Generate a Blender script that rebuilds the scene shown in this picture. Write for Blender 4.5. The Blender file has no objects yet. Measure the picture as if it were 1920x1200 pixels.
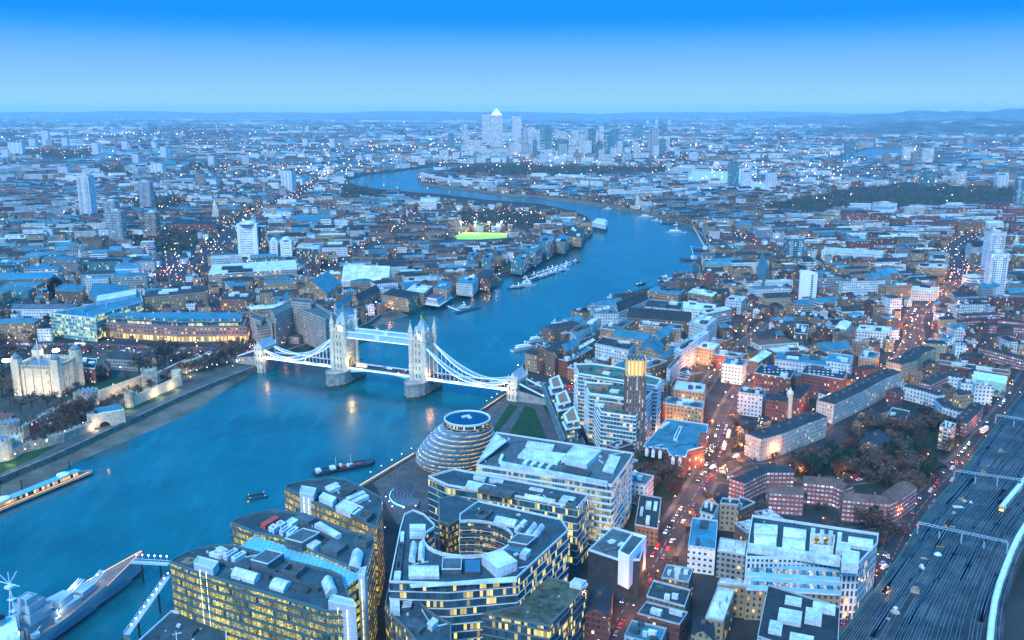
import bpy, math, random
from mathutils import Vector
from mathutils.geometry import tessellate_polygon
R = random.Random(7)
SC = bpy.context.scene
COL = SC.collection
rad = math.radians
# ---------------------------------------------------------------- camera
F = 1650.0; PITCH = math.atan(391/F); CH = 245.0
cam = bpy.data.cameras.new('camera'); camo = bpy.data.objects.new('camera', cam); COL.objects.link(camo)
camo.location = (0, 0, CH); camo.rotation_euler = (math.pi/2-PITCH, 0, 0)
cam.sensor_width = 36; cam.lens = 36*F/1920; cam.clip_start = 1; cam.clip_end = 300000
SC.camera = camo
# ---------------------------------------------------------------- world: blue-hour sky
w = bpy.data.worlds.new('World'); SC.world = w; w.use_nodes = True
nt = w.node_tree; nt.nodes.clear()
wo = nt.nodes.new('ShaderNodeOutputWorld'); bg = nt.nodes.new('ShaderNodeBackground')
tc = nt.nodes.new('ShaderNodeTexCoord'); sp = nt.nodes.new('ShaderNodeSeparateXYZ'); rp = nt.nodes.new('ShaderNodeValToRGB')
nt.links.new(tc.outputs['Generated'], sp.inputs[0])
mr = nt.nodes.new('ShaderNodeMapRange'); mr.inputs[1].default_value = -0.02; mr.inputs[2].default_value = 0.25
nt.links.new(sp.outputs[2], mr.inputs[0]); nt.links.new(mr.outputs[0], rp.inputs[0])
def s2l(r, g, b): return tuple(((c/255)/12.92 if c/255 < .04045 else ((c/255+.055)/1.055)**2.4) for c in (r, g, b))
cr = rp.color_ramp
SKYZ = [(0.0, (172, 214, 255)), (0.09, (168, 212, 252)), (0.18, (142, 197, 248)), (0.30, (106, 178, 247)), (0.39, (40, 153, 245)), (0.435, (0, 140, 246)), (0.55, (0, 144, 255)), (0.75, (0, 146, 240)), (1.0, (8, 156, 238))]
while len(cr.elements) < len(SKYZ): cr.elements.new(0.5)
for e, (p_, c_) in zip(cr.elements, SKYZ):
    e.position = p_; e.color = s2l(*c_)+(1,)
sky = nt.nodes.new('ShaderNodeTexSky'); sky.sky_type = 'NISHITA'; sky.sun_disc = False
sky.sun_elevation = rad(3); sky.sun_rotation = rad(180+25); sky.ozone_density = 6
skm = nt.nodes.new('ShaderNodeVectorMath'); skm.operation = 'MULTIPLY'; skm.inputs[1].default_value = (0.012, 0.10, 0.18)
nt.links.new(sky.outputs[0], skm.inputs[0])
mx = nt.nodes.new('ShaderNodeMix'); mx.data_type = 'RGBA'
mr2 = nt.nodes.new('ShaderNodeMapRange'); mr2.inputs[1].default_value = 0.25; mr2.inputs[2].default_value = 0.5; mr2.inputs[4].default_value = 0.3
nt.links.new(sp.outputs[2], mr2.inputs[0]); nt.links.new(mr2.outputs[0], mx.inputs[0])
nt.links.new(rp.outputs[0], mx.inputs[6]); nt.links.new(skm.outputs[0], mx.inputs[7])
mr3 = nt.nodes.new('ShaderNodeMapRange'); mr3.inputs[1].default_value = 0.18; mr3.inputs[2].default_value = 0.5; mr3.inputs[3].default_value = 1.0; mr3.inputs[4].default_value = 3.2
nt.links.new(sp.outputs[2], mr3.inputs[0]); nt.links.new(mr3.outputs[0], bg.inputs[1])
nt.links.new(mx.outputs[2], bg.inputs[0]); pass
nt.links.new(bg.outputs[0], wo.inputs[0])
# ---------------------------------------------------------------- soft dusk glow from the west (behind the camera)
sl = bpy.data.lights.new('sun', 'SUN'); so = bpy.data.objects.new('sun', sl); COL.objects.link(so)
sl.energy = 3.3; sl.angle = rad(14); sl.color = (0.80, 0.94, 1.0)
so.rotation_euler = (rad(46), 0, rad(-24))
vs = SC.view_settings; vs.view_transform = 'Standard'; vs.look = 'None'; vs.exposure = 0.12; vs.gamma = 1.0
cy = SC.cycles
try:
    cy.use_denoising = True; cy.denoiser = 'OPENIMAGEDENOISE'; cy.sample_clamp_indirect = 3.0; cy.max_bounces = 5; cy.diffuse_bounces = 2
    cy.glossy_bounces = 3; cy.transmission_bounces = 3; cy.volume_bounces = 2; cy.caustics_reflective = False; cy.caustics_refractive = False
    cy.use_light_tree = True
except Exception as e: print(e)
# ---------------------------------------------------------------- pixel -> place on the level z (the photograph's survey)
def G(px, py, z=0.0):
    x = (px-960)/F; v = (600-py)/F
    dy = math.cos(PITCH)+v*math.sin(PITCH); dz = -math.sin(PITCH)+v*math.cos(PITCH)
    t = (z-CH)/dz
    return (x*t, dy*t)
def HT(px, pyb, pyt, z=0.0):
    X, Y = G(px, pyb, z); v = (600-pyt)/F
    return CH+Y/(math.cos(PITCH)+v*math.sin(PITCH))*(-math.sin(PITCH)+v*math.cos(PITCH))
def PXL(X, Y, Z):
    d = Y*math.cos(PITCH)-(Z-CH)*math.sin(PITCH); u = Y*math.sin(PITCH)+(Z-CH)*math.cos(PITCH)
    return (960+F*X/d, 600-F*u/d)
def GP(pts, z=0.0): return [G(a, b, z) for a, b in pts]
def area(p): return 0.5*sum(p[i-1][0]*p[i][1]-p[i][0]*p[i-1][1] for i in range(len(p)))
def ccw(p): return list(p) if area(p) > 0 else list(p)[::-1]
def inpoly(x, y, p):
    c = False; j = len(p)-1
    for i in range(len(p)):
        xi, yi = p[i][0], p[i][1]; xj, yj = p[j][0], p[j][1]
        if (yi > y) != (yj > y) and x < (xj-xi)*(y-yi)/(yj-yi)+xi: c = not c
        j = i
    return c
def inset(p, d):
    p = ccw(p); n = len(p); out = []
    for i in range(n):
        a = Vector(p[i-1]); b = Vector(p[i]); c = Vector(p[(i+1) % n])
        e1 = (b-a).normalized(); e2 = (c-b).normalized()
        n1 = Vector((-e1.y, e1.x)); n2 = Vector((-e2.y, e2.x))
        k = max(0.35, 1+n1.dot(n2)); q = b+(n1+n2)*(d/k)
        out.append((q.x, q.y))
    return out
def para(a, b, c): return [a, b, c, (a[0]+c[0]-b[0], a[1]+c[1]-b[1])]
def rect(cx, cy_, w_, d_, ang):
    c, s = math.cos(ang), math.sin(ang)
    return [(cx+u*c-v*s, cy_+u*s+v*c) for u, v in ((-w_/2, -d_/2), (w_/2, -d_/2), (w_/2, d_/2), (-w_/2, d_/2))]
def lerp(a, b, t): return tuple(a[i]+(b[i]-a[i])*t for i in range(len(a)))
# ---------------------------------------------------------------- mesh builder
class MB:
    def __init__(s): s.v = []; s.f = []; s.m = []; s.uv = []; s.t = []; s.tint = (1, 1, 1)
    def face(s, pts, m=0, uvs=None):
        i = len(s.v); s.v.extend(pts); s.f.append(tuple(range(i, i+len(pts)))); s.m.append(m)
        s.uv.extend(uvs if uvs else [(p[0], p[1]) for p in pts]); s.t.append(s.tint)
    def walls(s, p, z0, z1, m=0, u=0.0, flip=False, zt=None):
        p = ccw(p); n = len(p)
        for i in range(n):
            a = p[i]; b = p[(i+1) % n]; L = math.dist(a, b)
            ta = z1 if zt is None else zt(a); tb = z1 if zt is None else zt(b)
            q = [(a[0], a[1], z0), (b[0], b[1], z0), (b[0], b[1], tb), (a[0], a[1], ta)]; w_ = [(u, z0), (u+L, z0), (u+L, tb), (u, ta)]
            if flip: q.reverse(); w_.reverse()
            s.face(q, m, w_); u += L
    def cap(s, p, z, m=0, down=False):
        p = ccw(p); q = [(a, b, z) for a, b in p]
        if down: q.reverse()
        s.face(q, m)
    def capz(s, p, zf, m=0):
        s.face([(a, b, zf((a, b))) for a, b in ccw(p)], m)
    def prism(s, p, z0, z1, m=0, r=None, u=0.0): s.walls(p, z0, z1, m, u); s.cap(p, z1, m if r is None else r)
    def parapet(s, p, z, h, t, m=0, r=None):
        i = inset(p, t); o = ccw(p); n = len(o); r = m if r is None else r
        s.walls(o, z, z+h, m); s.walls(i, z, z+h, m, flip=True)
        for k in range(n):
            k2 = (k+1) % n
            s.face([(*o[k], z+h), (*o[k2], z+h), (*i[k2], z+h), (*i[k], z+h)], r)
    def box(s, cx, cy_, z0, w_, d_, h, ang=0.0, m=0, r=None, u=0.0): s.prism(rect(cx, cy_, w_, d_, ang), z0, z0+h, m, r, u)
    def gable(s, q, z0, z1, zr, m=0, r=1, over=0.0, u=0.0):
        # q: four corners, ridge runs along the longer side
        q = ccw(q)
        if math.dist(q[0], q[1]) < math.dist(q[1], q[2]): q = q[1:]+q[:1]
        s.walls(q, z0, z1, m, u)
        a = lerp(q[0], q[3], .5); b = lerp(q[1], q[2], .5)
        s.face([(*q[1], z1), (*q[2], z1), (*b, zr)], m, [(0, z1), (math.dist(q[1], q[2]), z1), (math.dist(q[1], q[2])/2, zr)])
        s.face([(*q[3], z1), (*q[0], z1), (*a, zr)], m, [(0, z1), (math.dist(q[1], q[2]), z1), (math.dist(q[1], q[2])/2, zr)])
        s.face([(*q[0], z1), (*q[1], z1), (*b, zr), (*a, zr)], r); s.face([(*q[2], z1), (*q[3], z1), (*a, zr), (*b, zr)], r)
    def hip(s, q, z1, zr, r=1, k=0.5):
        q = ccw(q)
        if math.dist(q[0], q[1]) < math.dist(q[1], q[2]): q = q[1:]+q[:1]
        W = math.dist(q[1], q[2]); L = math.dist(q[0], q[1]); t = min(.5, k*W/L)
        a0 = lerp(q[0], q[3], .5); b0 = lerp(q[1], q[2], .5); a = lerp(a0, b0, t); b = lerp(b0, a0, t)
        s.face([(*q[0], z1), (*q[1], z1), (*b, zr), (*a, zr)], r); s.face([(*q[2], z1), (*q[3], z1), (*a, zr), (*b, zr)], r)
        s.face([(*q[1], z1), (*q[2], z1), (*b, zr)], r); s.face([(*q[3], z1), (*q[0], z1), (*a, zr)], r)
    def rings(s, rs, m=0, n=16, top=True, cr_=None, ang=0.0):
        # rs: list of (cx, cy, z, radius)
        for (x0, y0, z0, r0), (x1, y1, z1, r1) in zip(rs, rs[1:]):
            for k in range(n):
                a = ang+2*math.pi*k/n; b = ang+2*math.pi*(k+1)/n
                P = [(x0+r0*math.cos(a), y0+r0*math.sin(a), z0), (x0+r0*math.cos(b), y0+r0*math.sin(b), z0), (x1+r1*math.cos(b), y1+r1*math.sin(b), z1), (x1+r1*math.cos(a), y1+r1*math.sin(a), z1)]
                ua, ub = r0*(a-ang), r0*(b-ang); U = [(ua, z0), (ub, z0), (ub, z1), (ua, z1)]
                if r1 < 1e-4: P = P[:3]; U = U[:3]
                elif r0 < 1e-4: P = [P[0], P[2], P[3]]; U = [U[0], U[2], U[3]]
                s.face(P, m, U)
        if top and rs[-1][3] > 1e-4:
            x, y, z, r = rs[-1]; s.face([(x+r*math.cos(ang+2*math.pi*k/n), y+r*math.sin(ang+2*math.pi*k/n), z) for k in range(n)], m if cr_ is None else cr_)
    def cyl(s, x, y, z0, z1, r, m=0, n=12, cr_=None): s.rings([(x, y, z0, r), (x, y, z1, r)], m, n, True, cr_)
    def cone(s, x, y, z0, z1, r, m=0, n=8, ang=0.0): s.rings([(x, y, z0, r), (x, y, z1, 0)], m, n, False, ang=ang)
    def bar(s, p, q, w_, h=None, m=0):
        h = w_ if h is None else h; p = Vector(p); q = Vector(q); d = (q-p)
        if d.length < 1e-6: return
        d.normalize(); up = Vector((0, 0, 1)) if abs(d.z) < .95 else Vector((1, 0, 0))
        sx = d.cross(up).normalized()*w_/2; sz = sx.cross(d).normalized()*h/2
        A = [p-sx-sz, p+sx-sz, p+sx+sz, p-sx+sz]; B = [q-sx-sz, q+sx-sz, q+sx+sz, q-sx+sz]; L = (q-p).length
        for i in range(4):
            j = (i+1) % 4; s.face([tuple(A[i]), tuple(A[j]), tuple(B[j]), tuple(B[i])][::-1], m, [(0, 0), (w_, 0), (w_, L), (0, L)])
        s.face([tuple(a) for a in A], m); s.face([tuple(b) for b in B[::-1]], m)
    def strip(s, line, w_, z, m=0):
        # ribbon of width w_ along a polyline
        n = len(line); u = 0; L_ = []
        for i in range(n):
            a = Vector(line[max(0, i-1)][:2]); b = Vector(line[min(n-1, i+1)][:2]); d = (b-a).normalized(); nrm = Vector((-d.y, d.x))*w_/2; p = Vector(line[i][:2])
            zz = z if len(line[i]) < 3 else line[i][2]
            L_.append(((p.x-nrm.x, p.y-nrm.y, zz), (p.x+nrm.x, p.y+nrm.y, zz)))
        for i in range(n-1):
            d = math.dist(line[i][:2], line[i+1][:2]); (a, b), (c, e) = L_[i], L_[i+1]
            s.face([a, c, e, b], m, [(0, u), (0, u+d), (w_, u+d), (w_, u)]); u += d
        return L_
    def mesh(s, name, mats, smooth=False):
        me = bpy.data.meshes.new(name); me.from_pydata(s.v, [], s.f)
        for m in mats: me.materials.append(m)
        if len(mats) > 1: me.polygons.foreach_set('material_index', s.m)
        uv = me.uv_layers.new(name='UVMap'); uv.data.foreach_set('uv', [c for q in s.uv for c in q])
        at = me.attributes.new('tint', 'FLOAT_COLOR', 'FACE'); at.data.foreach_set('color', [c for q in s.t for c in (*q, 1)])
        if smooth: me.polygons.foreach_set('use_smooth', [True]*len(s.f))
        me.update(); return me
    def obj(s, name, mats, parent=None, smooth=False, **k):
        if not isinstance(mats, (list, tuple)): mats = [mats]
        o = bpy.data.objects.new(name, s.mesh(name, mats, smooth)); COL.objects.link(o)
        if parent is not None: o.parent = parent
        for a, b in k.items(): o[a] = b
        return o
def thing(name, label, cat, group=None, loc=(0, 0, 0), rz=0.0):
    o = bpy.data.objects.new(name, None); COL.objects.link(o); o.location = loc; o.rotation_euler = (0, 0, rz); o.empty_display_size = 1
    o['label'] = label; o['category'] = cat
    if group: o['group'] = group
    return o
def at0(mb, c):
    # shift a builder's geometry so that c becomes its origin
    mb.v = [(x-c[0], y-c[1], z-(c[2] if len(c) > 2 else 0)) for x, y, z in mb.v]; return mb
def struct(mb, name, mats, **k):
    o = mb.obj(name, mats, **k); o['kind'] = 'structure'; return o
def dup(root, loc, rz=None, label=None, group=None, scale=None):
    r = root.copy(); COL.objects.link(r); r.location = loc
    if rz is not None: r.rotation_euler = (0, 0, rz)
    if scale is not None: r.scale = scale
    if label: r['label'] = label
    if group: r['group'] = group
    for ch in root.children:
        c = ch.copy(); COL.objects.link(c); c.parent = r
        for g in ch.children:
            d = g.copy(); COL.objects.link(d); d.parent = c
    return r
# ---------------------------------------------------------------- materials
class NT:
    def __init__(s, name):
        s.m = bpy.data.materials.new(name); s.m.use_nodes = True; s.t = s.m.node_tree; s.t.nodes.clear()
        s.out = s.n('ShaderNodeOutputMaterial'); s.b = s.n('ShaderNodeBsdfPrincipled'); s.l(s.b.outputs[0], s.out.inputs[0])
    def n(s, ty, **k):
        x = s.t.nodes.new(ty)
        for a, b in k.items(): setattr(x, a, b)
        return x
    def l(s, a, b): s.t.links.new(a, b)
    def val(s, x, inp):
        if isinstance(x, (int, float)): inp.default_value = x
        elif isinstance(x, tuple): inp.default_value = x if len(x) == len(inp.default_value) else x+(1,)
        else: s.l(x, inp)
    def math(s, op, a, b=0.0, c=0.0, clamp=False):
        x = s.n('ShaderNodeMath', operation=op); x.use_clamp = clamp; s.val(a, x.inputs[0]); s.val(b, x.inputs[1]); s.val(c, x.inputs[2]); return x.outputs[0]
    def mix(s, f, a, b, bt='MIX'):
        x = s.n('ShaderNodeMix', data_type='RGBA', blend_type=bt); s.val(f, x.inputs[0]); s.val(a, x.inputs[6]); s.val(b, x.inputs[7]); return x.outputs[2]
    def noise(s, vec, scale, det=3.0, rough=.55, out=0):
        x = s.n('ShaderNodeTexNoise'); x.inputs['Scale'].default_value = scale; x.inputs['Detail'].default_value = det; x.inputs['Roughness'].default_value = rough
        if vec is not None: s.l(vec, x.inputs['Vector'])
        return x.outputs[out]
    def ramp(s, f, st):
        x = s.n('ShaderNodeValToRGB'); e = x.color_ramp.elements
        while len(e) < len(st): e.new(.5)
        for a, (p, c) in zip(e, st): a.position = p; a.color = (*c, 1) if isinstance(c, tuple) else (c, c, c, 1)
        s.l(f, x.inputs[0]); return x.outputs[0]
    def maprange(s, f, a, b, c=0.0, d=1.0):
        x = s.n('ShaderNodeMapRange'); s.val(f, x.inputs[0]); x.inputs[1].default_value = a; x.inputs[2].default_value = b; x.inputs[3].default_value = c; x.inputs[4].default_value = d; return x.outputs[0]
    def tinted(s, c):
        a = s.n('ShaderNodeAttribute'); a.attribute_name = 'tint'
        return s.mix(1.0, c, a.outputs[0], 'MULTIPLY')
    def pos(s): return s.n('ShaderNodeNewGeometry').outputs['Position']
    def base(s, c, rough=.8, metal=0.0, spec=.12):
        s.val(c, s.b.inputs['Base Color']); s.val(rough, s.b.inputs['Roughness']); s.val(metal, s.b.inputs['Metallic']); s.b.inputs['Specular IOR Level'].default_value = spec
_mc = {}
def plain(name, col, rough=.7, metal=0.0, var=.25, scale=.35, tint=False, spec=.15):
    if name in _mc: return _mc[name]
    t = NT(name); p = t.pos()
    n = t.noise(p, scale, 4.0); k = t.maprange(n, .3, .7, 1-var, 1+var)
    x = t.n('ShaderNodeVectorMath', operation='SCALE'); x.inputs[0].default_value = col; t.l(k, x.inputs['Scale'])
    c = x.outputs[0]
    if tint: c = t.tinted(c)
    t.base(c, rough, metal, spec); _mc[name] = t.m; return t.m
def emis(name, col, st):
    if name in _mc: return _mc[name]
    t = NT(name); t.base(tuple(min(1, c) for c in col), .5); t.val(col, t.b.inputs['Emission Color']); t.b.inputs['Emission Strength'].default_value = st
    t.m.cycles.emission_sampling = 'NONE'; _mc[name] = t.m; return t.m
def facade(name, wall, bay=3.0, fh=3.3, wf=.55, hf=.55, lit=.08, litc=(1.0, .72, .32), st=1.2, glass=(.03, .07, .10), rough=.8, brick=False, v0=0.0, base_lit=0.0, inner=False, clump=True, gr=.12, mull=0):
    if name in _mc: return _mc[name]
    t = NT(name); uv = t.n('ShaderNodeUVMap'); uv.uv_map = 'UVMap'; s = t.n('ShaderNodeSeparateXYZ'); t.l(uv.outputs[0], s.inputs[0])
    U = t.math('DIVIDE', s.outputs[0], bay); V = t.math('DIVIDE', t.math('SUBTRACT', s.outputs[1], v0), fh)
    fu = t.math('FRACT', U); fv = t.math('FRACT', V); iu = t.math('FLOOR', U); iv = t.math('FLOOR', V)
    a = t.math('LESS_THAN', t.math('ABSOLUTE', t.math('SUBTRACT', fu, .5)), wf/2)
    b = t.math('LESS_THAN', t.math('ABSOLUTE', t.math('SUBTRACT', fv, .52)), hf/2)
    mask = t.math('MULTIPLY', a, b)
    oi = t.n('ShaderNodeObjectInfo')
    cv = t.n('ShaderNodeCombineXYZ'); t.l(iu, cv.inputs[0]); t.l(iv, cv.inputs[1]); t.l(t.math('MULTIPLY', oi.outputs['Random'], 97.0), cv.inputs[2])
    wn = t.n('ShaderNodeTexWhiteNoise'); t.l(cv.outputs[0], wn.inputs[0]); r1 = wn.outputs[0]
    sc = t.n('ShaderNodeSeparateColor'); t.l(wn.outputs[1], sc.inputs[0]); r2 = sc.outputs[1]
    if clump:
        cv2 = t.n('ShaderNodeCombineXYZ'); t.l(t.math('FLOOR', t.math('DIVIDE', U, 5.0)), cv2.inputs[0]); t.l(iv, cv2.inputs[1]); t.l(oi.outputs['Random'], cv2.inputs[2])
        wn2 = t.n('ShaderNodeTexWhiteNoise'); t.l(cv2.outputs[0], wn2.inputs[0])
        thr = t.math('MULTIPLY', t.math('ADD', t.math('MULTIPLY', wn2.outputs[0], wn2.outputs[0]), .1), lit*2.6)
    else: thr = lit
    on = t.math('LESS_THAN', r1, thr)
    if base_lit > 0: on = t.math('MAXIMUM', on, t.math('MULTIPLY', t.math('LESS_THAN', iv, 1.0), t.math('LESS_THAN', r2, base_lit)))
    pos = t.pos(); n = t.noise(pos, .12, 4.0); k = t.maprange(n, .3, .7, .78, 1.18)
    x = t.n('ShaderNodeVectorMath', operation='SCALE'); x.inputs[0].default_value = wall; t.l(k, x.inputs['Scale'])
    wc = t.tinted(x.outputs[0])
    # slab lines between storeys and slight change of bays
    ln = t.math('LESS_THAN', fv, .07); wc = t.mix(t.math('MULTIPLY', ln, .35), wc, (.30, .30, .30))
    gn = t.n('ShaderNodeVectorMath', operation='SCALE'); gn.inputs[0].default_value = glass; t.l(t.math('ADD', .5, r2), gn.inputs['Scale'])
    gc = gn.outputs[0]
    if mull:
        fm = t.math('FRACT', t.math('MULTIPLY', U, float(mull))); ml = t.math('LESS_THAN', fm, .12); gc = t.mix(ml, gc, (.10, .13, .15))
    col = t.mix(mask, wc, gc)
    t.base(col, t.maprange(mask, 0, 1, rough, gr)); t.l(t.maprange(mask, 0, 1, .08, .5), t.b.inputs['Specular IOR Level'])
    e = t.math('MULTIPLY', t.math('MULTIPLY', mask, on), t.math('ADD', .25, t.math('MULTIPLY', r2, 1.0)))
    if inner:
        ps = t.n('ShaderNodeCombineXYZ'); t.l(t.math('MULTIPLY', s.outputs[0], 1.0), ps.inputs[0]); t.l(t.math('MULTIPLY', s.outputs[1], 1.6), ps.inputs[1])
        nn = t.noise(ps.outputs[0], .9, 3.0, .7); kk = t.math('MULTIPLY', t.maprange(nn, .42, .60, .10, 1.3), t.maprange(t.noise(uv.outputs[0], .09, 2.0), .38, .58, .30, 1.15)); e = t.math('MULTIPLY', e, kk)
        if mull: e = t.math('MULTIPLY', e, t.math('SUBTRACT', 1.0, t.math('MULTIPLY', ml, .8)))
    t.val(litc, t.b.inputs['Emission Color']); t.l(t.math('MULTIPLY', e, st), t.b.inputs['Emission Strength'])
    t.m.cycles.emission_sampling = 'NONE'
    _mc[name] = t.m; return t.m
def roofmat(name, col, grid=0.0, var=.3, rough=.75, metal=0.0, tint=True, line=.55):
    if name in _mc: return _mc[name]
    t = NT(name); uv = t.n('ShaderNodeUVMap'); uv.uv_map = 'UVMap'; pos = t.pos()
    n = t.noise(pos, .10, 5.0, .65); n2 = t.noise(pos, .7, 2.0); k = t.math('MULTIPLY', t.maprange(n, .3, .7, 1-var*1.4, 1+var), t.maprange(n2, .3, .7, .80, 1.15))
    x = t.n('ShaderNodeVectorMath', operation='SCALE'); x.inputs[0].default_value = col; t.l(k, x.inputs['Scale']); c = x.outputs[0]
    if tint: c = t.tinted(c)
    if grid > 0:
        s = t.n('ShaderNodeSeparateXYZ'); t.l(uv.outputs[0], s.inputs[0])
        a = t.math('LESS_THAN', t.math('FRACT', t.math('DIVIDE', s.outputs[0], grid)), .1); b = t.math('LESS_THAN', t.math('FRACT', t.math('DIVIDE', s.outputs[1], grid)), .1)
        g = t.math('MAXIMUM', a, b); c = t.mix(t.math('MULTIPLY', g, line), c, (.03, .04, .05))
    t.base(c, rough, metal); _mc[name] = t.m; return t.m
ORD = ['', 'second ', 'third ', 'fourth ', 'fifth ', 'sixth ', 'seventh ', 'eighth ', 'ninth ', 'tenth ', 'eleventh ', 'twelfth ', 'thirteenth ', 'fourteenth ', 'fifteenth ', 'sixteenth ', 'seventeenth ', 'eighteenth ', 'nineteenth ', 'twentieth ']
def ordn(i):
    if i < 20: return ORD[i]
    n = i+1; return '%d%s ' % (n, 'th' if 10 <= n % 100 <= 20 else {1: 'st', 2: 'nd', 3: 'rd'}.get(n % 10, 'th'))
LM = [('the egg-shaped hall', 850, 850), ('the suspension bridge', 720, 680), ('the stone keep', 82, 700), ('the warship', 130, 1110),
      ('the brick campanile', 1192, 740), ('the railway viaduct', 1800, 960), ('the wide river bend', 1190, 470), ('the sports field', 900, 441),
      ('the pyramid-topped tower', 930, 235), ('the slim white tower', 1517, 535), ('the long brick hotel', 330, 615), ('the red brick estate', 1570, 930),
      ('the vaulted office', 1520, 1050), ('the white banded tower', 467, 450), ('the concrete hotel', 560, 590),
      ('the twin pale towers', 1863, 490), ('the long red hall', 1800, 700), ('the river warehouses', 1150, 600), ('the big dark park', 1650, 370),
      ('the wharf terraces', 880, 525), ('the red-lit junction', 325, 510), ('the grey tower trio', 240, 400), ('the far lake', 1665, 285), ('the crane barges', 1300, 480), ('the oval court', 880, 1015)]
PEND = []
def pend(o, desc, xy, z=0.0):
    # a label that will be completed with what the thing stands by
    PEND.append((o, desc, PXL(xy[0], xy[1], z)))
def finish_labels():
    g = {}
    for o, d, (x, y) in PEND:
        best = min(LM, key=lambda l: math.hypot(l[1]-x, (l[2]-y)*1.6)); dx, dy = x-best[1], (y-best[2])*1.6
        if abs(dx) > 2*abs(dy): rel = 'right of' if dx > 0 else 'left of'
        elif dy < 0: rel = 'behind'
        else: rel = 'before'
        g.setdefault((d, best[0], rel), []).append((math.hypot(dx, dy), o))
    for (d, b, rel), L in g.items():
        L.sort(key=lambda q: q[0])
        for i, (_, o) in enumerate(L):
            o['label'] = f'{d} {rel} {b}' if len(L) == 1 else f'{d}, {ordn(i)}nearest {rel} {b}'.replace('small ', '' if len(d.split()) > 6 else 'small ')
            if len(o['label'].replace('-', ' ').split()) > 16 and o['label'].count('nearest ') and len(o['label'].split()) > 14: o['label'] = o['label'].replace('nearest ', '')
# ================================================================ SETTING
WZ = -6.0
h45 = lambda p, z=45: G(p[0], p[1], z)
NB = [(90, 860), (127, 843), (233, 793), (333, 747), (400, 718), (477, 688), (500, 672), (560, 650), (640, 628), (690, 606), (712, 590), (745, 583), (777, 580), (800, 569), (847, 556), (880, 543), (940, 526), (925, 516), (990, 498), (1040, 472), (1087, 453), (1110, 436), (1112, 418), (1100, 405), (1073, 394), (1007, 381), (907, 374), (827, 364), (750, 358), (710, 354), (675, 349), (655, 341), (650, 335),
      (680, 326), (740, 319), (800, 311), (830, 309), (905, 306.5), (1000, 304), (1200, 303), (1450, 297), (1560, 295), (1600, 285), (1627, 277), (1700, 275), (1715, 288), (1700, 296), (1640, 298)]
SB = [(1560, 299), (1450, 303), (1200, 308), (1000, 308.5), (900, 310), (840, 317), (800, 322), (782, 330), (790, 343), (840, 350), (893, 355), (940, 363), (1033, 369), (1107, 378), (1173, 390), (1250, 407), (1290, 422), (1320, 440), (1330, 462), (1318, 480), (1300, 492), (1312, 500), (1312, 517), (1262, 520), (1250, 537), (1203, 553), (1137, 573), (1085, 592), (1063, 615), (1020, 632), (1003, 655), (985, 680), (960, 712), (950, 738), (907, 767), (850, 806), (778, 852), (700, 900), (672, 916)]
nbw = [(-900, 100), (-760, 330)]+[G(0, 897)]+GP(NB)
sbw = GP(SB)+[(h45((532, 916))[0]-10, h45((532, 916))[1]+10), (h45((532, 916))[0]-14, h45((532, 916))[1]-12), (h45((432, 983))[0]-10, h45((432, 983))[1]+10), (h45((432, 983))[0]-12, h45((432, 983))[1]-10), (h45((319, 1056))[0]-9, h45((319, 1056))[1]+8), (h45((319, 1056))[0]-14, h45((319, 1056))[1]-12), G(236, 1195), (-230, 330), (-420, 60)]
RIVER = nbw+sbw
LAKES = [GP([(1640, 284), (1640, 284)])] if False else []
CANALS = [GP([(765, 473), (775, 475), (785, 440), (778, 440)])]
outer = [(-60000, -300), (60000, -300), (90000, 62000), (-90000, 62000)]
def tess(rings):
    vs_ = [[Vector((x, y, 0)) for x, y in r] for r in rings]; flat = [p for r in rings for p in r]
    return flat, tessellate_polygon(vs_)
# ground material: asphalt, paving, worn grass
t = NT('city_ground'); p = t.pos()
n1 = t.noise(p, .012, 5.0, .6); n2 = t.noise(p, .08, 4.0, .6); n3 = t.noise(p, .0012, 3.0)
c = t.ramp(n1, [(.35, (.014, .026, .020)), (.46, (.022, .028, .030)), (.56, (.040, .043, .046)), (.7, (.075, .075, .072))])
c = t.mix(t.maprange(n2, .35, .7, 0, .5), c, (.03, .027, .027))
c = t.mix(t.maprange(n3, .5, .7, 0, .5), c, (.012, .024, .02))
t.base(c, .9); M_ground = t.m
flat, tri = tess([outer, RIVER]+CANALS)
g = MB()
for a, b, c_ in tri:
    q = [flat[a], flat[b], flat[c_]]
    g.face([(x, y, 0.0) for x, y in ccw(q)])
struct(g, 'ground', [M_ground])
# water
t = NT('river_water'); p = t.pos()
bp = t.n('ShaderNodeBump'); bp.inputs['Strength'].default_value = .5; bp.inputs['Distance'].default_value = .35
mp = t.n('ShaderNodeMapping'); mp.inputs['Scale'].default_value = (.22, .22, .22); t.l(p, mp.inputs[0])
nn = t.math('ADD', t.noise(mp.outputs[0], 1.0, 6.0, .65), t.math('MULTIPLY', t.noise(p, .045, 4.0, .6), 3.0)); big = t.noise(p, .012, 4.0, .6)
t.l(nn, bp.inputs['Height']); t.l(bp.outputs[0], t.b.inputs['Normal'])
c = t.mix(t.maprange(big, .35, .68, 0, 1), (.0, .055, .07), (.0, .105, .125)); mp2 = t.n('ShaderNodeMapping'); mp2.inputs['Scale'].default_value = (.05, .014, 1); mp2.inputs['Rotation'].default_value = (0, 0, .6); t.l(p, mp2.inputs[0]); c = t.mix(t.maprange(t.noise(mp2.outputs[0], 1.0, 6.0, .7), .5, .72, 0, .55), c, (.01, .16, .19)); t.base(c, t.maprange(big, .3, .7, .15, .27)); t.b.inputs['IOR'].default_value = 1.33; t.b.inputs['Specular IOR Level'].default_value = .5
M_water = t.m
g = MB(); g.cap([(-60000, -300), (60000, -300), (90000, 62000), (-90000, 62000)], WZ); struct(g, 'river', [M_water])
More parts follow.
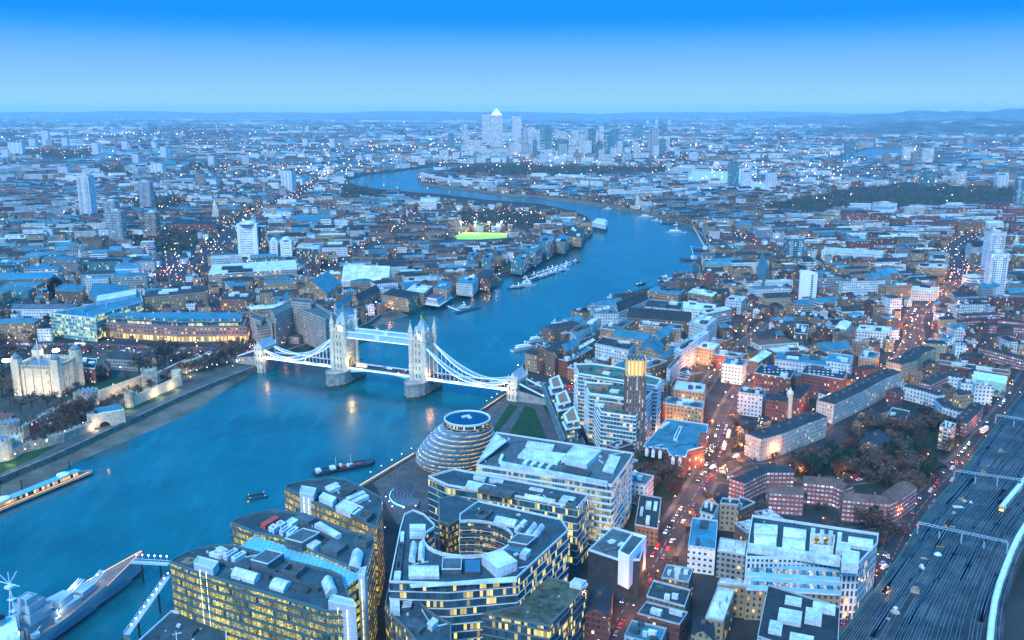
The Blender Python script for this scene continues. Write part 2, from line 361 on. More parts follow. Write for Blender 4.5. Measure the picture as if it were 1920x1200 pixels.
# embankment walls
M_quay = plain('quay_stone', (.17, .16, .13), .9, var=.4, scale=.3)
M_pave = roofmat('paving', (.085, .085, .085), grid=3.0, var=.25, tint=False, line=.25)
M_asph = plain('asphalt', (.038, .038, .042), .85, var=.3, scale=.08)
M_grass = plain('lawn', (.010, .050, .018), .95, var=.35, scale=.12)
M_grassl = plain('park_grass', (.012, .028, .016), .95, var=.45, scale=.03)
M_mark = plain('road_paint', (.38, .38, .37), .7, var=.2)
M_sand = plain('foreshore_mud', (.13, .11, .085), .95, var=.45, scale=.05)
for nm, ln in (('embankment_wall', nbw), ('embankment_wall', sbw[:-2])):
    g = MB(); n = len(ln)
    for i in range(n-1):
        a, b = ln[i], ln[i+1]; L = math.dist(a, b)
        if L < .1: continue
        g.bar((a[0], a[1], -3.0), (b[0], b[1], -3.0), 2.2, 8.2)
    o = g.obj(nm, [M_quay]); o['label'] = ('long stone embankment wall along the far north bank of the river' if ln is nbw else 'stone embankment wall edging the near south bank of the river'); o['category'] = 'wall'
# foreshore of mud in front of the keep's wharf, and others
def beach(a, b, name='beach'):
    g = MB(); A = [G(*q, 0) for q in a]; B = [G(*q, WZ) for q in b]
    for i in range(len(A)-1):
        for j in range(4):
            f0, f1 = j/4, (j+1)/4; z0, z1 = -3.2-f0*3.1, -3.2-f1*3.1
            g.face([(*lerp(A[i], B[i], f0), z0), (*lerp(A[i], B[i], f1), z1), (*lerp(A[i+1], B[i+1], f1), z1), (*lerp(A[i+1], B[i+1], f0), z0)])
    struct(g, name, [M_sand])
beach([(0, 897), (90, 860), (127, 843), (233, 793), (333, 747), (400, 718), (470, 690)], [(0, 958), (80, 905), (143, 868), (215, 838), (290, 808), (372, 770), (462, 708)])
beach([(690, 606), (712, 590), (745, 583), (777, 580)], [(705, 612), (735, 601), (765, 593), (790, 583)])
beach([(940, 363), (1033, 369), (1107, 378), (1173, 390), (1250, 407)], [(960, 366), (1030, 375), (1107, 385), (1173, 395), (1240, 411)])
EX = []; ROADS = []; SHEET = []
def addex(p, pad=0.0):
    q = ccw(p)
    if pad: q = inset(q, -pad)
    EX.append((min(a for a, b in q), max(a for a, b in q), min(b for a, b in q), max(b for a, b in q), q))
addex([(-900, 100)]+nbw[1:]+sbw, 0)
def sheet(name, pts, z, m, ex=True, **k):
    g = MB(); q = pts; g.cap(q, z); o = struct(g, name, [m]); 
    if ex: addex(q); SHEET.append(EX[-1])
    return o
# ---------------------------------------------------------------- roads (px on the ground, width m)
RD = {
 'tower_hill_road': ([(-60, 650), (60, 652), (150, 653), (250, 657), (350, 660), (440, 660), (478, 664)], 34),
 'east_road': ([(478, 664), (440, 640), (425, 610), (395, 560), (345, 548), (328, 520), (322, 490), (318, 470)], 15),
 'highway': ([(330, 520), (400, 470), (455, 410), (490, 396), (545, 373), (585, 350), (600, 338), (650, 318), (700, 300)], 22),
 'bridge_approach': ([(1002, 722), (1060, 728), (1120, 742), (1180, 790), (1232, 815), (1262, 840), (1330, 862)], 16),
 'tooley_street': ([(1130, 1215), (1165, 1150), (1215, 1080), (1255, 1005), (1290, 950), (1322, 895), (1342, 850), (1350, 815), (1362, 780), (1383, 740), (1400, 705), (1330, 690), (1280, 700)], 15),
 'jamaica_road': ([(1322, 895), (1380, 862), (1452, 852), (1540, 790), (1633, 742), (1680, 700), (1712, 640), (1716, 590), (1760, 555), (1795, 525), (1800, 500), (1785, 470), (1830, 440)], 17),
 'druid_street': ([(1600, 1215), (1668, 1060), (1705, 985), (1745, 930), (1790, 880), (1850, 810), (1900, 745), (1930, 700)], 12),
 'tower_bridge_road': ([(1322, 895), (1450, 905), (1600, 900), (1700, 880), (1790, 872), (1830, 850)], 11),
 'abbey_lane': ([(1480, 985), (1560, 1000), (1690, 985)], 7),
 'crossing_lane': ([(1440, 715), (1540, 700), (1640, 690), (1690, 690)], 9),
 'shad_lane': ([(1262, 840), (1300, 760), (1340, 700), (1400, 640), (1440, 600)], 8),
 'wapping_lane': ([(600, 520), (680, 470), (740, 440), (780, 400), (820, 385)], 9),
 'lower_road': ([(1350, 420), (1430, 470), (1560, 500), (1700, 510), (1795, 525)], 12),
 'river_lane': ([(1220, 570), (1320, 600), (1440, 600), (1560, 590), (1700, 600)], 9),
 'commercial_road': ([(-20, 420), (150, 400), (300, 372), (450, 345), (600, 318), (700, 300)], 18),
}
for nm, (pl, wd) in RD.items():
    ln = GP(pl); sm = []
    for i in range(len(ln)-1):
        p0, p1, p2, p3 = ln[max(0, i-1)], ln[i], ln[i+1], ln[min(len(ln)-1, i+2)]
        for k in range(5):
            u = k/5; sm.append(tuple(.5*((2*p1[j])+(-p0[j]+p2[j])*u+(2*p0[j]-5*p1[j]+4*p2[j]-p3[j])*u*u+(-p0[j]+3*p1[j]-3*p2[j]+p3[j])*u**3) for j in (0, 1)))
    sm.append(ln[-1])
    RD[nm] = (sm, wd); ROADS.append((sm, wd))
    zr = .06+.012*len(ROADS)
    g = MB(); g.strip(sm, wd+6, zr); struct(g, 'pavement', [M_pave])
    g = MB(); g.strip(sm, wd, zr+.13); struct(g, 'road', [M_asph])
    if min(b for a, b in sm) < 1300:
        g = MB(); u = 0
        for i in range(len(sm)-1):
            a, b = Vector(sm[i]), Vector(sm[i+1]); L = (b-a).length; d = (b-a).normalized(); s_ = 0
            while s_ < L-3:
                nrm = Vector((-d.y, d.x)); 
                for off in ((0,)):
                    a_ = a+d*s_+nrm*off; b_ = a_+d*3; g.face([(*(a_-nrm*.12), zr+.16), (*(b_-nrm*.12), zr+.16), (*(b_+nrm*.12), zr+.16), (*(a_+nrm*.12), zr+.16)])
                s_ += 7
        o = struct(g, 'road_markings', [M_mark])
# ---------------------------------------------------------------- lawns, parks, plazas
sheet('lawn', GP([(918, 813), (955, 757), (972, 762), (930, 815)]), .07, M_grass)
sheet('lawn', GP([(955, 812), (985, 760), (1003, 768), (1026, 825)]), .07, M_grass)
sheet('potters_plaza', GP([(905, 775), (950, 742), (1003, 728), (1018, 760), (1062, 835), (1000, 840), (900, 850), (860, 870), (800, 960), (745, 985), (700, 905), (778, 856), (850, 810)]), .03, M_pave)
sheet('keep_green', GP([(150, 735), (180, 710), (262, 706), (290, 722), (190, 750), (152, 745)]), .05, M_grass)
sheet('castle_yard', GP([(-40, 690), (60, 665), (180, 668), (300, 672), (420, 672), (470, 690), (400, 712), (320, 745), (220, 790), (100, 850), (-40, 900)]), .02, plain('yard_ground', (.05, .06, .055), .9, var=.4, scale=.05))
sheet('moat_lawn', GP([(-30, 905), (60, 862), (150, 815), (230, 780), (330, 735), (336, 729), (225, 770), (140, 800), (50, 845), (-30, 880)]), .05, M_grass)
sheet('wharf_walk', GP([(-40, 918), (92, 858), (127, 841), (233, 791), (333, 745), (400, 716), (474, 686), (458, 684), (330, 736), (228, 780), (122, 828), (60, 862), (-40, 905)]), .09, M_pave)
sheet('riverside_park', GP([(928, 512), (940, 500), (985, 492), (988, 497)]), .05, M_grass)
M_field = plain('sports_turf', (.42, .62, .10), .9, var=.12, scale=.03)
PARKS = {'big_park': [(1430, 385), (1560, 362), (1650, 348), (1720, 350), (1905, 352), (1915, 380), (1720, 392), (1620, 396), (1520, 400), (1440, 398)],
 'peninsula_wood': [(836, 322), (880, 312), (980, 312), (1240, 313), (1262, 326), (1100, 333), (1000, 334), (870, 334)],
 'wapping_wood': [(860, 398), (960, 397), (1010, 400), (1020, 420), (990, 440), (960, 430), (880, 425), (865, 415)],
 'shadwell_wood': [(650, 352), (690, 352), (705, 372), (660, 380), (640, 368)],
 'east_churchyard': [(300, 430), (370, 440), (372, 462), (345, 478), (300, 470), (275, 450)],
 'west_common': [(40, 285), (180, 283), (185, 296), (120, 302), (45, 298)],
 'tower_gardens': [(150, 455), (250, 440), (290, 462), (240, 470), (160, 468)],
 'estate_park': [(1462, 880), (1560, 850), (1650, 870), (1760, 890), (1745, 925), (1700, 940), (1600, 905), (1500, 902)],
 'square_gardens': [(1560, 840), (1640, 800), (1760, 790), (1800, 820), (1770, 860), (1650, 868)],
 'estate_green': [(1690, 985), (1610, 985), (1590, 1002), (1600, 1035), (1660, 1035)],
 'school_trees': [(1195, 870), (1290, 880), (1262, 935), (1205, 925)],
 'line_park': [(250, 380), (330, 370), (360, 385), (300, 398), (255, 392)],
 'north_park': [(330, 250), (420, 248), (440, 256), (350, 260)], 'far_park': [(160, 318), (200, 330), (260, 335), (215, 312)],
 'hill_wood': [(1560, 236), (1700, 232), (1920, 240), (1920, 252), (1700, 256), (1600, 248)],
 'deer_park': [(1560, 222), (1640, 216), (1700, 222), (1640, 228)],
 'south_wood': [(1150, 445), (1150, 445), (1151, 446)]}
PARKS.pop('south_wood')
for nm, pl in PARKS.items():
    PARKS[nm] = GP(pl); sheet('park', PARKS[nm], .03, M_grassl)
addex(GP([(842, 446), (965, 446), (965, 459), (842, 459)])); sheet('sports_field', GP([(851, 443), (868, 436), (952, 437), (950, 446), (900, 449), (858, 449)]), .15, M_field)
# ---------------------------------------------------------------- hills on the horizon
t = NT('far_hills'); p = t.pos(); n1 = t.noise(p, .004, 8.0, .8); c = t.ramp(n1, [(.42, (.012, .03, .03)), (.55, (.06, .08, .09)), (.62, (.35, .37, .38))]); t.base(c, .95); M_hill = t.m
def hills(y, x0, x1, hf, dp, seed):
    g = MB(); n = 120; R2 = random.Random(seed); ph = [R2.uniform(0, 6) for _ in range(5)]
    def H_(x, k): 
        u = (x-x0)/(x1-x0); return max(0, hf(u)*(1+.10*math.sin(u*31+ph[0])+.06*math.sin(u*77+ph[1])+.03*math.sin(u*151+ph[2])))*k
    ks = [0, .25, .6, .85, 1, .8, 0]
    for i in range(n):
        xa = x0+(x1-x0)*i/n; xb = x0+(x1-x0)*(i+1)/n
        for j in range(len(ks)-1):
            ya, yb = y+dp*j/6, y+dp*(j+1)/6
            g.face([(xa, ya, H_(xa, ks[j])), (xb, ya, H_(xb, ks[j])), (xb, yb, H_(xb, ks[j+1])), (xa, yb, H_(xa, ks[j+1]))])
    struct(g, 'hills', [M_hill])
hills(24000, -22000, 26000, lambda u: 212+20*math.sin(u*5), 5000, 3)
hills(15000, 1800, 13500, lambda u: 60+255*max(0, min(1, (u-.15)*1.6))*(1-.1*math.sin(u*9)), 4500, 5)
hills(8600, 3300, 8200, lambda u: 150*math.sin(math.pi*min(1, u*1.2))**.8 if u < .83 else 130*(1-u)/.17, 2600, 8)

_b = [(750, 358), (827, 364), (907, 374), (1007, 381), (1073, 394), (1100, 405), (1112, 418)]
addex(GP(_b)+GP([(a, b+(15 if a < 1090 else 10)) for a, b in _b][::-1])); addex(GP([(650, 335), (655, 341), (675, 349), (710, 354), (750, 358), (750, 368), (700, 368), (640, 358)]))
# ================================================================ FACADE AND ROOF MATERIALS
WARM = (1.0, .52, .14); YEL = (1.0, .68, .13); COOL = (.85, .93, 1.0)
FM = {
 'brown_brick': facade('brown_brick_windows', (.20, .125, .078), 2.6, 3.2, .42, .52, lit=.11, litc=WARM, st=1.50),
 'red_brick': facade('red_brick_windows', (.20, .065, .045), 2.7, 3.2, .46, .52, lit=.11, litc=(1, .85, .7), st=1.20),
 'tan_brick': facade('tan_brick_windows', (.36, .25, .15), 2.8, 3.3, .42, .5, lit=.12, litc=WARM, st=1.35),
 'white_render': facade('white_render_windows', (.60, .62, .62), 3.0, 3.4, .48, .42, lit=.05, litc=YEL, st=1.12),
 'grey_concrete': facade('grey_concrete_windows', (.30, .31, .31), 2.8, 3.2, .6, .48, lit=.07, litc=YEL, st=1.20),
 'ribbon': facade('ribbon_window_wall', (.62, .64, .65), 1.6, 3.6, .9, .5, lit=.10, litc=YEL, st=1.20, glass=(.04, .11, .14)),
 'teal_glass': facade('teal_glass_wall', (.10, .24, .27), 1.5, 3.6, .88, .8, lit=.10, litc=YEL, st=0.90, glass=(.04, .16, .19)),
 'dark_glass': facade('dark_glass_wall', (.08, .11, .13), 1.5, 3.8, .9, .82, lit=.12, litc=YEL, st=1.05, glass=(.025, .07, .10)),
 'balcony': facade('balcony_block_wall', (.50, .44, .36), 3.4, 2.9, .75, .45, lit=.18, litc=WARM, st=1.65, glass=(.05, .07, .08)),
}
RM = {
 'pale_roof': roofmat('pale_flat_roof', (.58, .61, .64), grid=7.0, line=.18),
 'grey_roof': roofmat('grey_flat_roof', (.12, .145, .16), grid=9.0, line=.2),
 'dark_roof': roofmat('dark_flat_roof', (.035, .045, .052)),
 'slate': roofmat('slate_roof', (.032, .042, .05), grid=1.2, line=.25),
 'green_roof': roofmat('blue_green_metal_roof', (.05, .19, .25), grid=2.2, line=.35, rough=.5),
 'tile': roofmat('brown_tile_roof', (.16, .09, .07), grid=1.2, line=.2),
}
MNAMES = list(FM)+list(RM); MALL = [FM[k] for k in FM]+[RM[k] for k in RM]; MI = {k: i for i, k in enumerate(MNAMES)}
def fobj(mb, name, parent=None, **k):
    used = sorted(set(mb.m)); mp_ = {u: i for i, u in enumerate(used)}; mb.m = [mp_[i] for i in mb.m]
    return mb.obj(name, [MALL[u] for u in used], parent, **k)
M_unit = roofmat('roof_plant_metal', (.62, .65, .67), grid=1.4, line=.22, tint=False)
M_dunit = roofmat('dark_plant', (.07, .09, .10), grid=1.0, line=.4, tint=False)
WALLW = {'brown_brick': 'brown brick', 'red_brick': 'red brick', 'tan_brick': 'tan brick', 'white_render': 'white rendered', 'grey_concrete': 'grey concrete', 'ribbon': 'ribbon-windowed', 'teal_glass': 'teal glass', 'dark_glass': 'dark glass', 'balcony': 'buff balconied'}
ROOFW = {'pale_roof': 'pale flat roof', 'grey_roof': 'grey flat roof', 'dark_roof': 'dark flat roof', 'slate': 'slate roof', 'green_roof': 'blue-green roof', 'tile': 'brown tiled roof'}
NUMW = ['', 'one', 'two', 'three', 'four', 'five', 'six', 'seven', 'eight', 'nine', 'ten', 'eleven', 'twelve']
CNT = {}
def jit(rr, a=.18):
    k = 1+rr.uniform(-a, a); return (k*(1+rr.uniform(-.05, .05)), k, k*(1+rr.uniform(-.05, .05)))
def roof_units(g, q, z, rr, m, md, n=None, big=1.0):
    # plant on a flat roof: boxes set inside the quad q
    if n is None: n = rr.randint(2, 5)
    L1 = math.dist(q[0], q[1]); L2 = math.dist(q[1], q[2]); ang = math.atan2(q[1][1]-q[0][1], q[1][0]-q[0][0])
    done = []
    for _ in range(n*3):
        if len(done) >= n: break
        u, v = rr.uniform(.15, .85), rr.uniform(.2, .8); sw = rr.uniform(.08, .26)*L1*big; sd = rr.uniform(.12, .32)*L2*big
        if u*L1-sw/2 < 1.2 or u*L1+sw/2 > L1-1.2 or v*L2-sd/2 < 1.2 or v*L2+sd/2 > L2-1.2: continue
        if any(abs(u-a)*L1 < (sw+c)/2+.4 and abs(v-b)*L2 < (sd+d)/2+.4 for a, b, c, d in done): continue
        done.append((u, v, sw, sd)); a = lerp(q[0], q[1], u); b = lerp(q[3], q[2], u); c = lerp(a, b, v)
        g.box(c[0], c[1], z, sw, sd, rr.uniform(1.2, 3.0), ang, rr.choice((m, m, md)))
    return done
def building(q, h, wall, roof, kind='flat', near=True, label=None, cat='building', group=None, name=None, rr=None, ridge=None, units=None, z0=0.0, tint=None, pendd=None):
    # one building: wall, roof (> parapet), roof plant / chimneys as parts
    rr = rr or R; q = ccw(q); c = (sum(a for a, b in q)/len(q), sum(b for a, b in q)/len(q), z0); tt = tint or jit(rr); tr = jit(rr, .22)
    name = name or {'flat': 'flat_roofed_block', 'gable': 'pitched_roof_house', 'hip': 'hipped_roof_block'}[kind]
    u = rr.randint(0, 40)*30.0; quad = len(q) == 4
    W = MB(); W.tint = tt; mi = MI[wall]
    par = 1.0 if kind == 'flat' else 0
    if kind == 'gable' and quad:
        W2 = MB(); W2.tint = tr
        zr = h+(ridge if ridge else min(math.dist(q[0], q[1]), math.dist(q[1], q[2]))*.32)
        T = MB(); T.tint = tt; T.gable([(a, b) for a, b in q], z0, h, zr, mi, MI[roof], u=u)
        if not near: at0(T, c); o = fobj(T, name)
        else:
            Wf = MB(); Rf = MB()
            k = 0
            for f, m in zip(T.f, T.m):
                D = Wf if m == mi else Rf; D.tint = tt if m == mi else tr; n = len(f); D.face([T.v[i] for i in f], m, T.uv[k:k+n]); k += n
            o = thing(name, 'x', cat, loc=c); fobj(at0(Wf, c), 'wall', o); ro = fobj(at0(Rf, c), 'roof', o)
            qq = q if math.dist(q[0], q[1]) >= math.dist(q[1], q[2]) else q[1:]+q[:1]; a = lerp(qq[0], qq[3], .5); b = lerp(qq[1], qq[2], .5); ang = math.atan2(b[1]-a[1], b[0]-a[0]); n = max(1, int(math.dist(a, b)/16))
            for i in range(min(n, 5)):
                p = lerp(a, b, (i+.5)/n); K = MB(); K.tint = tt; K.box(p[0]-c[0], p[1]-c[1], zr-1.2-c[2], 1.0, 1.8, 2.6, ang, 0); K.obj('chimney', [M_brickp], ro)
    elif kind == 'hip' and quad:
        zr = h+(ridge or 3.2)
        Rf = MB(); Rf.tint = tr; Rf.hip(q, h, zr, MI[roof])
        if near:
            W.walls(q, z0, h, mi, u); o = thing(name, 'x', cat, loc=c); fobj(at0(W, c), 'wall', o); fobj(at0(Rf, c), 'roof', o)
        else:
            W.walls(q, z0, h, mi, u); W.tint = tr; W.hip(q, h, zr, MI[roof]); o = fobj(at0(W, c), name)
    else:
        if near:
            o = thing(name, 'x', cat, loc=c); W.walls(q, z0, h, mi, u); fobj(at0(W, c), 'wall', o)
            Rf = MB(); Rf.tint = tr; Rf.cap(inset(q, .35), h-.05, MI[roof]); ro = fobj(at0(Rf, c), 'roof', o)
            P = MB(); P.tint = tt; P.parapet(q, h, .9, .35, 0); at0(P, c).obj('parapet', [M_cope], ro)
            if quad:
                n = units if units is not None else rr.randint(2, 5)
                if n:
                    U = MB(); roof_units(U, q, h-.05, rr, 0, 1, n); at0(U, c)
                    # each plant box its own part
                    fpb = 5
                    for i in range(0, len(U.f), fpb):
                        B = MB()
                        for f in U.f[i:i+fpb]: B.face([U.v[j] for j in f], 0, [(U.v[j][0], U.v[j][1]) for j in f])
                        B.obj('plant_box', [M_unit if U.m[i] == 0 else M_dunit], o)
        else:
            W.walls(q, z0, h, mi, u); W.tint = tr; W.cap(q, h, MI[roof])
            if quad: 
                W.tint = tr; roof_units(W, q, h, rr, MI['pale_roof'], MI['dark_roof'], rr.randint(1, 3))
            o = fobj(at0(W, c), name)
    if not near: o.location = c
    o['category'] = cat
    if group: o['group'] = group
    if label: o['label'] = label
    elif pendd: pend(o, pendd, c)
    else:
        st = max(1, round(h/3.2)); pend(o, f"{(NUMW[st]+'-storey ') if st <= 12 else 'tall '}{WALLW[wall]} {'house row' if kind == 'gable' and h < 11 else 'block'} with {ROOFW[roof]}", c)
    return o
M_cope = plain('coping_stone', (.42, .44, .45), .8, var=.2, tint=True)
M_brickp = plain('chimney_brick', (.20, .11, .075), .9, var=.3, tint=True)
# ================================================================ THE SUSPENSION BRIDGE WITH TWO TOWERS
BA = (-158.9, 808.1); BB = (-81.3, 774.9); BO = ((BA[0]+BB[0])/2, (BA[1]+BB[1])/2); BR = math.atan2(BB[1]-BA[1], BB[0]-BA[0]); HS = 42.2; AB = 135.0; DZ = 9.5
M_stone = facade('pale_tower_stone', (.62, .55, .43), 3.4, 7.2, .34, .5, lit=.04, litc=YEL, st=1.0, glass=(.10, .11, .12), clump=False)
M_stonep = plain('pale_stone', (.60, .54, .43), .85, var=.22, scale=.5)
M_granite = plain('pier_granite', (.30, .29, .27), .9, var=.35, scale=.25)
M_slate_p = plain('tower_slate', (.30, .38, .42), .6, var=.2)
M_gold = plain('gilt', (.8, .5, .12), .35, metal=.8, var=.1)
M_blue = plain('sky_blue_paint', (.28, .58, .82), .5, var=.1)
M_whitep = plain('white_paint', (.68, .74, .80), .5, var=.08)
M_led = emis('bridge_lamp_strip', (.90, .95, 1.0), 1.1)
M_chain = NT('floodlit_chain_paint'); M_chain.base((.60, .74, .88), .45); M_chain = M_chain.m
bridge = thing('suspension_bridge', 'floodlit stone twin-towered suspension bridge crossing the river', 'bridge', loc=(BO[0], BO[1], 0), rz=BR)
def tower(sx):
    T = thing('stone_tower', '', ''); del T['label']; del T['category']; T.parent = bridge; T.location = (sx, 0, 0)
    a, b = 6.8, 10.0
    s = MB()
    # two legs with the road arch between (road runs along x): arch opening 8 m wide in y
    for y0, y1 in ((-b, -4.5), (4.5, b)): s.prism([(-a, y0), (a, y0), (a, y1), (-a, y1)], 7, 20, 0)
    # arch spandrel
    n = 10
    for xs in (-a, a):
        for k in range(n):
            t0, t1 = math.pi*k/n, math.pi*(k+1)/n; ya, yb = -4.5*math.cos(t0), -4.5*math.cos(t1); za, zb = 14.5+4.5*math.sin(t0), 14.5+4.5*math.sin(t1)
            q = [(xs, ya, za), (xs, yb, zb), (xs, yb, 20), (xs, ya, 20)]; s.face(q if xs > 0 else q[::-1], 1)
    for k in range(n):
        t0, t1 = math.pi*k/n, math.pi*(k+1)/n; ya, yb = -4.5*math.cos(t0), -4.5*math.cos(t1); za, zb = 14.5+4.5*math.sin(t0), 14.5+4.5*math.sin(t1)
        s.face([(-a, ya, za), (a, ya, za), (a, yb, zb), (-a, yb, zb)], 1)
    s.prism([(-a, -b), (a, -b), (a, b), (-a, b)], 20, 46, 0)
    s.obj('shaft', [M_stone, M_stonep], T)
    # string courses
    for z in (20, 28, 36, 44.5):
        c = MB(); c.parapet([(-a-.45, -b-.45), (a+.45, -b-.45), (a+.45, b+.45), (-a-.45, b+.45)], z, .9, .9, 0); c.obj('string_course', [M_stonep], T)
    # corner turrets with spires
    for ux in (-1, 1):
        for uy in (-1, 1):
            x, y = ux*a, uy*b; c = MB()
            c.rings([(x, y, 7, 2.3), (x, y, 20, 2.2), (x, y, 20.1, 2.6), (x, y, 21, 2.6), (x, y, 21.1, 2.1), (x, y, 44, 2.1), (x, y, 44.1, 2.6), (x, y, 45.2, 2.6), (x, y, 45.3, 2.1), (x, y, 51.5, 2.1), (x, y, 51.6, 2.5), (x, y, 52.4, 2.5)], 0, 8, ang=math.pi/8)
            t_ = c.obj('corner_turret', [M_stonep], T)
            c = MB(); c.cone(x, y, 52.4, 61.5, 2.2, 0, 8, math.pi/8); c.box(x, y, 61, .35, .35, 2.2); c.box(x, y, 62, 1.2, .3, .35); c.obj('spire', [M_stonep], t_)
    # battlement and gables
    c = MB(); c.parapet([(-a, -b), (a, -b), (a, b), (-a, b)], 46, 1.6, .7, 0); c.obj('battlement', [M_stonep], T)
    for dx, dy, w_ in ((-a+.6, 0, 7), (a-.6, 0, 7), (0, -b+.6, 5.5), (0, b-.6, 5.5)):
        c = MB(); al = 0 if dx == 0 else math.pi/2
        c.box(dx, dy, 46, w_, 1.6, 5.0, al, 0)
        q = rect(dx, dy, w_, 1.6, al); e0, e1 = lerp(q[0], q[1], .5), lerp(q[3], q[2], .5)
        c.face([(*q[0], 51), (*q[1], 51), (*e0, 55)], 0); c.face([(*q[2], 51), (*q[3], 51), (*e1, 55)], 0); c.face([(*q[1], 51), (*q[2], 51), (*e1, 55), (*e0, 55)], 0); c.face([(*q[3], 51), (*q[0], 51), (*e0, 55), (*e1, 55)], 0)
        c.obj('gable', [M_stone], T)
    r_ = MB(); a2, b2 = a-.9, b-1.2
    B = [(-a2, -b2), (a2, -b2), (a2, b2), (-a2, b2)]; U = [(-1.2, -2.2), (1.2, -2.2), (1.2, 2.2), (-1.2, 2.2)]
    r_.cap(B, 46.1, 0)
    for i in range(4):
        j = (i+1) % 4; r_.face([(*B[i], 47), (*B[j], 47), (*U[j], 61.5), (*U[i], 61.5)], 0)
    r_.cap(U, 61.5); ro = r_.obj('steep_roof', [M_slate_p], T)
    c = MB(); c.box(0, 0, 61.5, 2.0, 3.4, 1.0); c.cone(0, 0, 62.5, 67, .9, 0, 6); c.box(0, 0, 66.5, .3, .3, 3); c.box(0, 0, 68, 1.2, .25, .3); c.obj('finial', [M_gold], ro)
    # pier with pointed cutwaters
    P_ = [(-10.5, -17), (-7.5, -23), (0, -30), (7.5, -23), (10.5, -17), (10.5, 17), (7.5, 23), (0, 30), (-7.5, 23), (-10.5, 17)]
    c = MB(); c.walls(P_, -8, -3.2, 1); c.walls(inset(P_, .5), -3.2, 7, 0); c.parapet(P_, -3.6, .5, .6, 0); c.cap(inset(P_, .5), 7, 0); c.parapet(inset(P_, .2), 6.6, 1.5, .6, 0)
    c.obj('pier', [M_granite, M_weed], T)
M_weed = plain('weedy_stone', (.07, .085, .05), .9, var=.5, scale=.3)
tower(-HS); tower(HS)
# high walkways: two lattice boxes
for y in (-7.2, 7.2):
    W = MB(); L = HS-7.2
    W.box(0, y, 39.2, 2*L, 3.0, .6, 0, 0); W.box(0, y, 44.4, 2*L, 3.4, .5, 0, 0); W.box(0, y, 39.8, 2*L, 2.0, 4.6, 0, 1)
    wk = W.obj('high_walkway', [M_whitep, M_blue], bridge)
    for s_ in (-1, 1):
        X = MB(); n = 26
        for k in range(n):
            xa, xb = -L+2*L*k/n, -L+2*L*(k+1)/n; X.bar((xa, y+s_*1.65, 39.8), (xb, y+s_*1.65, 44.4), .28); X.bar((xa, y+s_*1.65, 44.4), (xb, y+s_*1.65, 39.8), .28)
        X.obj('lattice', [M_whitep], wk)
    X = MB(); X.box(0, y-1.8, 39.0, 2*L, .25, .45); X.obj('light_strip', [M_led], wk)
    X = MB(); X.box(0, y-1.95, 39.4, 5, .5, 5.6); X.obj('crest', [M_whitep], wk)
# decks
D = MB(); D.box(0, 0, DZ-1.0, 2*(HS-7), 15, 1.0, 0, 0, 1)
for s_ in (-1, 1):
    n = 12; L = HS-10
    for k in range(n):   # arched girders of the lifting leaves
        xa, xb = -L+2*L*k/n, -L+2*L*(k+1)/n; za = DZ-1-3.5*(xa/L)**2; zb = DZ-1-3.5*(xb/L)**2
        D.face([(xa, s_*7.3, za), (xb, s_*7.3, zb), (xb, s_*7.3, DZ-.2), (xa, s_*7.3, DZ-.2)], 2); D.face([(xa, s_*7.0, za), (xb, s_*7.0, zb), (xb, s_*7.3, zb), (xa, s_*7.3, za)], 2)
dk = D.obj('lifting_deck', [M_whitep, M_asph, M_blue], bridge)
for s_ in (-1, 1):
    X = MB(); X.box(0, s_*7.6, DZ-.2, 2*(HS-7), .3, 1.3); X.obj('railing', [M_whitep], dk)
X = MB(); X.box(0, -7.9, DZ-.9, 2*(HS-8), .25, .4); X.obj('light_strip', [M_led], dk)
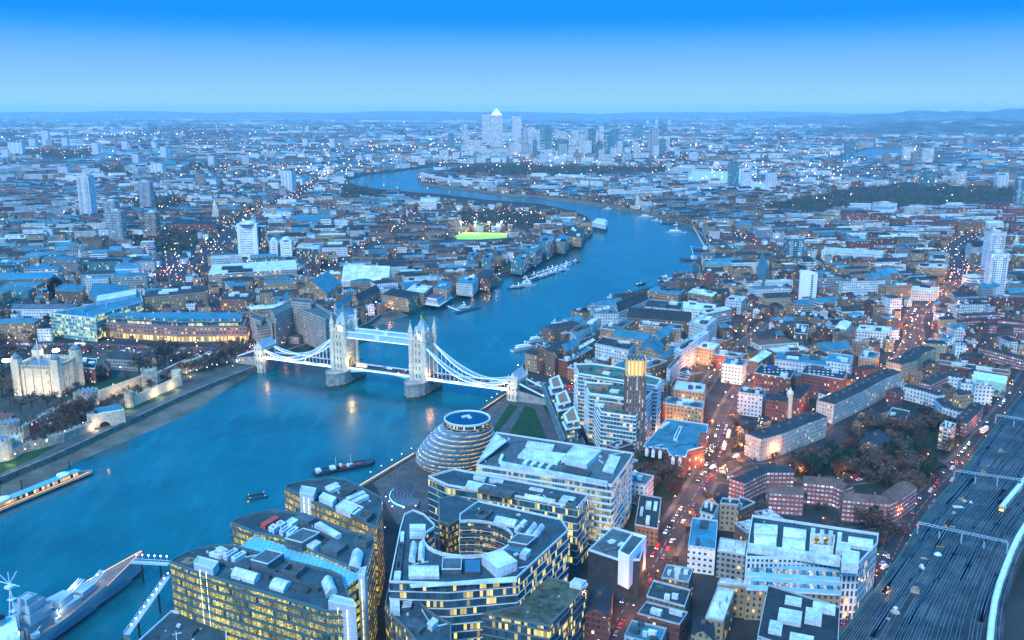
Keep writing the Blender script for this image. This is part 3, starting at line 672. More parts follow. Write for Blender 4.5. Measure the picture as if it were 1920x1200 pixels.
for sd in (-1, 1):
    x0, x1 = HS+7, AB+3
    D = MB(); D.box(sd*(x0+x1)/2, 0, DZ-1.6, x1-x0, 17, 1.6, 0, 0, 1); dk = D.obj('side_deck', [M_whitep, M_asph], bridge)
    for s_ in (-1, 1):
        X = MB(); X.box(sd*(x0+x1)/2, s_*8.6, DZ-.3, x1-x0, .3, 1.4); X.obj('railing', [M_whitep], dk)
    X = MB(); X.box(sd*(x0+x1)/2, -8.85, DZ-1.5, x1-x0-2, .25, .55); X.obj('light_strip', [M_led], dk)
    # chains: two lattice segments each side
    for y in (-8.0, 8.0):
        C_ = MB(); pts = []; low = HS+7+(AB-HS)*.62; n1, n2 = 14, 8
        for k in range(n1+1):
            u = k/n1; x = HS+6.8+(low-HS-6.8)*u; zt = DZ+2.6+(39-DZ-2.6)*(1-u)**1.75; th = .5+4.2*math.sin(math.pi*min(1, u*1.0))**1.0; pts.append((x, zt, zt-th*.95))
        for k in range(1, n2+1):
            u = k/n2; x = low+(AB-1.5-low)*u; zt = DZ+2.6+(17.5-DZ-2.6)*u**1.3; th = .5+1.9*math.sin(math.pi*u); pts.append((x, zt, zt-th))
        for k in range(len(pts)-1):
            (xa, ta, ba), (xb, tb, bb) = pts[k], pts[k+1]
            C_.bar((sd*xa, y, ta), (sd*xb, y, tb), .9, .75); C_.bar((sd*xa, y, ba), (sd*xb, y, bb), .9, .75)
            C_.bar((sd*xa, y, ta), (sd*xb, y, bb), .28); C_.bar((sd*xa, y, ba), (sd*xb, y, tb), .28); C_.bar((sd*xb, y, tb), (sd*xb, y, bb), .3)
        ch = C_.obj('chain', [M_chain], bridge)
        H_ = MB()
        for x, t_, b_ in pts[1:-1]:
            if b_ > DZ+.6: H_.bar((sd*x, y, b_), (sd*x, y, DZ-.3), .34)
        H_.obj('hanger_rods', [M_whitep], ch)
        X = MB()
        for k in range(len(pts)-1):
            (xa, ta, ba), (xb, tb, bb) = pts[k], pts[k+1]; X.bar((sd*xa, y-.6, ba+.1), (sd*xb, y-.6, bb+.1), .16, .30)
        X.obj('light_strip', [M_led], ch)
        B = MB(); e_ = AB+40; B.bar((sd*(AB+2), y, 17), (sd*e_, y, 3), 1.3, 1.0); B.obj('land_tie', [M_chain], bridge)
    # abutment gatehouse
    A_ = thing('abutment_tower', '', ''); del A_['label']; del A_['category']; A_.parent = bridge
    X = MB()
    for s_ in (-1, 1): X.box(sd*(AB+1), s_*9.2, -7, 9, 5, 25, 0, 0)
    X.box(sd*(AB+1), 0, 15.5, 9, 14, 3.5, 0, 0); X.box(sd*(AB+1), 0, -7, 13, 20, DZ+5.2, 0, 1); X.obj('gatehouse', [M_stone, M_granite], A_)
    X = MB(); X.parapet(rect(sd*(AB+1), 0, 10, 24.4, 0), 18, 1.6, .8, 0); X.obj('battlement', [M_stonep], A_)
    X = MB(); X.gable(rect(sd*(AB+1), 0, 7.5, 22, 0), 18.1, 19.5, 26, 1, 0); X.obj('pitched_roof', [M_slate_p, M_stonep], A_)
    for ux in (-4, 4):
        for uy in (-11, 11):
            X = MB(); X.cyl(sd*(AB+1)+ux, uy, 16, 21, .9, 0, 6); X.cone(sd*(AB+1)+ux, uy, 21, 24, 1.0, 0, 6); X.obj('pinnacle', [M_stonep], A_)
def loc2w(x, y, z): c, s = math.cos(BR), math.sin(BR); return (BO[0]+x*c-y*s, BO[1]+x*s+y*c, z)
for sd in (-1, 1):   # approach ramps on the land
    g = MB(); a = loc2w(sd*(AB+4), 0, 0); b = loc2w(sd*(AB+60), 0, 0); g.strip([(a[0], a[1], DZ-.05), (b[0], b[1], .4)], 17, 0); g.strip([(a[0], a[1], DZ-.3), (b[0], b[1], .2)], 20, 0)
    c_ = g.v[:4]; n = Vector((a[0]-b[0], a[1]-b[1])).normalized(); 
    for k in (0, 1):
        s_ = -10 if k == 0 else 10; p0 = loc2w(sd*(AB+4), s_, 0); p1 = loc2w(sd*(AB+60), s_, 0); g.face([(p0[0], p0[1], 0), (p1[0], p1[1], 0), (p1[0], p1[1], .6), (p0[0], p0[1], DZ+.6)], 1)
    struct(g, 'approach_ramp', [M_asph, M_granite]); addex(rect(*loc2w(sd*(AB+30), 0, 0)[:2], 66, 24, BR))
    addex(rect(*loc2w(sd*(AB), 0, 0)[:2], 20, 34, BR))
def plight(name, loc, e, col, r=.5, parent=None):
    l = bpy.data.lights.new(name, 'POINT'); l.energy = e; l.color = col; l.shadow_soft_size = r; o = bpy.data.objects.new(name, l); COL.objects.link(o); o.location = loc
    if parent: o.parent = parent
    return o
def slight(name, loc, tgt, e, col, ang=70, r=.5):
    l = bpy.data.lights.new(name, 'SPOT'); l.energy = e; l.color = col; l.shadow_soft_size = r; l.spot_size = rad(ang); l.spot_blend = .6; o = bpy.data.objects.new(name, l); COL.objects.link(o); o.location = loc
    o.rotation_euler = (Vector(tgt)-Vector(loc)).to_track_quat('-Z', 'Y').to_euler(); return o
for sx in (-HS, HS):
    slight('floodlight', loc2w(sx-3, -27, 8), loc2w(sx, -4, 36), 15000, (1.0, .90, .74), 75); slight('floodlight', loc2w(sx+24, -9, 9), loc2w(sx, 0, 34), 12000, (1.0, .90, .74), 75)
    slight('floodlight', loc2w(sx-24, -9, 9), loc2w(sx, 0, 34), 12000, (1.0, .80, .5), 75)
    plight('floodlight', loc2w(sx+3, -11, 48), 1500, (1, .98, .85)); plight('floodlight', loc2w(sx-3, 9, 48), 1000, (1, .98, .85))
for sd in (-1, 1):
    slight('floodlight', loc2w(sd*(AB-3), -22, 9), loc2w(sd*(AB), -4, 16), 4500, (1.0, .80, .6), 90)
    for k in range(4):
        x = sd*(HS+16+k*22); slight('floodlight', loc2w(x, -15, 7), loc2w(x, -4, 19 if k > 1 else 26), 3600, (.85, .94, 1.0), 105)

plight('arch_light', loc2w(-HS+11, -9, 16), 9000, (1.0, .72, .25), 1.2); plight('arch_light', loc2w(HS+11, -9, 14), 5000, (1.0, .55, .25), 1.0); plight('arch_light', loc2w(-AB+8, -12, 8), 2500, (1.0, .55, .3), .8)
# ================================================================ BIG OFFICES OF THE NEAR SOUTH BANK
M_yel = facade('lit_office_glass', (.04, .11, .12), 1.5, 3.9, .97, .62, lit=.93, litc=(1.0, .76, .07), st=1.15, glass=(.01, .07, .08), inner=True, clump=False, mull=2)
M_yel2 = facade('lit_office_glass_amber', (.06, .13, .13), 1.5, 3.9, .97, .66, lit=.95, litc=(1.0, .58, .05), st=1.2, glass=(.01, .07, .08), inner=True, clump=False, mull=2)
M_dkoff = facade('dark_office_glass', (.08, .11, .13), 1.5, 4.0, .93, .72, lit=.20, litc=(1.0, .74, .14), st=1.1, glass=(.02, .07, .10), mull=2)
M_dkoff2 = facade('dark_slab_glass', (.05, .10, .12), 1.5, 4.0, .93, .8, lit=.2, litc=(1.0, .74, .14), st=1.0, glass=(.02, .09, .12), mull=2)
M_ribw = facade('white_ribbed_glass', (.62, .66, .68), 1.5, 3.9, .95, .58, lit=.55, litc=(1.0, .72, .14), st=.95, glass=(.05, .14, .17), inner=True, mull=1)
M_court = facade('courtyard_glass', (.06, .07, .08), 1.5, 3.9, .92, .55, lit=.5, litc=(1.0, .68, .12), st=.9, glass=(.02, .04, .05), inner=True, clump=False)
M_stonew = facade('stone_fin_wall', (.60, .62, .62), 2.2, 4.0, .55, .7, lit=.10, litc=YEL, st=1.3, glass=(.05, .08, .10))
M_band = plain('slab_edge', (.55, .62, .66), .5, var=.1)
M_tband = plain('teal_slab_edge', (.07, .15, .17), .5, var=.1)
M_dband = plain('dark_slab_edge', (.12, .15, .17), .5, var=.1)
M_fritt = roofmat('pale_roof_deck', (.58, .66, .70), grid=3.0, line=.25, tint=False)
M_deck = roofmat('dark_roof_deck', (.045, .078, .092), grid=6.0, line=.25, tint=False)
M_deckg = roofmat('grey_roof_deck', (.09, .12, .13), grid=4.0, line=.3, tint=False)
M_sedum = plain('sedum_roof', (.07, .085, .06), .95, var=.6, scale=.25)
M_vault = roofmat('vault_cladding', (.60, .64, .67), grid=2.2, line=.22, tint=False, metal=.0, rough=.5)
M_core = plain('core_panel', (.40, .46, .50), .5, var=.08)
M_corel = emis('stair_window_light', (1.0, .93, .62), 1.1)
M_atr = roofmat('atrium_roof_glass', (.18, .48, .62), grid=2.4, line=.5, tint=False, rough=.25, var=.15)
M_pool = plain('roof_louvre', (.05, .20, .34), .4, var=.1)
M_redp = plain('red_roof_plant', (.55, .07, .05), .6)
M_brown = plain('timber_deck', (.25, .16, .11), .8, var=.2)
def office(name, label, cat, roofpx, h, wall, roofm, fh=3.9, band=None, par=1.2, items=(), z0=0.0, poly=None, bw=.35, group=None, fins=0):
    P = ccw(poly if poly else GP(roofpx, h)); c = (sum(a for a, b in P)/len(P), sum(b for a, b in P)/len(P), 0)
    o = thing(name, label, cat, loc=c, group=group)
    W = MB(); W.walls(P, z0, h, 0, 0); at0(W, c).obj('wall', [wall], o)
    Rf = MB(); Rf.cap(inset(P, .5), h-.05, 0); ro = at0(Rf, c).obj('roof', [roofm], o)
    if par: X = MB(); X.parapet(P, h, par, .5, 0); at0(X, c).obj('parapet', [band or M_band], ro)
    if band:
        z = z0+fh
        while z < h-.5:
            X = MB(); q = inset(P, -bw); X.walls(q, z-.16, z+.16, 0); X.cap(q, z+.16, 0); X.cap(q, z-.16, 0, True); at0(X, c).obj('floor_band', [band], o); z += fh
    for it in items: roofitem(it, h, c, o)
    if fins:
        for i in range(len(P)):
            a, b = P[i], P[(i+1) % len(P)]; L = math.dist(a, b); n = int(L/fins)
            if n < 3: continue
            d = ((b[0]-a[0])/L, (b[1]-a[1])/L); X = MB()
            for k in range(1, n): p = lerp(a, b, k/n); X.box(p[0]+d[1]*.22, p[1]-d[0]*.22, z0, .16, .16, h-z0-.1)
            at0(X, c).obj('mullions', [band or M_dband], o)
    if items and area(P) > 500:
        rv = random.Random(len(label)); xs = [p[0] for p in P]; ys = [p[1] for p in P]; k = 0; qi = inset(P, 3)
        for _ in range(200):
            x, y = rv.uniform(min(xs), max(xs)), rv.uniform(min(ys), max(ys))
            if k < 12 and inpoly(x, y, qi):
                k += 1; X = MB(); s_ = rv.uniform(.5, 1.3)
                if k % 3 == 0: X.cyl(x, y, h-.05, h+s_, s_*.6, 0, 8)
                elif k % 3 == 1: X.box(x, y, h-.05, s_*1.8, s_, s_*.8, .4)
                else: X.box(x, y, h-.05, rv.uniform(6, 14), .35, .5, rv.choice((.4, 1.97)))
                at0(X, c).obj(('roof_pipe', 'roof_fan', 'roof_vent')[(k+1) % 3 if False else (2 if k % 3 == 0 else 1 if k % 3 == 1 else 0)], [rv.choice((M_vault, M_dunit, M_deckg))], o)
    addex(P, 2)
    return o, c
def roofitem(it, h, c, parent):
    # (name, [three pixel corners], height, material[, style])
    nm, p3, hh, m = it[:4]; st = it[4] if len(it) > 4 else 'box'; z = h-.05
    q = para(*GP(p3, h+hh)) if len(p3) == 3 else GP(p3, h+hh); q = ccw(q); X = MB()
    if st == 'frame':
        X.parapet(q, z, hh, .9, 0); X.cap(inset(q, .9), z+.3, 1); return at0(X, c).obj(nm, [m, M_dunit], parent)
    if st == 'vault':
        if math.dist(q[0], q[1]) < math.dist(q[1], q[2]): q = q[1:]+q[:1]
        n = 6; prev = None
        for k in range(n+1):
            t_ = k/n; a = lerp(q[0], q[3], t_); b = lerp(q[1], q[2], t_); zz = z+hh*.45+hh*.55*math.sin(math.pi*t_)
            if prev: X.face([(*prev[0], prev[2]), (*prev[1], prev[2]), (*b, zz), (*a, zz)], 0)
            if prev:
                X.face([(*prev[1], z), (*b, z), (*b, zz), (*prev[1], prev[2])], 0); X.face([(*a, z), (*prev[0], z), (*prev[0], prev[2]), (*a, zz)], 0)
            prev = (a, b, zz)
        X.face([(*q[0], z), (*q[1], z), (*q[1], z+hh*.45), (*q[0], z+hh*.45)], 0); X.face([(*q[2], z), (*q[3], z), (*q[3], z+hh*.45), (*q[2], z+hh*.45)], 0)
        return at0(X, c).obj(nm, [m], parent)
    if st == 'louvre':
        X.prism(q, z, z+hh*.6, 1, 1)
        n = max(4, int(math.dist(q[0], q[1])/1.3))
        for k in range(n):
            a = lerp(q[0], q[1], (k+.5)/n); b = lerp(q[3], q[2], (k+.5)/n); X.bar((*a, z+hh*.75), (*b, z+hh*.75), .55, .3)
        return at0(X, c).obj(nm, [m, M_dunit], parent)
    X.prism(q, z, z+hh, 0); o = at0(X, c).obj(nm, [m], parent)
    if math.dist(q[0], q[1]) > 8 and math.dist(q[1], q[2]) > 6 and hh > 2:
        X = MB(); X.parapet(q, z+hh, .5, .3, 0); at0(X, c).obj('edge_trim', [M_band], o)
    return o
PB = lambda *a: [(a[i], a[i+1]) for i in range(0, len(a), 2)]
# --- F: the yellow-lit office in the foreground
oF, cF = office('glass_office', 'foreground glass office full of yellow lights with two pale stair cores', 'office', PB(319, 1056, 335, 1046, 355, 1037, 375, 1030, 397, 1026, 430, 1024, 447, 1027, 530, 1050, 622, 1073, 642, 1083, 657, 1130, 668, 1150, 616, 1150, 398, 1085, 363, 1073), 45, M_yel, M_deck, 3.9, M_tband, fins=3.0, items=[
 ('plant_box', PB(391, 1035, 408, 1030, 428, 1036), 2.2, M_vault, 'frame'), ('plant_box', PB(404, 1027, 414, 1023, 429, 1030), 2.2, M_vault, 'frame'),
 ('plant_box', PB(418, 1040, 440, 1026, 447, 1030), 2.4, M_vault, 'frame'), ('plant_box', PB(433, 1044, 455, 1031, 462, 1035), 2.4, M_vault, 'frame'),
 ('plant_room', PB(470, 1050, 500, 1030, 532, 1038), 4.0, M_deckg), ('vaulted_unit', PB(432, 1070, 447, 1057, 490, 1069), 3.5, M_vault, 'vault'),
 ('vaulted_unit', PB(504, 1092, 522, 1076, 548, 1084), 3.0, M_vault, 'vault'), ('plant_room', PB(526, 1068, 546, 1052, 575, 1060), 3.0, M_deckg, 'frame'),
 ('vaulted_unit', PB(602, 1083, 622, 1074, 632, 1098), 3.5, M_vault, 'vault'), ('duct', PB(380, 1047, 384, 1043, 470, 1060), 1.8, M_dunit), ('duct', PB(470, 1062, 474, 1058, 600, 1100), 1.8, M_dunit),
 ('louvre_bank', PB(489, 1075, 505, 1062, 520, 1066), 2.0, M_dunit, 'louvre'), ('louvre_bank', PB(545, 1098, 560, 1085, 590, 1094), 1.6, M_dunit, 'louvre'), ('timber_terrace', PB(338, 1054, 352, 1044, 372, 1048), .3, M_brown)])
def core(o, c, px4, h, lights, z0=0.0, hh=3.0):
    q = ccw(GP(px4, h)); X = MB(); X.prism(q, z0, h+hh, 0); k = at0(X, c).obj('stair_core', [M_core], o); addex(q)
    X = MB(); X.parapet(q, h+hh, .5, .4, 0); at0(X, c).obj('core_rim', [M_band], k)
    # the side that faces the viewer: the edge with the lowest mean distance
    e = min(range(4), key=lambda i: q[i][1]+q[(i+1) % 4][1]); a, b = q[e], q[(e+1) % 4]; d = Vector((b[0]-a[0], b[1]-a[1])); L = d.length; d.normalize(); n = Vector((d.y, -d.x))*.12
    for u in lights:
        z = h+hh-5
        while z > z0+3:
            X = MB(); p = Vector(a)+d*(u*L); X.bar((p.x+n.x, p.y+n.y, z), (p.x+n.x, p.y+n.y, z+3.1), 1.25, .3); at0(X, c).obj('stair_window', [M_corel], k); z -= 3.9
core(oF, cF, PB(364, 1069, 372, 1055, 411, 1065, 400, 1080), 46, (.33, .66)); core(oF, cF, PB(616, 1140, 625, 1128, 664, 1138, 668, 1152), 46, (.35, .68))
# --- G and the glazed atrium
oG, cG = office('glass_office', 'second glass office behind the foreground one with red plant on its roof', 'office', PB(432, 982, 452, 973, 480, 965, 500, 960, 513, 959, 552, 962, 597, 973, 648, 996, 700, 1009, 701, 1025, 688, 1072, 682, 1076, 600, 1043, 535, 1012, 478, 1001), 45, M_yel, M_deck, 3.9, M_tband, fins=3.0, items=[
 ('red_plant_box', PB(488, 981, 515, 966, 524, 970), 2.2, M_redp), ('plant_box', PB(503, 988, 512, 981, 522, 986), 2.4, M_vault, 'frame'), ('plant_box', PB(517, 980, 526, 974, 536, 979), 2.4, M_vault, 'frame'),
 ('plant_box', PB(523, 994, 541, 981, 548, 985), 2.4, M_vault, 'frame'), ('plant_box', PB(536, 998, 553, 985, 560, 989), 2.4, M_vault, 'frame'), ('vaulted_unit', PB(536, 977, 548, 969, 560, 974), 2.2, M_vault),
 ('plant_room', PB(534, 1010, 568, 991, 600, 999), 4.5, M_deckg), ('plant_room', PB(553, 968, 568, 960, 594, 970), 3.0, M_deckg), ('vaulted_unit', PB(572, 1020, 588, 1009, 603, 1016), 2.5, M_vault),
 ('long_unit', PB(589, 982, 600, 977, 640, 1000), 2.2, M_vault), ('plant_room', PB(601, 1025, 620, 1012, 650, 1022), 2.5, M_deckg), ('vaulted_unit', PB(654, 1050, 660, 1026, 681, 1028), 4.0, M_vault, 'vault'), ('plant_room', PB(664, 1008, 678, 1001, 700, 1010), 3.0, M_deckg, 'frame'), ('duct', PB(562, 982, 566, 978, 650, 1020), 1.5, M_dunit)])
core(oG, cG, PB(672, 1090, 676, 1078, 688, 1074, 684, 1092), 45, (.5,))
o, c = office('glazed_atrium', 'sloping blue glass atrium roof between the two foreground offices', 'atrium', None, 44.2, M_yel, M_atr, par=0, poly=GP(PB(477, 1003, 600, 1044, 682, 1079, 646, 1104, 622, 1074, 527, 1050, 447, 1025), 44.2))
# --- H
oH, cH = office('glass_office', 'amber-lit glass office with curved rim beside the river, farthest of three', 'office', PB(533, 916, 545, 909, 563, 905, 580, 902, 597, 901, 622, 897, 647, 901, 677, 915, 717, 936, 716, 950, 705, 992, 657, 970, 583, 942), 43, M_yel2, M_deck, 3.9, M_tband, fins=3.0, items=[
 ('vaulted_unit', PB(598, 931, 606, 922, 631, 932), 3.0, M_vault), ('vaulted_unit', PB(629, 950, 646, 937, 682, 952), 3.0, M_vault), ('long_unit', PB(609, 912, 630, 903, 636, 906), 1.8, M_vault), ('long_unit', PB(612, 917, 632, 908, 639, 911), 1.8, M_vault),
 ('long_unit', PB(648, 932, 680, 919, 686, 923), 2.0, M_vault), ('long_unit', PB(658, 938, 686, 925, 692, 929), 2.0, M_vault), ('plant_room', PB(657, 963, 672, 950, 702, 960), 3.0, M_deckg, 'frame'), ('duct', PB(600, 920, 604, 916, 668, 945), 1.5, M_dunit), ('louvre_bank', PB(640, 920, 655, 910, 668, 915), 1.6, M_dunit, 'louvre')])
core(oH, cH, PB(562, 934, 566, 921, 594, 926, 588, 940), 44, (.3, .65))
# --- C: the office round an oval court
hC = 40; cc = GP(PB(878, 1012), hC)[0]; a_, b_ = G(827, 1006, hC), G(932, 1014, hC); rx = 22; ry = 18.5
outerC = GP(PB(897, 941, 1052, 975, 1066, 996, 970, 1085, 840, 1096, 730, 1093, 750, 993, 758, 966, 775, 958, 795, 966, 815, 985), hC)
arc = []
a0 = math.atan2(G(815, 990, hC)[1]-cc[1], G(815, 990, hC)[0]-cc[0]); a1 = math.atan2(G(862, 975, hC)[1]-cc[1], G(862, 975, hC)[0]-cc[0])
if a0 < 0: a0 += 2*math.pi
if a1 < a0: a1 += 2*math.pi
for k in range(25):
    an = a0+(a1-a0)*k/24; arc.append((cc[0]+rx*math.cos(an), cc[1]+ry*math.sin(an)))
polyC = outerC+arc+[G(862, 966, hC)]
oC, cC = office('courtyard_office', 'grey stone and glass office wrapped around a deep oval courtyard', 'office', None, hC, M_dkoff, M_deck, 4.0, M_band, poly=polyC, par=1.0, items=[
 ('vaulted_unit', PB(766, 1042, 770, 1012, 782, 1014), 3.2, M_vault, 'vault'), ('vaulted_unit', PB(783, 1042, 785, 1012, 797, 1014), 3.2, M_vault, 'vault'), ('vaulted_unit', PB(766, 1074, 766, 1053, 822, 1053), 3.2, M_vault, 'vault'),
 ('plant_room', PB(828, 1068, 830, 1046, 866, 1046), 2.2, M_deckg), ('blue_louvre', PB(872, 1070, 872, 1047, 900, 1047), 2.5, M_pool, 'louvre'), ('angled_plant_room', PB(903, 1042, 943, 1032, 970, 1053, 932, 1068), 4.5, M_vault),
 ('vaulted_unit', PB(925, 972, 935, 962, 974, 970), 3.0, M_vault, 'vault'), ('plant_box', PB(964, 990, 972, 983, 978, 986), 2.2, M_vault), ('plant_box', PB(974, 980, 982, 973, 989, 976), 2.2, M_vault), ('vaulted_unit', PB(982, 996, 998, 976, 1008, 980), 3.0, M_vault, 'vault'), ('vaulted_unit', PB(994, 1000, 1010, 980, 1022, 982), 3.0, M_vault, 'vault'),
 ('plant_room', PB(952, 1016, 972, 1000, 1008, 1006), 3.0, M_deckg), ('blue_louvre', PB(944, 1028, 952, 1019, 985, 1026), 1.5, M_pool, 'louvre'), ('plant_room', PB(974, 1038, 984, 1026, 996, 1030), 2.5, M_vault), ('plant_room', PB(890, 965, 905, 953, 925, 957), 2.0, M_deckg, 'frame'),
 ('side_unit', PB(750, 1013, 751, 996, 758, 996), 1.8, M_vault), ('side_unit', PB(747, 1030, 748, 1016, 757, 1016), 1.6, M_dunit, 'frame'), ('side_unit', PB(745, 1047, 746, 1033, 755, 1033), 1.6, M_dunit, 'frame'), ('side_unit', PB(741, 1066, 743, 1050, 754, 1050), 1.6, M_dunit, 'frame'), ('side_unit', PB(738, 1086, 740, 1070, 752, 1070), 2.0, M_vault),
 ('curved_roof_unit', PB(768, 1005, 768, 996, 798, 996), 1.5, M_vault), ('curved_roof_unit', PB(768, 990, 768, 982, 798, 982), 1.5, M_vault), ('stone_edge', PB(768, 1095, 968, 1084, 970, 1090, 770, 1101), .4, M_vault)])
X = MB(); 
for k in range(24): X.bar((*arc[k], hC+1.0), (*arc[k+1], hC+1.0), .8, 1.2)
at0(X, cC).obj('court_rim', [M_vault], oC)
X = MB(); ai = [(cc[0]+(x-cc[0])*.985, cc[1]+(y-cc[1])*.985) for x, y in arc]; u = 0
for k in range(24):
    L = math.dist(ai[k], ai[k+1]); X.face([(*ai[k+1], 0), (*ai[k], 0), (*ai[k], hC-1.5), (*ai[k+1], hC-1.5)], 0, [(u+L, 0), (u, 0), (u, hC), (u+L, hC)]); u += L
at0(X, cC).obj('court_glazing', [M_court], oC)
# stone south-east wall of ribs
X = MB(); q0, q1 = G(1066, 996, hC), G(970, 1085, hC); d = Vector((q1[0]-q0[0], q1[1]-q0[1])); nn_ = Vector((-d.y, d.x)).normalized()*.4
for k in range(9):
    z = 4+k*4.0; X.bar((q0[0]-nn_.x, q0[1]-nn_.y, z+1.0), (q1[0]-nn_.x, q1[1]-nn_.y, z+1.0), .7, 1.9)
at0(X, cC).obj('stone_band_wall', [M_vault], oC)
# low annexes of C
office('green_roof_annex', 'low dark glass office with a mossy green roof below the courtyard office', 'office', PB(1015, 1080, 1033, 1085, 1100, 1102, 1030, 1176, 905, 1152, 975, 1137), 26, M_dkoff, M_sedum, 4.0, M_dband, par=.8, items=[('plant_room', PB(1068, 1092, 1078, 1082, 1100, 1088), 2.5, M_vault), ('sunshade', PB(1085, 1097, 1094, 1089, 1103, 1094), 1.2, M_vault)])
office('curved_dark_office', 'dark curved office at the bottom with white plant and a white end wall', 'office', PB(730, 1096, 790, 1098, 790, 1135, 815, 1155, 846, 1173, 846, 1215, 800, 1230, 760, 1180, 735, 1158, 722, 1135), 30, M_dkoff, M_deck, 4.0, M_dband, items=[
 ('white_plant', PB(731, 1145, 731, 1116, 749, 1116), 2.5, M_vault), ('white_plant', PB(753, 1138, 757, 1124, 774, 1122), 2.5, M_vault, 'louvre'), ('plant_room', PB(764, 1112, 766, 1096, 784, 1096), 1.5, M_brown), ('vaulted_unit', PB(800, 1168, 812, 1156, 822, 1163), 2.5, M_vault), ('plant_room', PB(762, 1170, 776, 1158, 800, 1172), 2.0, M_deckg)])
# --- B: dark glass slab, A: white ribbed block
office('dark_glass_slab', 'long dark teal glass office between the oval court and the white ribbed office', 'office', PB(803, 895, 852, 881, 1105, 929, 1083, 954, 955, 930, 840, 912), 37, M_dkoff2, M_deck, 4.0, M_band, bw=.2, items=[
 ('vaulted_unit', PB(872, 912, 878, 900, 930, 910), 2.0, M_vault), ('plant_box', PB(887, 893, 890, 889, 912, 894), 2.0, M_vault, 'frame'), ('plant_box', PB(917, 899, 920, 895, 945, 900), 2.0, M_vault, 'frame'), ('plant_room', PB(896, 915, 908, 907, 968, 920, 958, 928), 3.0, M_deckg), ('vaulted_unit', PB(983, 929, 985, 922, 1042, 933), 2.0, M_vault, 'vault'),
 ('plant_box', PB(992, 916, 995, 912, 1020, 917), 2.0, M_vault, 'frame'), ('plant_room', PB(1048, 938, 1056, 928, 1080, 932), 2.0, M_vault), ('duct', PB(930, 906, 932, 902, 1060, 930), 1.2, M_dunit), ('plant_box', PB(1060, 945, 1066, 938, 1085, 941), 2.0, M_deckg)])
oA, cA = office('white_ribbed_office', 'white ribbed office with a big pale flat roof behind the dark glass slab', 'office', PB(893, 873, 930, 812, 1187, 851, 1183, 862, 1150, 909, 1147, 911), 39, M_ribw, M_deckg, 3.9, M_band, bw=.45, par=1.0, items=[
 ('white_plant', PB(1052, 862, 1076, 836, 1128, 845, 1100, 872), 2.5, M_vault), ('blue_vault', PB(970, 855, 984, 840, 1062, 850, 1045, 868), 1.5, M_fritt), ('long_unit', PB(985, 836, 990, 826, 1040, 833), 2.0, M_vault),
 ('slot_light', PB(979, 868, 987, 860, 993, 862), 1.0, M_vault), ('slot_light', PB(993, 871, 1001, 863, 1007, 865), 1.0, M_vault), ('slot_light', PB(1008, 873, 1016, 865, 1022, 867), 1.0, M_vault), ('slot_light', PB(1023, 876, 1031, 868, 1037, 870), 1.0, M_vault),
 ('louvre_bank', PB(1055, 880, 1062, 872, 1110, 882), 1.5, M_deckg, 'louvre'), ('white_plant', PB(1130, 880, 1144, 852, 1164, 856), 1.5, M_vault), ('screen_wall', PB(935, 862, 940, 850, 945, 851, 940, 863), 2.5, M_vault), ('screen_wall', PB(938, 868, 940, 864, 1140, 902, 1138, 906), 2.5, M_fritt), ('long_unit', PB(1098, 855, 1104, 843, 1112, 845), 1.5, M_dunit)])
X = MB(); ap = [G(a, b, 40) for a, b in PB(897, 869, 931, 814, 950, 838)]; X.face([(*ap[0], 40.0), (*ap[2], 44), (*ap[1], 40.0)], 0)
for i in range(3): X.bar((*ap[i], 40+(4 if i == 2 else 0)), (*ap[(i+1) % 3], 40+(4 if i == 1 else 0)), .6, .6)
at0(X, cA).obj('angled_entrance_roof', [M_fritt], oA)
# dark prow in front of B, over the court
office('dark_prow', 'dark angular glass prow standing at the mouth of the oval courtyard', 'office', PB(822, 935, 858, 930, 893, 945, 860, 976, 842, 985, 824, 978), 36, M_court, M_deck, 4.0, M_dband, par=.6)
# --- brown-walled roof at the bottom
office('flat_roofed_hall', 'dark flat-roofed brick building at the bottom edge left of the yellow-lit office', 'building', PB(252, 1212, 322, 1148, 385, 1158, 403, 1166, 425, 1160, 426, 1240, 380, 1260), 20, FM['brown_brick'], M_deck, 4, None, items=[('roof_light', PB(340, 1185, 352, 1172, 372, 1176), 1.5, M_dunit), ('roof_hatch', PB(330, 1172, 334, 1168, 340, 1170), 1.0, M_vault)])
# --- the egg-shaped hall
M_egg = facade('egg_glass_band', (.20, .40, .52), 1.3, 3.9, .90, .26, lit=.9, litc=(1.0, .64, .14), st=.85, glass=(.12, .30, .42), clump=False, gr=.2, rough=.25, v0=-.6)
M_egg.node_tree.nodes['Principled BSDF'].inputs['Metallic'].default_value = .35
E0 = G(848, 866); ET = G(878, 786, 44)
M_eggr = plain('egg_ring', (.14, .32, .44), .35, metal=.3, var=.08)
egg = thing('egg_shaped_hall', 'round leaning glass hall with lit floor bands beside the river', 'hall', loc=(E0[0], E0[1], 0)); addex([(E0[0]+28*math.cos(k*.5), E0[1]+28*math.sin(k*.5)) for k in range(12)])
prof = [(0, 24.2), (4, 26.4), (8, 27.0), (12, 26.8), (16, 26.0), (20, 25.0), (24, 23.7), (28, 22.2), (32, 20.5), (36, 18.6), (40, 16.4)]
def epos(z):
    k = min(int(z//4), 9); r_ = prof[k][1]+(prof[k+1][1]-prof[k][1])*min(1, (z-prof[k][0])/4); t_ = (z/42)**1.15; return ((ET[0]-E0[0])*t_, (ET[1]-E0[1])*t_)
X = MB(); rs = []
for z in [i*.5 for i in range(0, 81)]:
    k = min(int(z//4), 9); t_ = (z-prof[k][0])/4; r_ = prof[k][1]+(prof[k+1][1]-prof[k][1])*t_; x, y = epos(z); rs.append((x, y, z, r_))
X.rings(rs, 0, 72, False); X.obj('glazing', [M_egg], egg, smooth=True)
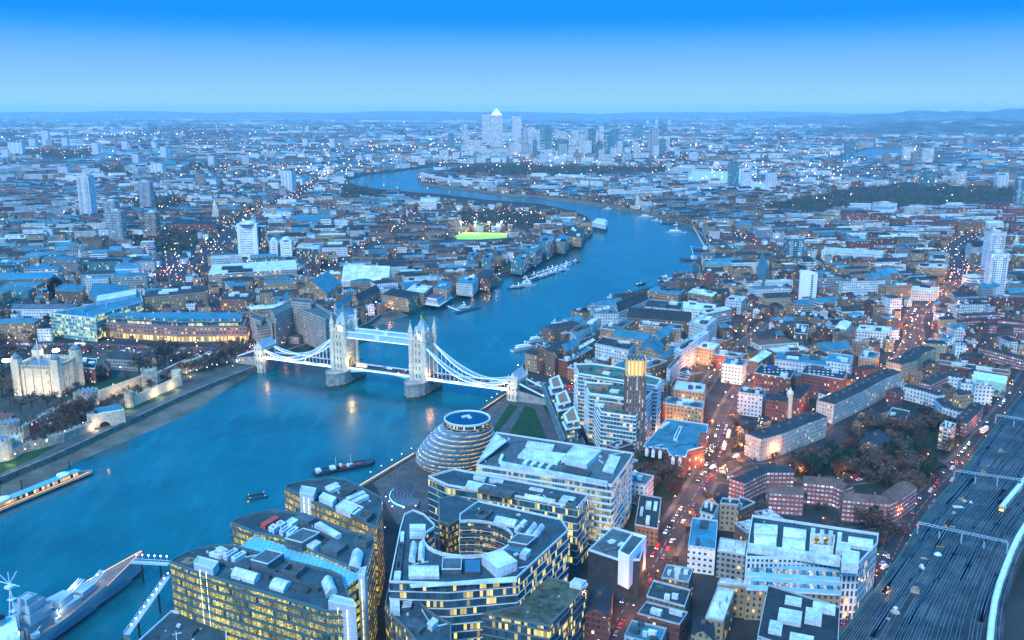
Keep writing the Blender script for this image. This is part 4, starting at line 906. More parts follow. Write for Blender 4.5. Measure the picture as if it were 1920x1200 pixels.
for z in [3.9*i for i in range(1, 11)]:
    k = min(int(z//4), 9); t_ = (z-prof[k][0])/4; r_ = prof[k][1]+(prof[min(10, k+1)][1]-prof[k][1])*t_; x, y = epos(z); X = MB()
    X.rings([(x, y, z-.2, r_-.2), (x, y, z-.1, r_+.3), (x, y, z+.15, r_+.28), (x, y, z+.2, r_-.3)], 0, 72, False); X.obj('floor_ring', [M_eggr], egg, smooth=True)
x, y = epos(40); X = MB(); X.rings([(x, y, 40, 14.2), (x, y, 43.4, 14.2)], 0, 48, False); X.obj('top_gallery', [facade('gallery_glass', (.3, .35, .38), 1.2, 3.4, .8, .6, lit=.3, litc=YEL, st=1.0, glass=(.03, .05, .07), v0=40)], egg)
X = MB(); X.rings([(x, y, 43.2, 15.6), (x, y, 44.4, 15.8), (x, y, 44.7, 15.5), (x, y, 44.7, 14.9), (x, y, 43.8, 14.5)], 0, 48, False); tr = X.obj('roof_rim', [M_band], egg, smooth=True)
X = MB(); X.rings([(x, y, 43.5, 14.6), (x, y, 43.9, 13.9)], 0, 48, True); X.obj('roof_disc', [plain('roof_solar_glass', (.0, .03, .09), .12, var=.2)], egg)
X = MB(); X.box(x-1, y+3, 43.9, 6, 2.2, 1.0, .6); X.box(x+1.5, y+1, 43.9, 2.2, 3.2, .8, .6); X.obj('roof_hatch', [M_band], tr)
X = MB(); a, b = G(905, 800, 30), G(838, 838, 24)
# sunken amphitheatre
A0 = G(790, 930); X = MB(); n = 12
for k in range(n):
    r0 = 20-k*1.15
    for j in range(14):
        t0 = rad(115+j*11); t1 = rad(115+(j+1)*11); 
        X.face([(A0[0]+r0*math.cos(t0), A0[1]+r0*math.sin(t0), .5-k*.01+(n-k)*.14), (A0[0]+r0*math.cos(t1), A0[1]+r0*math.sin(t1), .5-k*.01+(n-k)*.14), (A0[0]+(r0-.75)*math.cos(t1), A0[1]+(r0-.75)*math.sin(t1), .5-k*.01+(n-k)*.14), (A0[0]+(r0-.75)*math.cos(t0), A0[1]+(r0-.75)*math.sin(t0), .5-k*.01+(n-k)*.14)][::-1], k % 2)
        X.face([(A0[0]+r0*math.cos(t0), A0[1]+r0*math.sin(t0), .1), (A0[0]+r0*math.cos(t1), A0[1]+r0*math.sin(t1), .1), (A0[0]+r0*math.cos(t1), A0[1]+r0*math.sin(t1), .5-k*.01+(n-k)*.14), (A0[0]+r0*math.cos(t0), A0[1]+r0*math.sin(t0), .5-k*.01+(n-k)*.14)], 0)
o = X.obj('amphitheatre', [plain('dark_step_stone', (.07, .09, .11), .8), plain('step_edge_stone', (.16, .19, .22), .8)]); o['label'] = 'curved dark stone steps of the open-air amphitheatre beside the glass hall'; o['category'] = 'amphitheatre'
M_blueled = emis('blue_step_light', (.15, .45, 1.0), 2.0)
for r_, t0_, t1_, cxy in ((20.6, 115, 245, A0), (24, -60, 40, (A0[0]-2, A0[1]+4))):
    X = MB(); 
    for j in range(16):
        a = rad(t0_+(t1_-t0_)*j/16); b = rad(t0_+(t1_-t0_)*(j+1)/16); X.bar((cxy[0]+r_*math.cos(a), cxy[1]+r_*math.sin(a), 1.1), (cxy[0]+r_*math.cos(b), cxy[1]+r_*math.sin(b), 1.1), .35, 1.0)
    o = X.obj('glowing_rail', [M_blueled]); o['label'] = 'blue glowing curved rail '+('round the rim of the amphitheatre steps' if r_ < 21 else 'on the far side of the amphitheatre'); o['category'] = 'railing'
# concert box on Tooley Street: dark brick box with a white corner tower
o1, c1 = office('dark_box_theatre', 'dark brick box building with a bright white angular block at its corner', 'building', PB(1103, 1033, 1150, 991, 1212, 1009, 1200, 1052, 1160, 1052), 22, plain('near_black_brick', (.035, .045, .055), .8), M_deckg, 4, None, items=[('roof_light', PB(1140, 1015, 1146, 1010, 1156, 1013), 1, M_vault), ('roof_light', PB(1158, 1020, 1164, 1015, 1174, 1018), 1, M_vault)])
X = MB(); q = GP(PB(1159, 1038, 1186, 1003, 1212, 1010, 1180, 1048), 26); X.prism(q, 9, 26, 0); X.parapet(q, 26, 1.6, .6, 0); X.cap(inset(q, .6), 26.05, 1); at0(X, c1).obj('white_corner_block', [plain('bright_white_cladding', (.80, .84, .88), .5, var=.05), M_dunit], o1)
# --- big pale office with vaulted plant
hW = 30
oW, cW = office('vaulted_roof_office', 'big pale stone office with rows of vaulted roof plant beside the railway', 'office', PB(1398, 1048, 1410, 969, 1647, 1004, 1645, 1022, 1612, 1058, 1577, 1058, 1576, 1052), hW, M_stonew, M_deck, 4.0, None, par=1.4, items=[
 ('vaulted_unit', PB(1414, 992, 1415, 974, 1458, 977), 4.0, M_vault, 'vault'), ('vaulted_unit', PB(1414, 1013, 1415, 995, 1456, 998), 4.0, M_vault, 'vault'), ('vaulted_unit', PB(1469, 998, 1470, 981, 1512, 986), 4.0, M_vault, 'vault'), ('vaulted_unit', PB(1467, 1019, 1468, 1001, 1510, 1005), 4.0, M_vault, 'vault'),
 ('vaulted_unit', PB(1590, 1014, 1592, 999, 1638, 1005), 4.0, M_vault, 'vault'), ('cowl', PB(1520, 1000, 1521, 989, 1529, 990), 5, M_vault), ('cowl', PB(1537, 1003, 1538, 992, 1546, 993), 5, M_vault), ('cowl', PB(1553, 1005, 1554, 994, 1562, 995), 5, M_vault), ('cowl', PB(1570, 1008, 1571, 997, 1579, 998), 5, M_vault),
 ('vaulted_unit', PB(1567, 1030, 1569, 1016, 1596, 1019), 3.0, M_vault), ('white_stair_tower', PB(1578, 1056, 1580, 1030, 1612, 1036, 1610, 1058), 5.0, M_vault), ('screen_wall', PB(1402, 1021, 1402, 1017, 1576, 1042, 1576, 1048), 4.5, M_fritt)])
X = MB(); q = GP(PB(1517, 1036, 1518, 1014, 1565, 1018, 1562, 1040), hW); X.parapet(q, hW, 4.5, .7, 0); X.walls(inset(q, .75), hW, hW+3.2, 1, flip=True); X.cap(inset(q, .8), hW+.2, 1); at0(X, cW).obj('lit_roof_well', [M_vault, M_yel], oW)
X = MB(); ga = G(1398, 1052, hW-2); gb = G(1574, 1062, hW-2); d = Vector((gb[0]-ga[0], gb[1]-ga[1])).normalized(); n_ = Vector((d.y, -d.x))
for j, (z0_, z1_, o0, o1_) in enumerate(((hW-3, hW-8, 0, 4), (hW-8.3, hW-13, 4.3, 7))):
    A_ = Vector(ga)+n_*o0; B_ = Vector(gb)+n_*o0; C_ = Vector(gb)+n_*o1_; D_ = Vector(ga)+n_*o1_; L = (Vector(gb)-Vector(ga)).length
    X.face([(*A_, z0_), (*B_, z0_), (*C_, z1_), (*D_, z1_)][::-1], 0, [(0, 4), (L, 4), (L, 0), (0, 0)][::-1])
X.bar((ga[0]+n_.x*7, ga[1]+n_.y*7, hW-13.4), (gb[0]+n_.x*7, gb[1]+n_.y*7, hW-13.4), 1.0, .7, 1); X.bar((ga[0]+n_.x*4, ga[1]+n_.y*4, hW-8.1), (gb[0]+n_.x*4, gb[1]+n_.y*4, hW-8.1), .8, .5, 1)
q = [tuple(Vector(ga)+n_*7), tuple(Vector(gb)+n_*7), gb, ga]; X.walls(q, 0, hW-13.2, 2)
at0(X, cW).obj('sloping_glazed_gallery', [facade('gallery_slope_glass', (.2, .4, .5), 1.6, 4.0, .95, .35, lit=.7, litc=(1, .72, .12), st=1.1, glass=(.03, .13, .2), clump=False, inner=True), M_vault, FM['tan_brick']], oW)
addex(q, 2)

for lab, a, b in (('orange-lit handrail along the river wall left of the glass hall', (674, 914), (776, 853)), ('orange-lit handrail along the river wall near the bridge gatehouse', (908, 768), (950, 740))):
    A, B = G(*a), G(*b); o = thing('lit_handrail', lab, 'railing', 'lit handrails of the river walk', loc=(*A, 0)); X = MB(); X.bar((0, 0, 1.5), (B[0]-A[0], B[1]-A[1], 1.5), .3, .25); X.obj('light_line', [emis('handrail_light', (1.0, .62, .28), 1.3)], o); X = MB()
    for k in range(20): X.box((B[0]-A[0])*k/19, (B[1]-A[1])*k/19, 0, .15, .15, 1.4)
    X.obj('posts', [M_dband], o)
# ================================================================ HAND-PLACED BUILDINGS OF THE QUARTERS
M_apt = facade('white_balcony_apartments', (.34, .40, .42), 2.4, 3.1, .86, .62, lit=.10, litc=(1.0, .62, .15), st=1.1, glass=(.05, .12, .14), clump=True)
M_fins = facade('brown_fin_tower_wall', (.16, .13, .12), 2.2, 3.2, .30, .8, lit=.35, litc=COOL, st=.7, glass=(.05, .06, .08), clump=False)
M_teal = facade('teal_slats', (.08, .17, .20), 2.0, 3.2, .8, .5, lit=.15, litc=YEL, st=1.0, glass=(.03, .12, .15))
M_rust = plain('rust_panel', (.30, .15, .11), .7, var=.2)
M_garden = plain('roof_garden', (.06, .13, .10), .9, var=.7, scale=.25)
for lab, px4, h in (('northernmost stepped white-banded apartment block behind the campanile', PB(1077, 684, 1085, 702, 1232, 725, 1240, 712, 1160, 690, 1110, 683), 42),
                    ('middle stepped white-banded apartment block beside the campanile', PB(1096, 718, 1105, 739, 1206, 753, 1224, 734, 1170, 722), 38),
                    ('front stepped white-banded apartment block with orange-lit flats', PB(1114, 752, 1127, 774, 1192, 783, 1205, 766, 1180, 756), 33)):
    o, c = office('stepped_apartment_block', lab, 'apartment block', px4, h, M_apt, M_garden, 3.1, plain('white_balcony_band', (.72, .77, .80), .6, var=.08), par=1.1, bw=.45, group='stepped apartment blocks round the campanile')
    P = GP(px4, h); rr_ = random.Random(int(h)); ang = math.atan2(P[2][1]-P[1][1], P[2][0]-P[1][0])
    for k in range(6):
        t_ = (k+.5)/6; a = lerp(P[1], P[2], t_); b = lerp(P[0], P[-1], t_); p = lerp(a, b, rr_.uniform(.35, .7)); X = MB(); X.box(p[0], p[1], h, rr_.uniform(4, 9), rr_.uniform(3, 5), rr_.uniform(1.5, 3), ang); at0(X, c).obj('roof_pavilion', [rr_.choice((M_deckg, M_vault, M_rust, M_brown))], o)
# campanile
q = ccw(GP(PB(1173, 668, 1178, 674, 1211, 675, 1208, 665), 74)); c0 = (sum(a for a, b in q)/4, sum(b for a, b in q)/4, 0)
q = rect(c0[0], c0[1], 13.5, 12, rad(-4)); cp = thing('campanile_tower', 'slim brown campanile tower with a glowing orange crown of fins', 'tower', loc=c0)
X = MB(); X.prism(q, 0, 62, 0); at0(X, c0).obj('shaft', [M_fins], cp); addex(q, 3)
X = MB(); X.prism(inset(q, 1.5), 62, 73, 0); at0(X, c0).obj('crown_core', [emis('crown_glow', (1.0, .55, .18), .9)], cp)
X = MB(); X.cap(inset(q, .2), 74.2); X.cap(inset(q, .2), 73.4, 0, True); X.walls(inset(q, .2), 73.4, 74.2); at0(X, c0).obj('crown_roof', [M_deckg], cp)
for i in range(4):
    a, b = q[i], q[(i+1) % 4]
    for k in range(5):
        p = lerp(a, b, k/5); X = MB(); X.box(p[0], p[1], 61.5, .9, .9, 13); at0(X, c0).obj('crown_fin', [plain('orange_fin', (.75, .50, .25), .6, var=.05)], cp)
for s_ in (0, 1, 2, 3):
    p = q[s_]; X = MB(); X.box(p[0], p[1], 0, 1.3, 1.3, 62); at0(X, c0).obj('corner_pier', [plain('dark_brick_pier', (.13, .10, .09), .8)], cp)
# three slatted houses on one podium
pod, cpd = office('slatted_podium', 'long low podium under a sloping screen of dark teal slats beside the bridge ramp', 'building', PB(1018, 722, 1034, 712, 1098, 832, 1070, 842, 1060, 826), 10, M_teal, M_deck, 3.2, M_dband, par=.5)
X = MB(); L0, L1 = G(1018, 720, 16), G(1060, 826, 16); M0, M1 = G(1010, 722, 3), G(1052, 832, 3)
for k in range(34):
    t_ = k/33; a = lerp(L0, L1, t_); b = lerp(M0, M1, t_); X.bar((*a, 17), (*b, 4), .5, .5)
for k in range(5):
    t_ = k/4; a = lerp(L0, M0, t_); b = lerp(L1, M1, t_); z = 17-13*t_; X.bar((*a, z), (*b, z), .5, .6)
at0(X, cpd).obj('slat_screen', [plain('teal_slat', (.16, .30, .35), .5)], pod)
for lab, px4 in (('farthest of three small tilted-roof towers on the slatted podium', PB(1029, 712, 1048, 706, 1057, 722, 1034, 726)), ('middle of three small tilted-roof towers on the slatted podium', PB(1041, 742, 1061, 734, 1071, 751, 1046, 757)), ('nearest of three small tilted-roof towers, with an orange-lit flat', PB(1055, 777, 1076, 764, 1088, 786, 1062, 790))):
    q = ccw(GP(px4, 27)); c = (*q[0], 0); o = thing('tilted_roof_tower', lab, 'apartment block', 'tilted-roof towers on the podium', loc=c)
    X = MB(); X.prism(inset(q, 1.2), 10, 25.5, 0); at0(X, c).obj('wall', [M_teal], o)
    X = MB(); X.prism(inset(q, -.6), 20.2, 21, 0); at0(X, c).obj('terrace', [M_band], o)
    X = MB(); lo = min(p[1] for p in q); hi = max(p[1] for p in q); zf = lambda p, lo=lo, hi=hi: 25.5+3.2*(p[1]-lo)/(hi-lo)
    X.walls(q, 25.0, 0, 0, zt=zf); X.capz(q, zf, 0); X.capz(inset(q, 2.0), lambda p: zf(p)+.15, 1); at0(X, c).obj('tilted_roof', [M_band, M_rust], o)
addex(GP(PB(1015, 722, 1034, 708, 1100, 832, 1100, 860, 1060, 860)))
M_hullw_ = plain('white_roof_window', (.72, .76, .80), .4, var=.06)
# table of single buildings: three roof corners in the picture, height, wall, roof, shape, name, category, label
TB = [
 (PB(1068, 622, 1120, 586, 1132, 594), 22, 'white_render', 'grey_roof', 'flat', 'riverside_warehouse', 'warehouse', 'white-edged riverside warehouse row nearest the bridge'),
 (PB(1106, 574, 1150, 574, 1160, 590), 27, 'white_render', 'grey_roof', 'flat', 'riverside_warehouse', 'warehouse', 'tall bright white block in the middle of the riverside warehouse row'),
 (PB(1150, 576, 1206, 553, 1216, 561), 22, 'white_render', 'slate', 'gable', 'riverside_warehouse', 'warehouse', 'long white riverside row east of the tall white block'),
 (PB(1214, 562, 1280, 568, 1277, 582), 20, 'white_render', 'dark_roof', 'flat', 'warehouse', 'warehouse', 'wide plain white block at the east end of the riverside warehouses'),
 (PB(1281, 566, 1342, 572, 1343, 585), 22, 'white_render', 'pale_roof', 'flat', 'warehouse', 'warehouse', 'wide white office with pale roof terrace behind the brown warehouses'),
 (PB(1180, 585, 1297, 594, 1296, 604), 20, 'brown_brick', 'slate', 'gable', 'warehouse', 'warehouse', 'very long brown brick warehouse with slate roof running across'),
 (PB(1125, 616, 1158, 596, 1192, 600), 17, 'tan_brick', 'grey_roof', 'flat', 'warehouse', 'warehouse', 'tan warehouse with glazed saw-like roof behind the riverside row'),
 (PB(1202, 602, 1280, 610, 1277, 618), 22, 'tan_brick', 'dark_roof', 'flat', 'warehouse', 'warehouse', 'tan courtyard warehouse, north range'),
 (PB(1213, 632, 1248, 612, 1272, 616), 20, 'tan_brick', 'green_roof', 'gable', 'warehouse', 'warehouse', 'tan warehouse with long blue-green roof across the courtyard'),
 (PB(1160, 622, 1225, 632, 1214, 640), 18, 'tan_brick', 'green_roof', 'gable', 'warehouse', 'warehouse', 'tan courtyard warehouse, south range with blue-green roof'),
 (PB(1116, 645, 1130, 632, 1192, 644), 22, 'white_render', 'dark_roof', 'flat', 'warehouse', 'warehouse', 'white block with five rows of small dark windows behind the pink-lit shed'),
 (PB(1118, 673, 1150, 650, 1168, 654), 12, 'red_brick', 'pale_roof', 'flat', 'lit_shed', 'building', 'low pink-lit building with pale roof behind the campanile'),
 (PB(1196, 660, 1206, 640, 1246, 648), 18, 'tan_brick', 'green_roof', 'gable', 'warehouse', 'warehouse', 'tan pyramid-roofed warehouse just behind the campanile crown'),
 (PB(1234, 668, 1262, 652, 1272, 658), 18, 'tan_brick', 'green_roof', 'gable', 'warehouse', 'warehouse', 'tan gabled warehouse right behind the campanile'),
 (PB(1250, 692, 1274, 666, 1280, 668), 16, 'white_render', 'grey_roof', 'flat', 'warehouse', 'warehouse', 'long narrow white wall block right of the campanile'),
 (PB(1264, 655, 1318, 618, 1330, 624), 22, 'white_render', 'pale_roof', 'flat', 'office_row', 'office', 'long white stepped office row running away along the lane'),
 (PB(1292, 605, 1312, 590, 1345, 598), 25, 'white_render', 'pale_roof', 'flat', 'office_block', 'office', 'white four-sided office with pale sawtooth roof at the lane corner'),
 (PB(1312, 585, 1360, 575, 1372, 580), 22, 'grey_concrete', 'pale_roof', 'flat', 'office_block', 'office', 'pale-roofed grey office behind the white sawtooth one'),
 (PB(1046, 652, 1070, 640, 1085, 648), 22, 'tan_brick', 'green_roof', 'gable', 'gabled_warehouse', 'warehouse', 'tan gabled warehouse beside the south bridge gatehouse'),
 (PB(1062, 668, 1098, 650, 1112, 654), 13, 'brown_brick', 'green_roof', 'flat', 'warehouse', 'warehouse', 'low brown building with blue-green roof by the bridge ramp'),
 (PB(1022, 655, 1042, 640, 1060, 646), 25, 'brown_brick', 'slate', 'hip', 'warehouse', 'warehouse', 'brown warehouse nearest the river at the south bridge gatehouse'),
 (PB(1040, 672, 1062, 664, 1086, 670), 16, 'red_brick', 'slate', 'flat', 'corner_building', 'building', 'red and white brick corner building by the bridge ramp'),
 (PB(1073, 634, 1103, 622, 1116, 628), 14, 'brown_brick', 'dark_roof', 'flat', 'warehouse', 'warehouse', 'low dark-roofed shed behind the riverside row'),
 (PB(1066, 660, 1108, 636, 1116, 638), 15, 'tan_brick', 'pale_roof', 'gable', 'warehouse', 'warehouse', 'narrow tan building with ribbed pale roof left of the pink-lit shed'),
 (PB(1214, 545, 1228, 536, 1285, 543), 20, 'tan_brick', 'green_roof', 'flat', 'riverside_flats', 'apartment block', 'curved tan riverside flats with green top storey at the river bend'),
 (PB(1290, 548, 1300, 540, 1345, 548), 18, 'tan_brick', 'pale_roof', 'flat', 'riverside_flats', 'apartment block', 'tan flats with pale top storey behind the white warehouses'),
 # east of the school
 (PB(1263, 730, 1268, 715, 1323, 722), 20, 'tan_brick', 'pale_roof', 'flat', 'flats_block', 'apartment block', 'tan flats with pale roof storey above the red school'),
 (PB(1248, 757, 1252, 745, 1320, 755), 22, 'tan_brick', 'green_roof', 'flat', 'flats_block', 'apartment block', 'lower tan flats with pale green roof next to the red school'),
 (PB(1384, 736, 1392, 727, 1437, 733), 19, 'white_render', 'dark_roof', 'flat', 'grid_office', 'office', 'white gridded office with green glass at the road junction'),
 (PB(1414, 700, 1426, 684, 1492, 694), 21, 'red_brick', 'dark_roof', 'flat', 'red_mansion', 'building', 'large red brick mansion block with many roof windows and a blue banner'),
 (PB(1502, 700, 1512, 685, 1590, 697), 21, 'red_brick', 'dark_roof', 'flat', 'red_mansion', 'building', 'second large red brick block with many roof windows, right of the bannered one'),
 (PB(1436, 748, 1442, 738, 1480, 744), 17, 'red_brick', 'slate', 'hip', 'corner_public_house', 'building', 'ornate red and white corner building with a small domed turret'),
 (PB(1484, 745, 1505, 722, 1520, 725), 17, 'red_brick', 'slate', 'hip', 'street_range', 'building', 'red and white street range behind the ornate corner building'),
 (PB(1354, 682, 1364, 671, 1402, 676), 18, 'white_render', 'green_roof', 'flat', 'white_office', 'office', 'white office with a black and white patterned front'),
 (PB(1305, 650, 1316, 640, 1350, 646), 17, 'tan_brick', 'pale_roof', 'flat', 'lit_flats', 'apartment block', 'tan flats with yellow-lit windows beside the warm lane'),
 (PB(1338, 665, 1345, 658, 1398, 664), 14, 'red_brick', 'green_roof', 'flat', 'terrace', 'building', 'red terrace with bright blue-green roof right of the lit flats'),
 (PB(1404, 675, 1430, 658, 1448, 662), 14, 'brown_brick', 'pale_roof', 'hip', 'white_roof_hall', 'hall', 'hall with white hipped roof left of the bannered mansion'),
 (PB(1452, 675, 1460, 660, 1560, 672), 15, 'white_render', 'green_roof', 'flat', 'long_works', 'building', 'long low works with pale blue roofs behind the red mansion blocks'),
 (PB(1548, 678, 1556, 662, 1600, 668), 17, 'white_render', 'green_roof', 'flat', 'white_works', 'building', 'white striped works building at the right end of the long works'),
 (PB(1610, 670, 1620, 658, 1650, 662), 12, 'tan_brick', 'green_roof', 'flat', 'low_hall', 'building', 'small tan hall with a bright blue roof by the main road'),
 (PB(1605, 620, 1612, 610, 1672, 614), 17, 'white_render', 'pale_roof', 'flat', 'modern_flats', 'apartment block', 'white and green modern flats with pale flat roof by the main road'),
 (PB(1565, 615, 1575, 602, 1597, 604), 17, 'white_render', 'pale_roof', 'hip', 'white_drum_building', 'building', 'white round-ended building among brown warehouses'),
 (PB(1489, 625, 1492, 608, 1516, 610), 17, 'dark_glass', 'dark_roof', 'flat', 'navy_block', 'building', 'dark navy block with white dots among brown warehouses'),
 (PB(1660, 540, 1668, 534, 1762, 538), 15, 'white_render', 'pale_roof', 'flat', 'long_white_block', 'apartment block', 'long white apartment block left of the red-lit road'),
 (PB(1718, 500, 1726, 493, 1780, 496), 17, 'tan_brick', 'pale_roof', 'flat', 'tan_block', 'apartment block', 'yellow-tan block with white roof left of the twin towers'),
 (PB(1540, 470, 1548, 463, 1660, 470), 14, 'white_render', 'pale_roof', 'flat', 'long_white_office', 'office', 'long white strip-windowed office in the right middle distance'),
 (PB(1360, 563, 1370, 553, 1400, 556), 16, 'white_render', 'pale_roof', 'flat', 'white_grid_block', 'building', 'white gridded block among brown warehouses below the slim tower'),
 (PB(1418, 505, 1436, 492, 1448, 520), 12, 'tan_brick', 'green_roof', 'gable', 'gabled_hall', 'hall', 'big gabled hall with blue-green roof left of the slim white tower'),
 (PB(1490, 505, 1495, 495, 1512, 498), 26, 'red_brick', 'dark_roof', 'flat', 'red_flats', 'apartment block', 'red brick flats left of the slim white tower'),
 (PB(1318, 510, 1322, 500, 1342, 502), 24, 'red_brick', 'dark_roof', 'flat', 'magenta_flats', 'apartment block', 'bright red cladded flats beside the crane barges'),
 # north bank
 (PB(196, 604, 210, 590, 462, 602), 24, 'brown_brick', 'slate', 'flat', 'x', 'x', None),
 (PB(560, 572, 586, 562, 596, 566), 26, 'grey_concrete', 'grey_roof', 'flat', 'x', 'x', None),
 (PB(20, 580, 26, 570, 140, 570), 17, 'white_render', 'grey_roof', 'hip', 'classical_building', 'building', 'pale classical stone building left of the glass office'),
 (PB(-10, 525, -4, 512, 100, 510), 18, 'brown_brick', 'green_roof', 'hip', 'pyramid_roof_office', 'office', 'far left office with a row of blue-green pyramid roofs'),
 (PB(104, 545, 112, 532, 160, 534), 20, 'brown_brick', 'green_roof', 'hip', 'pyramid_roof_office', 'office', 'office with blue-green pyramid roofs and a white glazed arch'),
 (PB(165, 555, 175, 530, 240, 535), 18, 'grey_concrete', 'green_roof', 'hip', 'pyramid_roof_office', 'office', 'office with blue-green stepped roofs right of the glazed arch'),
 (PB(270, 558, 278, 545, 388, 535), 24, 'tan_brick', 'dark_roof', 'flat', 'lit_brick_office', 'office', 'brick office with yellow windows and dark roof behind the long hotel'),
 (PB(390, 515, 398, 496, 555, 487), 20, 'balcony', 'pale_roof', 'flat', 'dock_apartments', 'apartment block', 'long buff dock apartments with lit balcony bays'),
 (PB(560, 545, 590, 525, 640, 530), 15, 'tan_brick', 'green_roof', 'gable', 'dock_warehouse', 'warehouse', 'tan dock warehouse behind the concrete hotel'),
 (PB(412, 560, 425, 548, 480, 550), 15, 'brown_brick', 'slate', 'flat', 'dock_warehouse', 'warehouse', 'brown dock warehouse with white roof plant right of the lit brick office'),
 (PB(660, 560, 700, 540, 712, 545), 16, 'tan_brick', 'slate', 'gable', 'dock_warehouse', 'warehouse', 'brown gabled dock warehouse just beyond the left bridge tower'),
 (PB(625, 574, 655, 555, 662, 560), 14, 'white_render', 'green_roof', 'gable', 'white_gabled_house', 'building', 'white gabled house with blue-green roof beside the left bridge tower'),
 (PB(715, 552, 735, 540, 785, 548), 17, 'tan_brick', 'slate', 'hip', 'wharf_building', 'building', 'tan faceted wharf building above the small mud beach'),
 (PB(760, 545, 778, 532, 812, 536), 17, 'tan_brick', 'pale_roof', 'flat', 'wharf_flats', 'apartment block', 'tan wharf flats with arched windows next to the faceted building'),
 (PB(812, 540, 825, 525, 850, 528), 17, 'tan_brick', 'green_roof', 'flat', 'wharf_flats', 'apartment block', 'tan wharf flats with blue roof right of the arched ones'),
 (PB(855, 530, 870, 515, 900, 518), 17, 'white_render', 'green_roof', 'flat', 'wharf_flats', 'apartment block', 'white and blue wharf flats with balconies on the north bank'),
 (PB(893, 520, 905, 505, 927, 508), 17, 'red_brick', 'slate', 'hip', 'wharf_flats', 'apartment block', 'red wharf flats next to the riverside lawn'),
 (PB(875, 480, 885, 472, 898, 474), 26, 'teal_glass', 'green_roof', 'flat', 'teal_flats', 'apartment block', 'left of two teal glass flats by the riverside lawn'),
 (PB(903, 485, 912, 474, 928, 476), 26, 'teal_glass', 'green_roof', 'flat', 'teal_flats', 'apartment block', 'right of two teal glass flats by the riverside lawn'),
 (PB(958, 488, 975, 475, 995, 478), 20, 'teal_glass', 'green_roof', 'flat', 'stepped_teal_flats', 'apartment block', 'nearest stepped teal and white riverside flats'),
 (PB(985, 470, 1000, 458, 1018, 461), 24, 'teal_glass', 'green_roof', 'flat', 'stepped_teal_flats', 'apartment block', 'middle stepped teal and white riverside flats'),
 (PB(1008, 452, 1020, 440, 1040, 443), 28, 'teal_glass', 'green_roof', 'flat', 'stepped_teal_flats', 'apartment block', 'tallest stepped teal and white riverside flats'),
 (PB(1040, 452, 1050, 440, 1068, 443), 20, 'grey_concrete', 'green_roof', 'flat', 'stepped_teal_flats', 'apartment block', 'grey balconied riverside flats beyond the teal ones'),
 (PB(1062, 442, 1070, 425, 1096, 428), 18, 'tan_brick', 'slate', 'flat', 'point_warehouse', 'warehouse', 'tan warehouse at the point of the north bank bend'),
 (PB(787, 378, 790, 372, 820, 373), 24, 'white_render', 'pale_roof', 'flat', 'white_slab_block', 'apartment block', 'white slab block above the north bank terraces'),
 (PB(530, 412, 560, 402, 635, 404), 14, 'brown_brick', 'green_roof', 'hip', 'long_blue_roof_shed', 'warehouse', 'long shed with vivid blue-green roof behind the white stepped tower'),
 (PB(320, 420, 325, 413, 405, 414), 17, 'red_brick', 'slate', 'hip', 'lit_brown_terrace', 'building', 'long brown mansion terrace with lit windows by the churchyard'),
 (PB(640, 528, 650, 514, 735, 516), 9, 'white_render', 'pale_roof', 'gable', 'sheds', 'warehouse', 'long pale-roofed shed behind the north bank wharves'),
]
for p3, h, wall, roof, kind, nm, cat, lab in TB:
    if lab is None: continue
    q = para(*GP(p3, h)); d = math.hypot(*q[0]); building(q, h, wall, roof, kind, near=d < 1100, label=lab, cat=cat, name=nm, rr=random.Random(hash(lab) % 999 if False else len(lab)*7+int(p3[0][0]))); addex(q, 2)
# red brick school with turquoise roof
oS, cS = office('red_school', 'red brick school with turquoise roofs and white gables beside the junction', 'school', PB(1206, 838, 1250, 786, 1328, 797, 1322, 838, 1290, 846, 1286, 858, 1255, 854, 1250, 843), 15, FM['red_brick'], RM['green_roof'], 3.5, None, par=.8, items=[('lantern', PB(1262, 822, 1273, 798, 1280, 799), 1.5, M_vault, 'frame'), ('stair_block', PB(1310, 830, 1312, 810, 1326, 812), 3, plain('red_brick_plain', (.30, .08, .05), .85)), ('roof_ridge', PB(1235, 800, 1250, 790, 1258, 791), 1.5, M_vault)])
for k, (a, b) in enumerate(((1213, 846), (1225, 848), (1238, 850), (1262, 862), (1275, 864))):
    p = G(a, b, 15); X = MB(); q = rect(p[0], p[1], 4.2, 2.2, rad(-14)); X.gable(rect(p[0], p[1], 2.2, 4.2, rad(-14)), 12, 17, 19, 0, 1); at0(X, cS).obj('white_gable', [plain('white_gable_stone', (.7, .66, .62), .8), RM['green_roof']], oS)
